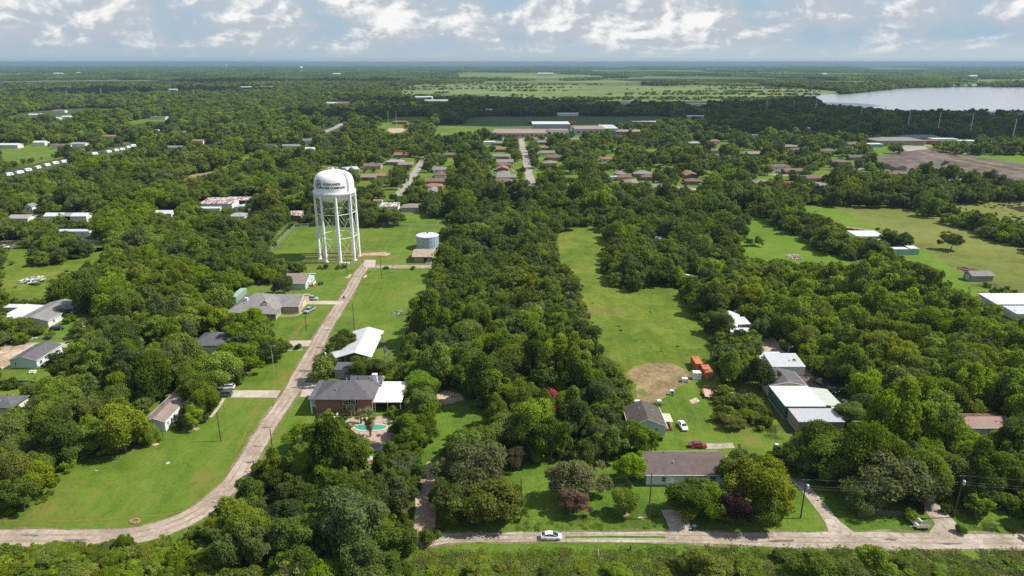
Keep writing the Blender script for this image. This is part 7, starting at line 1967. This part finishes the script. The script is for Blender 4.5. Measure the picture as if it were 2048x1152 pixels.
T(1820, 1042, 1.6, 2.6, BRIGHT, 4, 'small bright bush by the culvert pipes', 'shrub', 'shrub')
T(1520, 778, 4.4, 8.6, DARK, 1, 'dark round tree pressed against the left side of the dark gabled house')
T(1492, 728, 4.6, 8.4, DARK, 4, 'dark round tree at the end of the meadow, left of the sandy yard')
T(1436, 668, 4.8, 8.6, DARK, 0, 'dark tree half hiding the pale metal gable roof by the meadow')
T(1582, 740, 2.2, 3.6, MID, 3, 'small grey-green tree right of the striped roof')
T(1700, 852, 4.0, 7.0, MID, 2, 'tree overlapping the right end of the patchwork canopy')
T(1900, 500, 5.6, 9.4, DARK, 4, 'lone dark tree in the middle of the right-hand pasture')
T(1777, 492, 4.6, 8.4, DARK, 0, 'dark tree right of the open white-roofed barn')
T(1806, 496, 4.8, 8.0, DARK, 1, 'round dark tree behind the teal trailer shed')
T(1760, 520, 5.0, 7.0, DARK, 3, 'low dark tree left of the teal trailer shed')
T(1498, 492, 2.4, 4.2, MID, 0, 'small round tree on the orchard lawn, middle of three', name='orchard_tree')
T(1473, 499, 1.7, 3.2, MID, 2, 'small round tree on the orchard lawn, leftmost of three', name='orchard_tree')
T(1517, 492, 2.6, 4.8, MID, 1, 'small round tree on the orchard lawn, rightmost of three', name='orchard_tree')
T(1630, 500, 2.6, 3.8, DARK, 1, 'small dark tree at the right edge of the orchard lawn', name='orchard_tree')
T(868, 436, 4.2, 6.0, DARK, 3, 'low dark tree in the garden behind the compound')
T(795, 451, 5.6, 8.0, DARK, 1, 'dark tree behind the back fence of the compound, rightmost of three')
T(770, 452, 5.6, 8.5, DARK, 0, 'dark tree behind the back fence of the compound, middle of three')
T(745, 453, 5.4, 8.0, DARK, 3, 'dark tree behind the back fence of the compound, leftmost of three')
T(1137, 460, 5.4, 8.6, DARK, 2, 'dark rounded tree at the far end of the meadow')
T(1153, 300, 7.4, 12.5, YELLOWG, 2, 'conspicuous yellow-green tree in front of the school')
T(1575, 382, 6.6, 6.0, DARK, 1, 'pink-flowering crape myrtle among the suburb houses', 'crape myrtle', 'crape_myrtle', HOTPINK)
T(930, 312, 4.6, 7.0, DARK, 0, 'reddish-leaved small tree in the suburb gardens', 'tree', 'brown_tree', PURPLE)
T(100, 676, 1.8, 2.2, MID, 3, 'low shrub near the black SUV', 'shrub', 'shrub')
T(170, 668, 4.8, 5.0, DARK, 1, 'spreading low tree beside the pale transformer pole on the left')
T(170, 622, 3.0, 6.8, DARK, 6, 'narrow dark conifer-like tree behind the black SUV')
T(130, 636, 2.2, 3.6, MID, 0, 'small tree against the wall of the streaked-roof home')
T(40, 668, 5.0, 5.6, BRIGHT, 3, 'bright spreading tree on the left gravel lane bank')
for (bx, by, r, h, c, s, l) in [(1425, 1162, 4.4, 4.8, OLIVE, 1, 'yellow-green bush at the bottom edge, beneath the blue bin'), (1382, 1140, 2.2, 3.6, OLIVE, 5, 'small yellow-green bush left of the big bottom one'), (1490, 1150, 2.8, 3.6, BRIGHT, 0, 'bright bush right of the yellow-green bottom bush'),
        (1640, 1156, 4.2, 4.6, BRIGHT, 3, 'broad bush at the bottom edge below the diagonal drive'), (1700, 1162, 3.0, 4.4, MID, 2, 'dark bush at the bottom edge left of the tall one'), (1740, 1148, 3.0, 6.2, BRIGHT, 6, 'tall bright bush standing above the road edge at the bottom right'),
        (1560, 1120, 1.6, 2.0, MID, 4, 'low bush on the verge below the tall yellow-green tree'), (1800, 1130, 1.5, 1.6, MID, 4, 'low bush on the bottom verge right of the tall bright one'), (960, 1150, 2.8, 2.8, BRIGHT, 1, 'low wide bush at the bottom left of the marker post'), (1240, 1158, 2.6, 2.4, BRIGHT, 3, 'low bush at the bottom edge right of the marker post'), (1100, 1160, 2.4, 2.2, MID, 1, 'low bush at the bottom edge under the white hatchback'),
        (250, 1110, 1.7, 4.4, BRIGHT, 5, 'bright sapling rising over the road at the bottom left'), (125, 1136, 2.2, 3.4, BRIGHT, 2, 'bright sapling at the bottom left, short of the road'), (40, 1140, 2.4, 3.2, BRIGHT, 1, 'bright sapling at the bottom left corner')]:
    T(bx, by, r, h, c, s, l, 'bush', 'bush')
for (bx, by, r, h) in [(1445, 845, 2.4, 2.6), (1468, 855, 3.0, 3.0), (1490, 840, 2.6, 3.2), (1475, 815, 2.4, 2.8), (1510, 845, 2.2, 2.4), (1460, 805, 1.8, 2.6), (1452, 790, 2.0, 3.0)]:
    T(bx, by, r, h, random.choice([OLIVE, BRIGHT]), random.randrange(7), 'yellow-green bush in the weedy plot left of the green-walled shed', 'bush', 'bush', group='bushes in the weedy plot')
rb = random.Random(5)
for k in range(58):
    bx, by = rb.uniform(-10, 440), rb.uniform(1104, 1190)
    r_ = rb.uniform(1.6, 3.0); h_ = rb.uniform(1.8, 3.4)*(1.0 if by < 1130 else 1.35)
    g_ = G(bx, by)
    if proj((g_.x, g_.y, h_))[1] < 1090 - (8 if k % 9 == 0 else 0) + (bx-300)*0.0: 
        h_ *= .6
        if proj((g_.x, g_.y, h_))[1] < 1086: continue
    T(bx, by, r_, h_, rb.choice([BRIGHT, BRIGHT, MID, OLIVE]), rb.randrange(7), 'bright leafy bush in the low scrub below the paved road', 'bush', 'bush', group='bushes below the paved road')
def palm(bx, by, h, label, n=26, fr=1.5, skirt=True):
    p = G(bx, by); o = thing('palm_tree', label, 'palm tree', p)
    MB().tube((0, 0, -.1), (.1, 0, h*.5), .3, .24, n=10, cap=False).tube((.1, 0, h*.5), (0, 0, h), .24, .2, n=10).build('trunk', [plain('palm_trunk', (.16, .12, .09), .95, var=.3, scale=4)], o)
    rg = random.Random(int(bx)); 
    def fan(mb, a, e, L, org):
        d = Vector((math.cos(a)*math.cos(e), math.sin(a)*math.cos(e), math.sin(e))); s = Vector((-math.sin(a), math.cos(a), 0)); u = d.cross(s)
        b = org + d*L*.55
        mb.tube(org, b, .03, .02, n=4, cap=False)
        for k in range(-5, 6):
            t = k*.23
            q = (d*math.cos(t)+s*math.sin(t))*L*.62 - u*abs(k)*.02 - Vector((0, 0, .25*abs(math.sin(t))*L*.4+.12*L))
            w_ = s*.055*math.cos(t)+d*-.055*math.sin(t)
            mb.add([b-w_, b+q*.5-w_*1.8, b+q, b+q*.5+w_*1.8], [(0, 1, 2, 3)])
    c = MB()
    for k in range(n): fan(c, k*2.4, R(rg.uniform(-25, 75)), fr*rg.uniform(.9, 1.2), Vector((0, 0, h)))
    c.build('crown', [leaf_mat('palm_frond', (.135, .175, .055))], o)
    if skirt:
        c = MB()
        for k in range(26): fan(c, k*2.4, R(rg.uniform(-80, -50)), fr*rg.uniform(.8, 1.2), Vector((0, 0, h-rg.uniform(.1, h*.42))))
        c.build('dead_fronds', [leaf_mat('dead_frond', (.20, .15, .09))], o)
palm(741, 873, 6.6, 'tall fan palm with a skirt of dead fronds at the near edge of the pool', fr=2.0)
palm(722, 848, 3.0, 'short fan palm at the left end of the pool', n=18, fr=1.6, skirt=False)
palm(702, 836, 2.6, 'short fan palm by the wall left of the pool', n=18, fr=1.5, skirt=False)
palm(1290, 912, 2.2, 'low palm clump under the tree by the dark-roofed cottage', n=16, fr=1.5, skirt=False)
def bare_tree(bx, by, h, label, ivy=True, spread=1.0):
    p = G(bx, by); o = thing('bare_tree', label, 'dead tree', p); rg = random.Random(int(by)); mb = MB()
    def br(a, d, L, r, lv):
        b = a+d*L
        mb.tube(a, b, r, r*.6, n=5, cap=False)
        if lv == 0: return
        for k in range(4 if lv > 2 else 3):
            nd = (d+Vector((rg.gauss(0, .5), rg.gauss(0, .5), rg.gauss(.05, .3)))*spread).normalized()
            br(a+d*L*rg.uniform(.55, 1), nd, L*rg.uniform(.55, .8), r*.55, lv-1)
    br(Vector((0, 0, -.1)), Vector((0, 0, 1)), h*.42, .22, 5)
    mb.build('branches', [PALEBARK], o)
    if ivy:
        pos, nrm, sz, rg2 = crown_arrays(77, 1.5, h*.62, .5, 14, 2600, .16, spread=.5)
        link('ivy', leaf_mesh('ivy', pos, nrm, sz, rg2, [leaf_of(DARK)]), o)
bare_tree(790, 978, 9.5, 'dead grey-branched tree with an ivy-clad trunk in the lower garden')
bare_tree(770, 725, 5.5, 'thin bare sapling on the lawn right of the white barn', False, .6)
# ------------------------------------------------------------------ the air
def build_haze():
    mb = MB().box((0, 19500, 56), (60000, 41000, 114))
    m = bpy.data.materials.new('haze_air')
    m.use_nodes = True
    t = m.node_tree; t.nodes.clear()
    out = t.nodes.new('ShaderNodeOutputMaterial')
    v = t.nodes.new('ShaderNodeVolumePrincipled')
    v.inputs['Color'].default_value = (0.30, 0.43, 0.56, 1)
    v.inputs['Density'].default_value = HAZE
    v.inputs['Anisotropy'].default_value = 0.1
    t.links.new(v.outputs[0], out.inputs['Volume'])
    tag(mb.build('haze', [m]), kind='stuff')
HAZE = 0.00008
build_haze()

# cumulus overhead, out of the frame, whose shade lies on the far woods
def cumulus(label, px_points, alt=1300.0, r0=110, r1=170, seed=1):
    rg = random.Random(seed)
    mb = bmesh.new()
    for (px, py) in px_points:
        g = G(px, py)
        c = g + sun_dir*(alt/sun_dir.z)
        for k in range(3):
            r_ = rg.uniform(r0, r1)
            m = Matrix.Translation(c+Vector((rg.uniform(-90, 90), rg.uniform(-70, 70), rg.uniform(0, 90)))) @ Matrix.Diagonal((r_, r_*.8, r_*.42, 1))
            ret = bmesh.ops.create_icosphere(mb, subdivisions=3, radius=1.0, matrix=m)
            for v in ret['verts']:
                n_ = mnoise.noise(v.co/60.0)*26 + mnoise.noise(v.co/22.0)*9
                v.co += (v.co-c).normalized()*n_
    me = bpy.data.meshes.new('cloud'); mb.to_mesh(me); mb.free()
    me.polygons.foreach_set('use_smooth', [True]*len(me.polygons))
    me.materials.append(plain('cloud_white', (.85, .85, .86), 1.0, var=.02, spec=0.0))
    tag(link('cloud', me), kind='structure')
cumulus('a', [(x, y) for x in range(900, 1640, 55) for y in (213, 234)] , seed=1)
cumulus('b', [(x, y) for x in range(1650, 2160, 50) for y in (232, 246, 262)], seed=2, r0=90, r1=130)
cumulus('c', [(x, 187) for x in range(240, 450, 30)], seed=3, r0=120, r1=180)
cumulus('d', [(x, 165) for x in range(240, 760, 60)], seed=4, r0=220, r1=320)
cumulus('e', [(x, 160) for x in range(1340, 1640, 60)], seed=5, r0=220, r1=320)
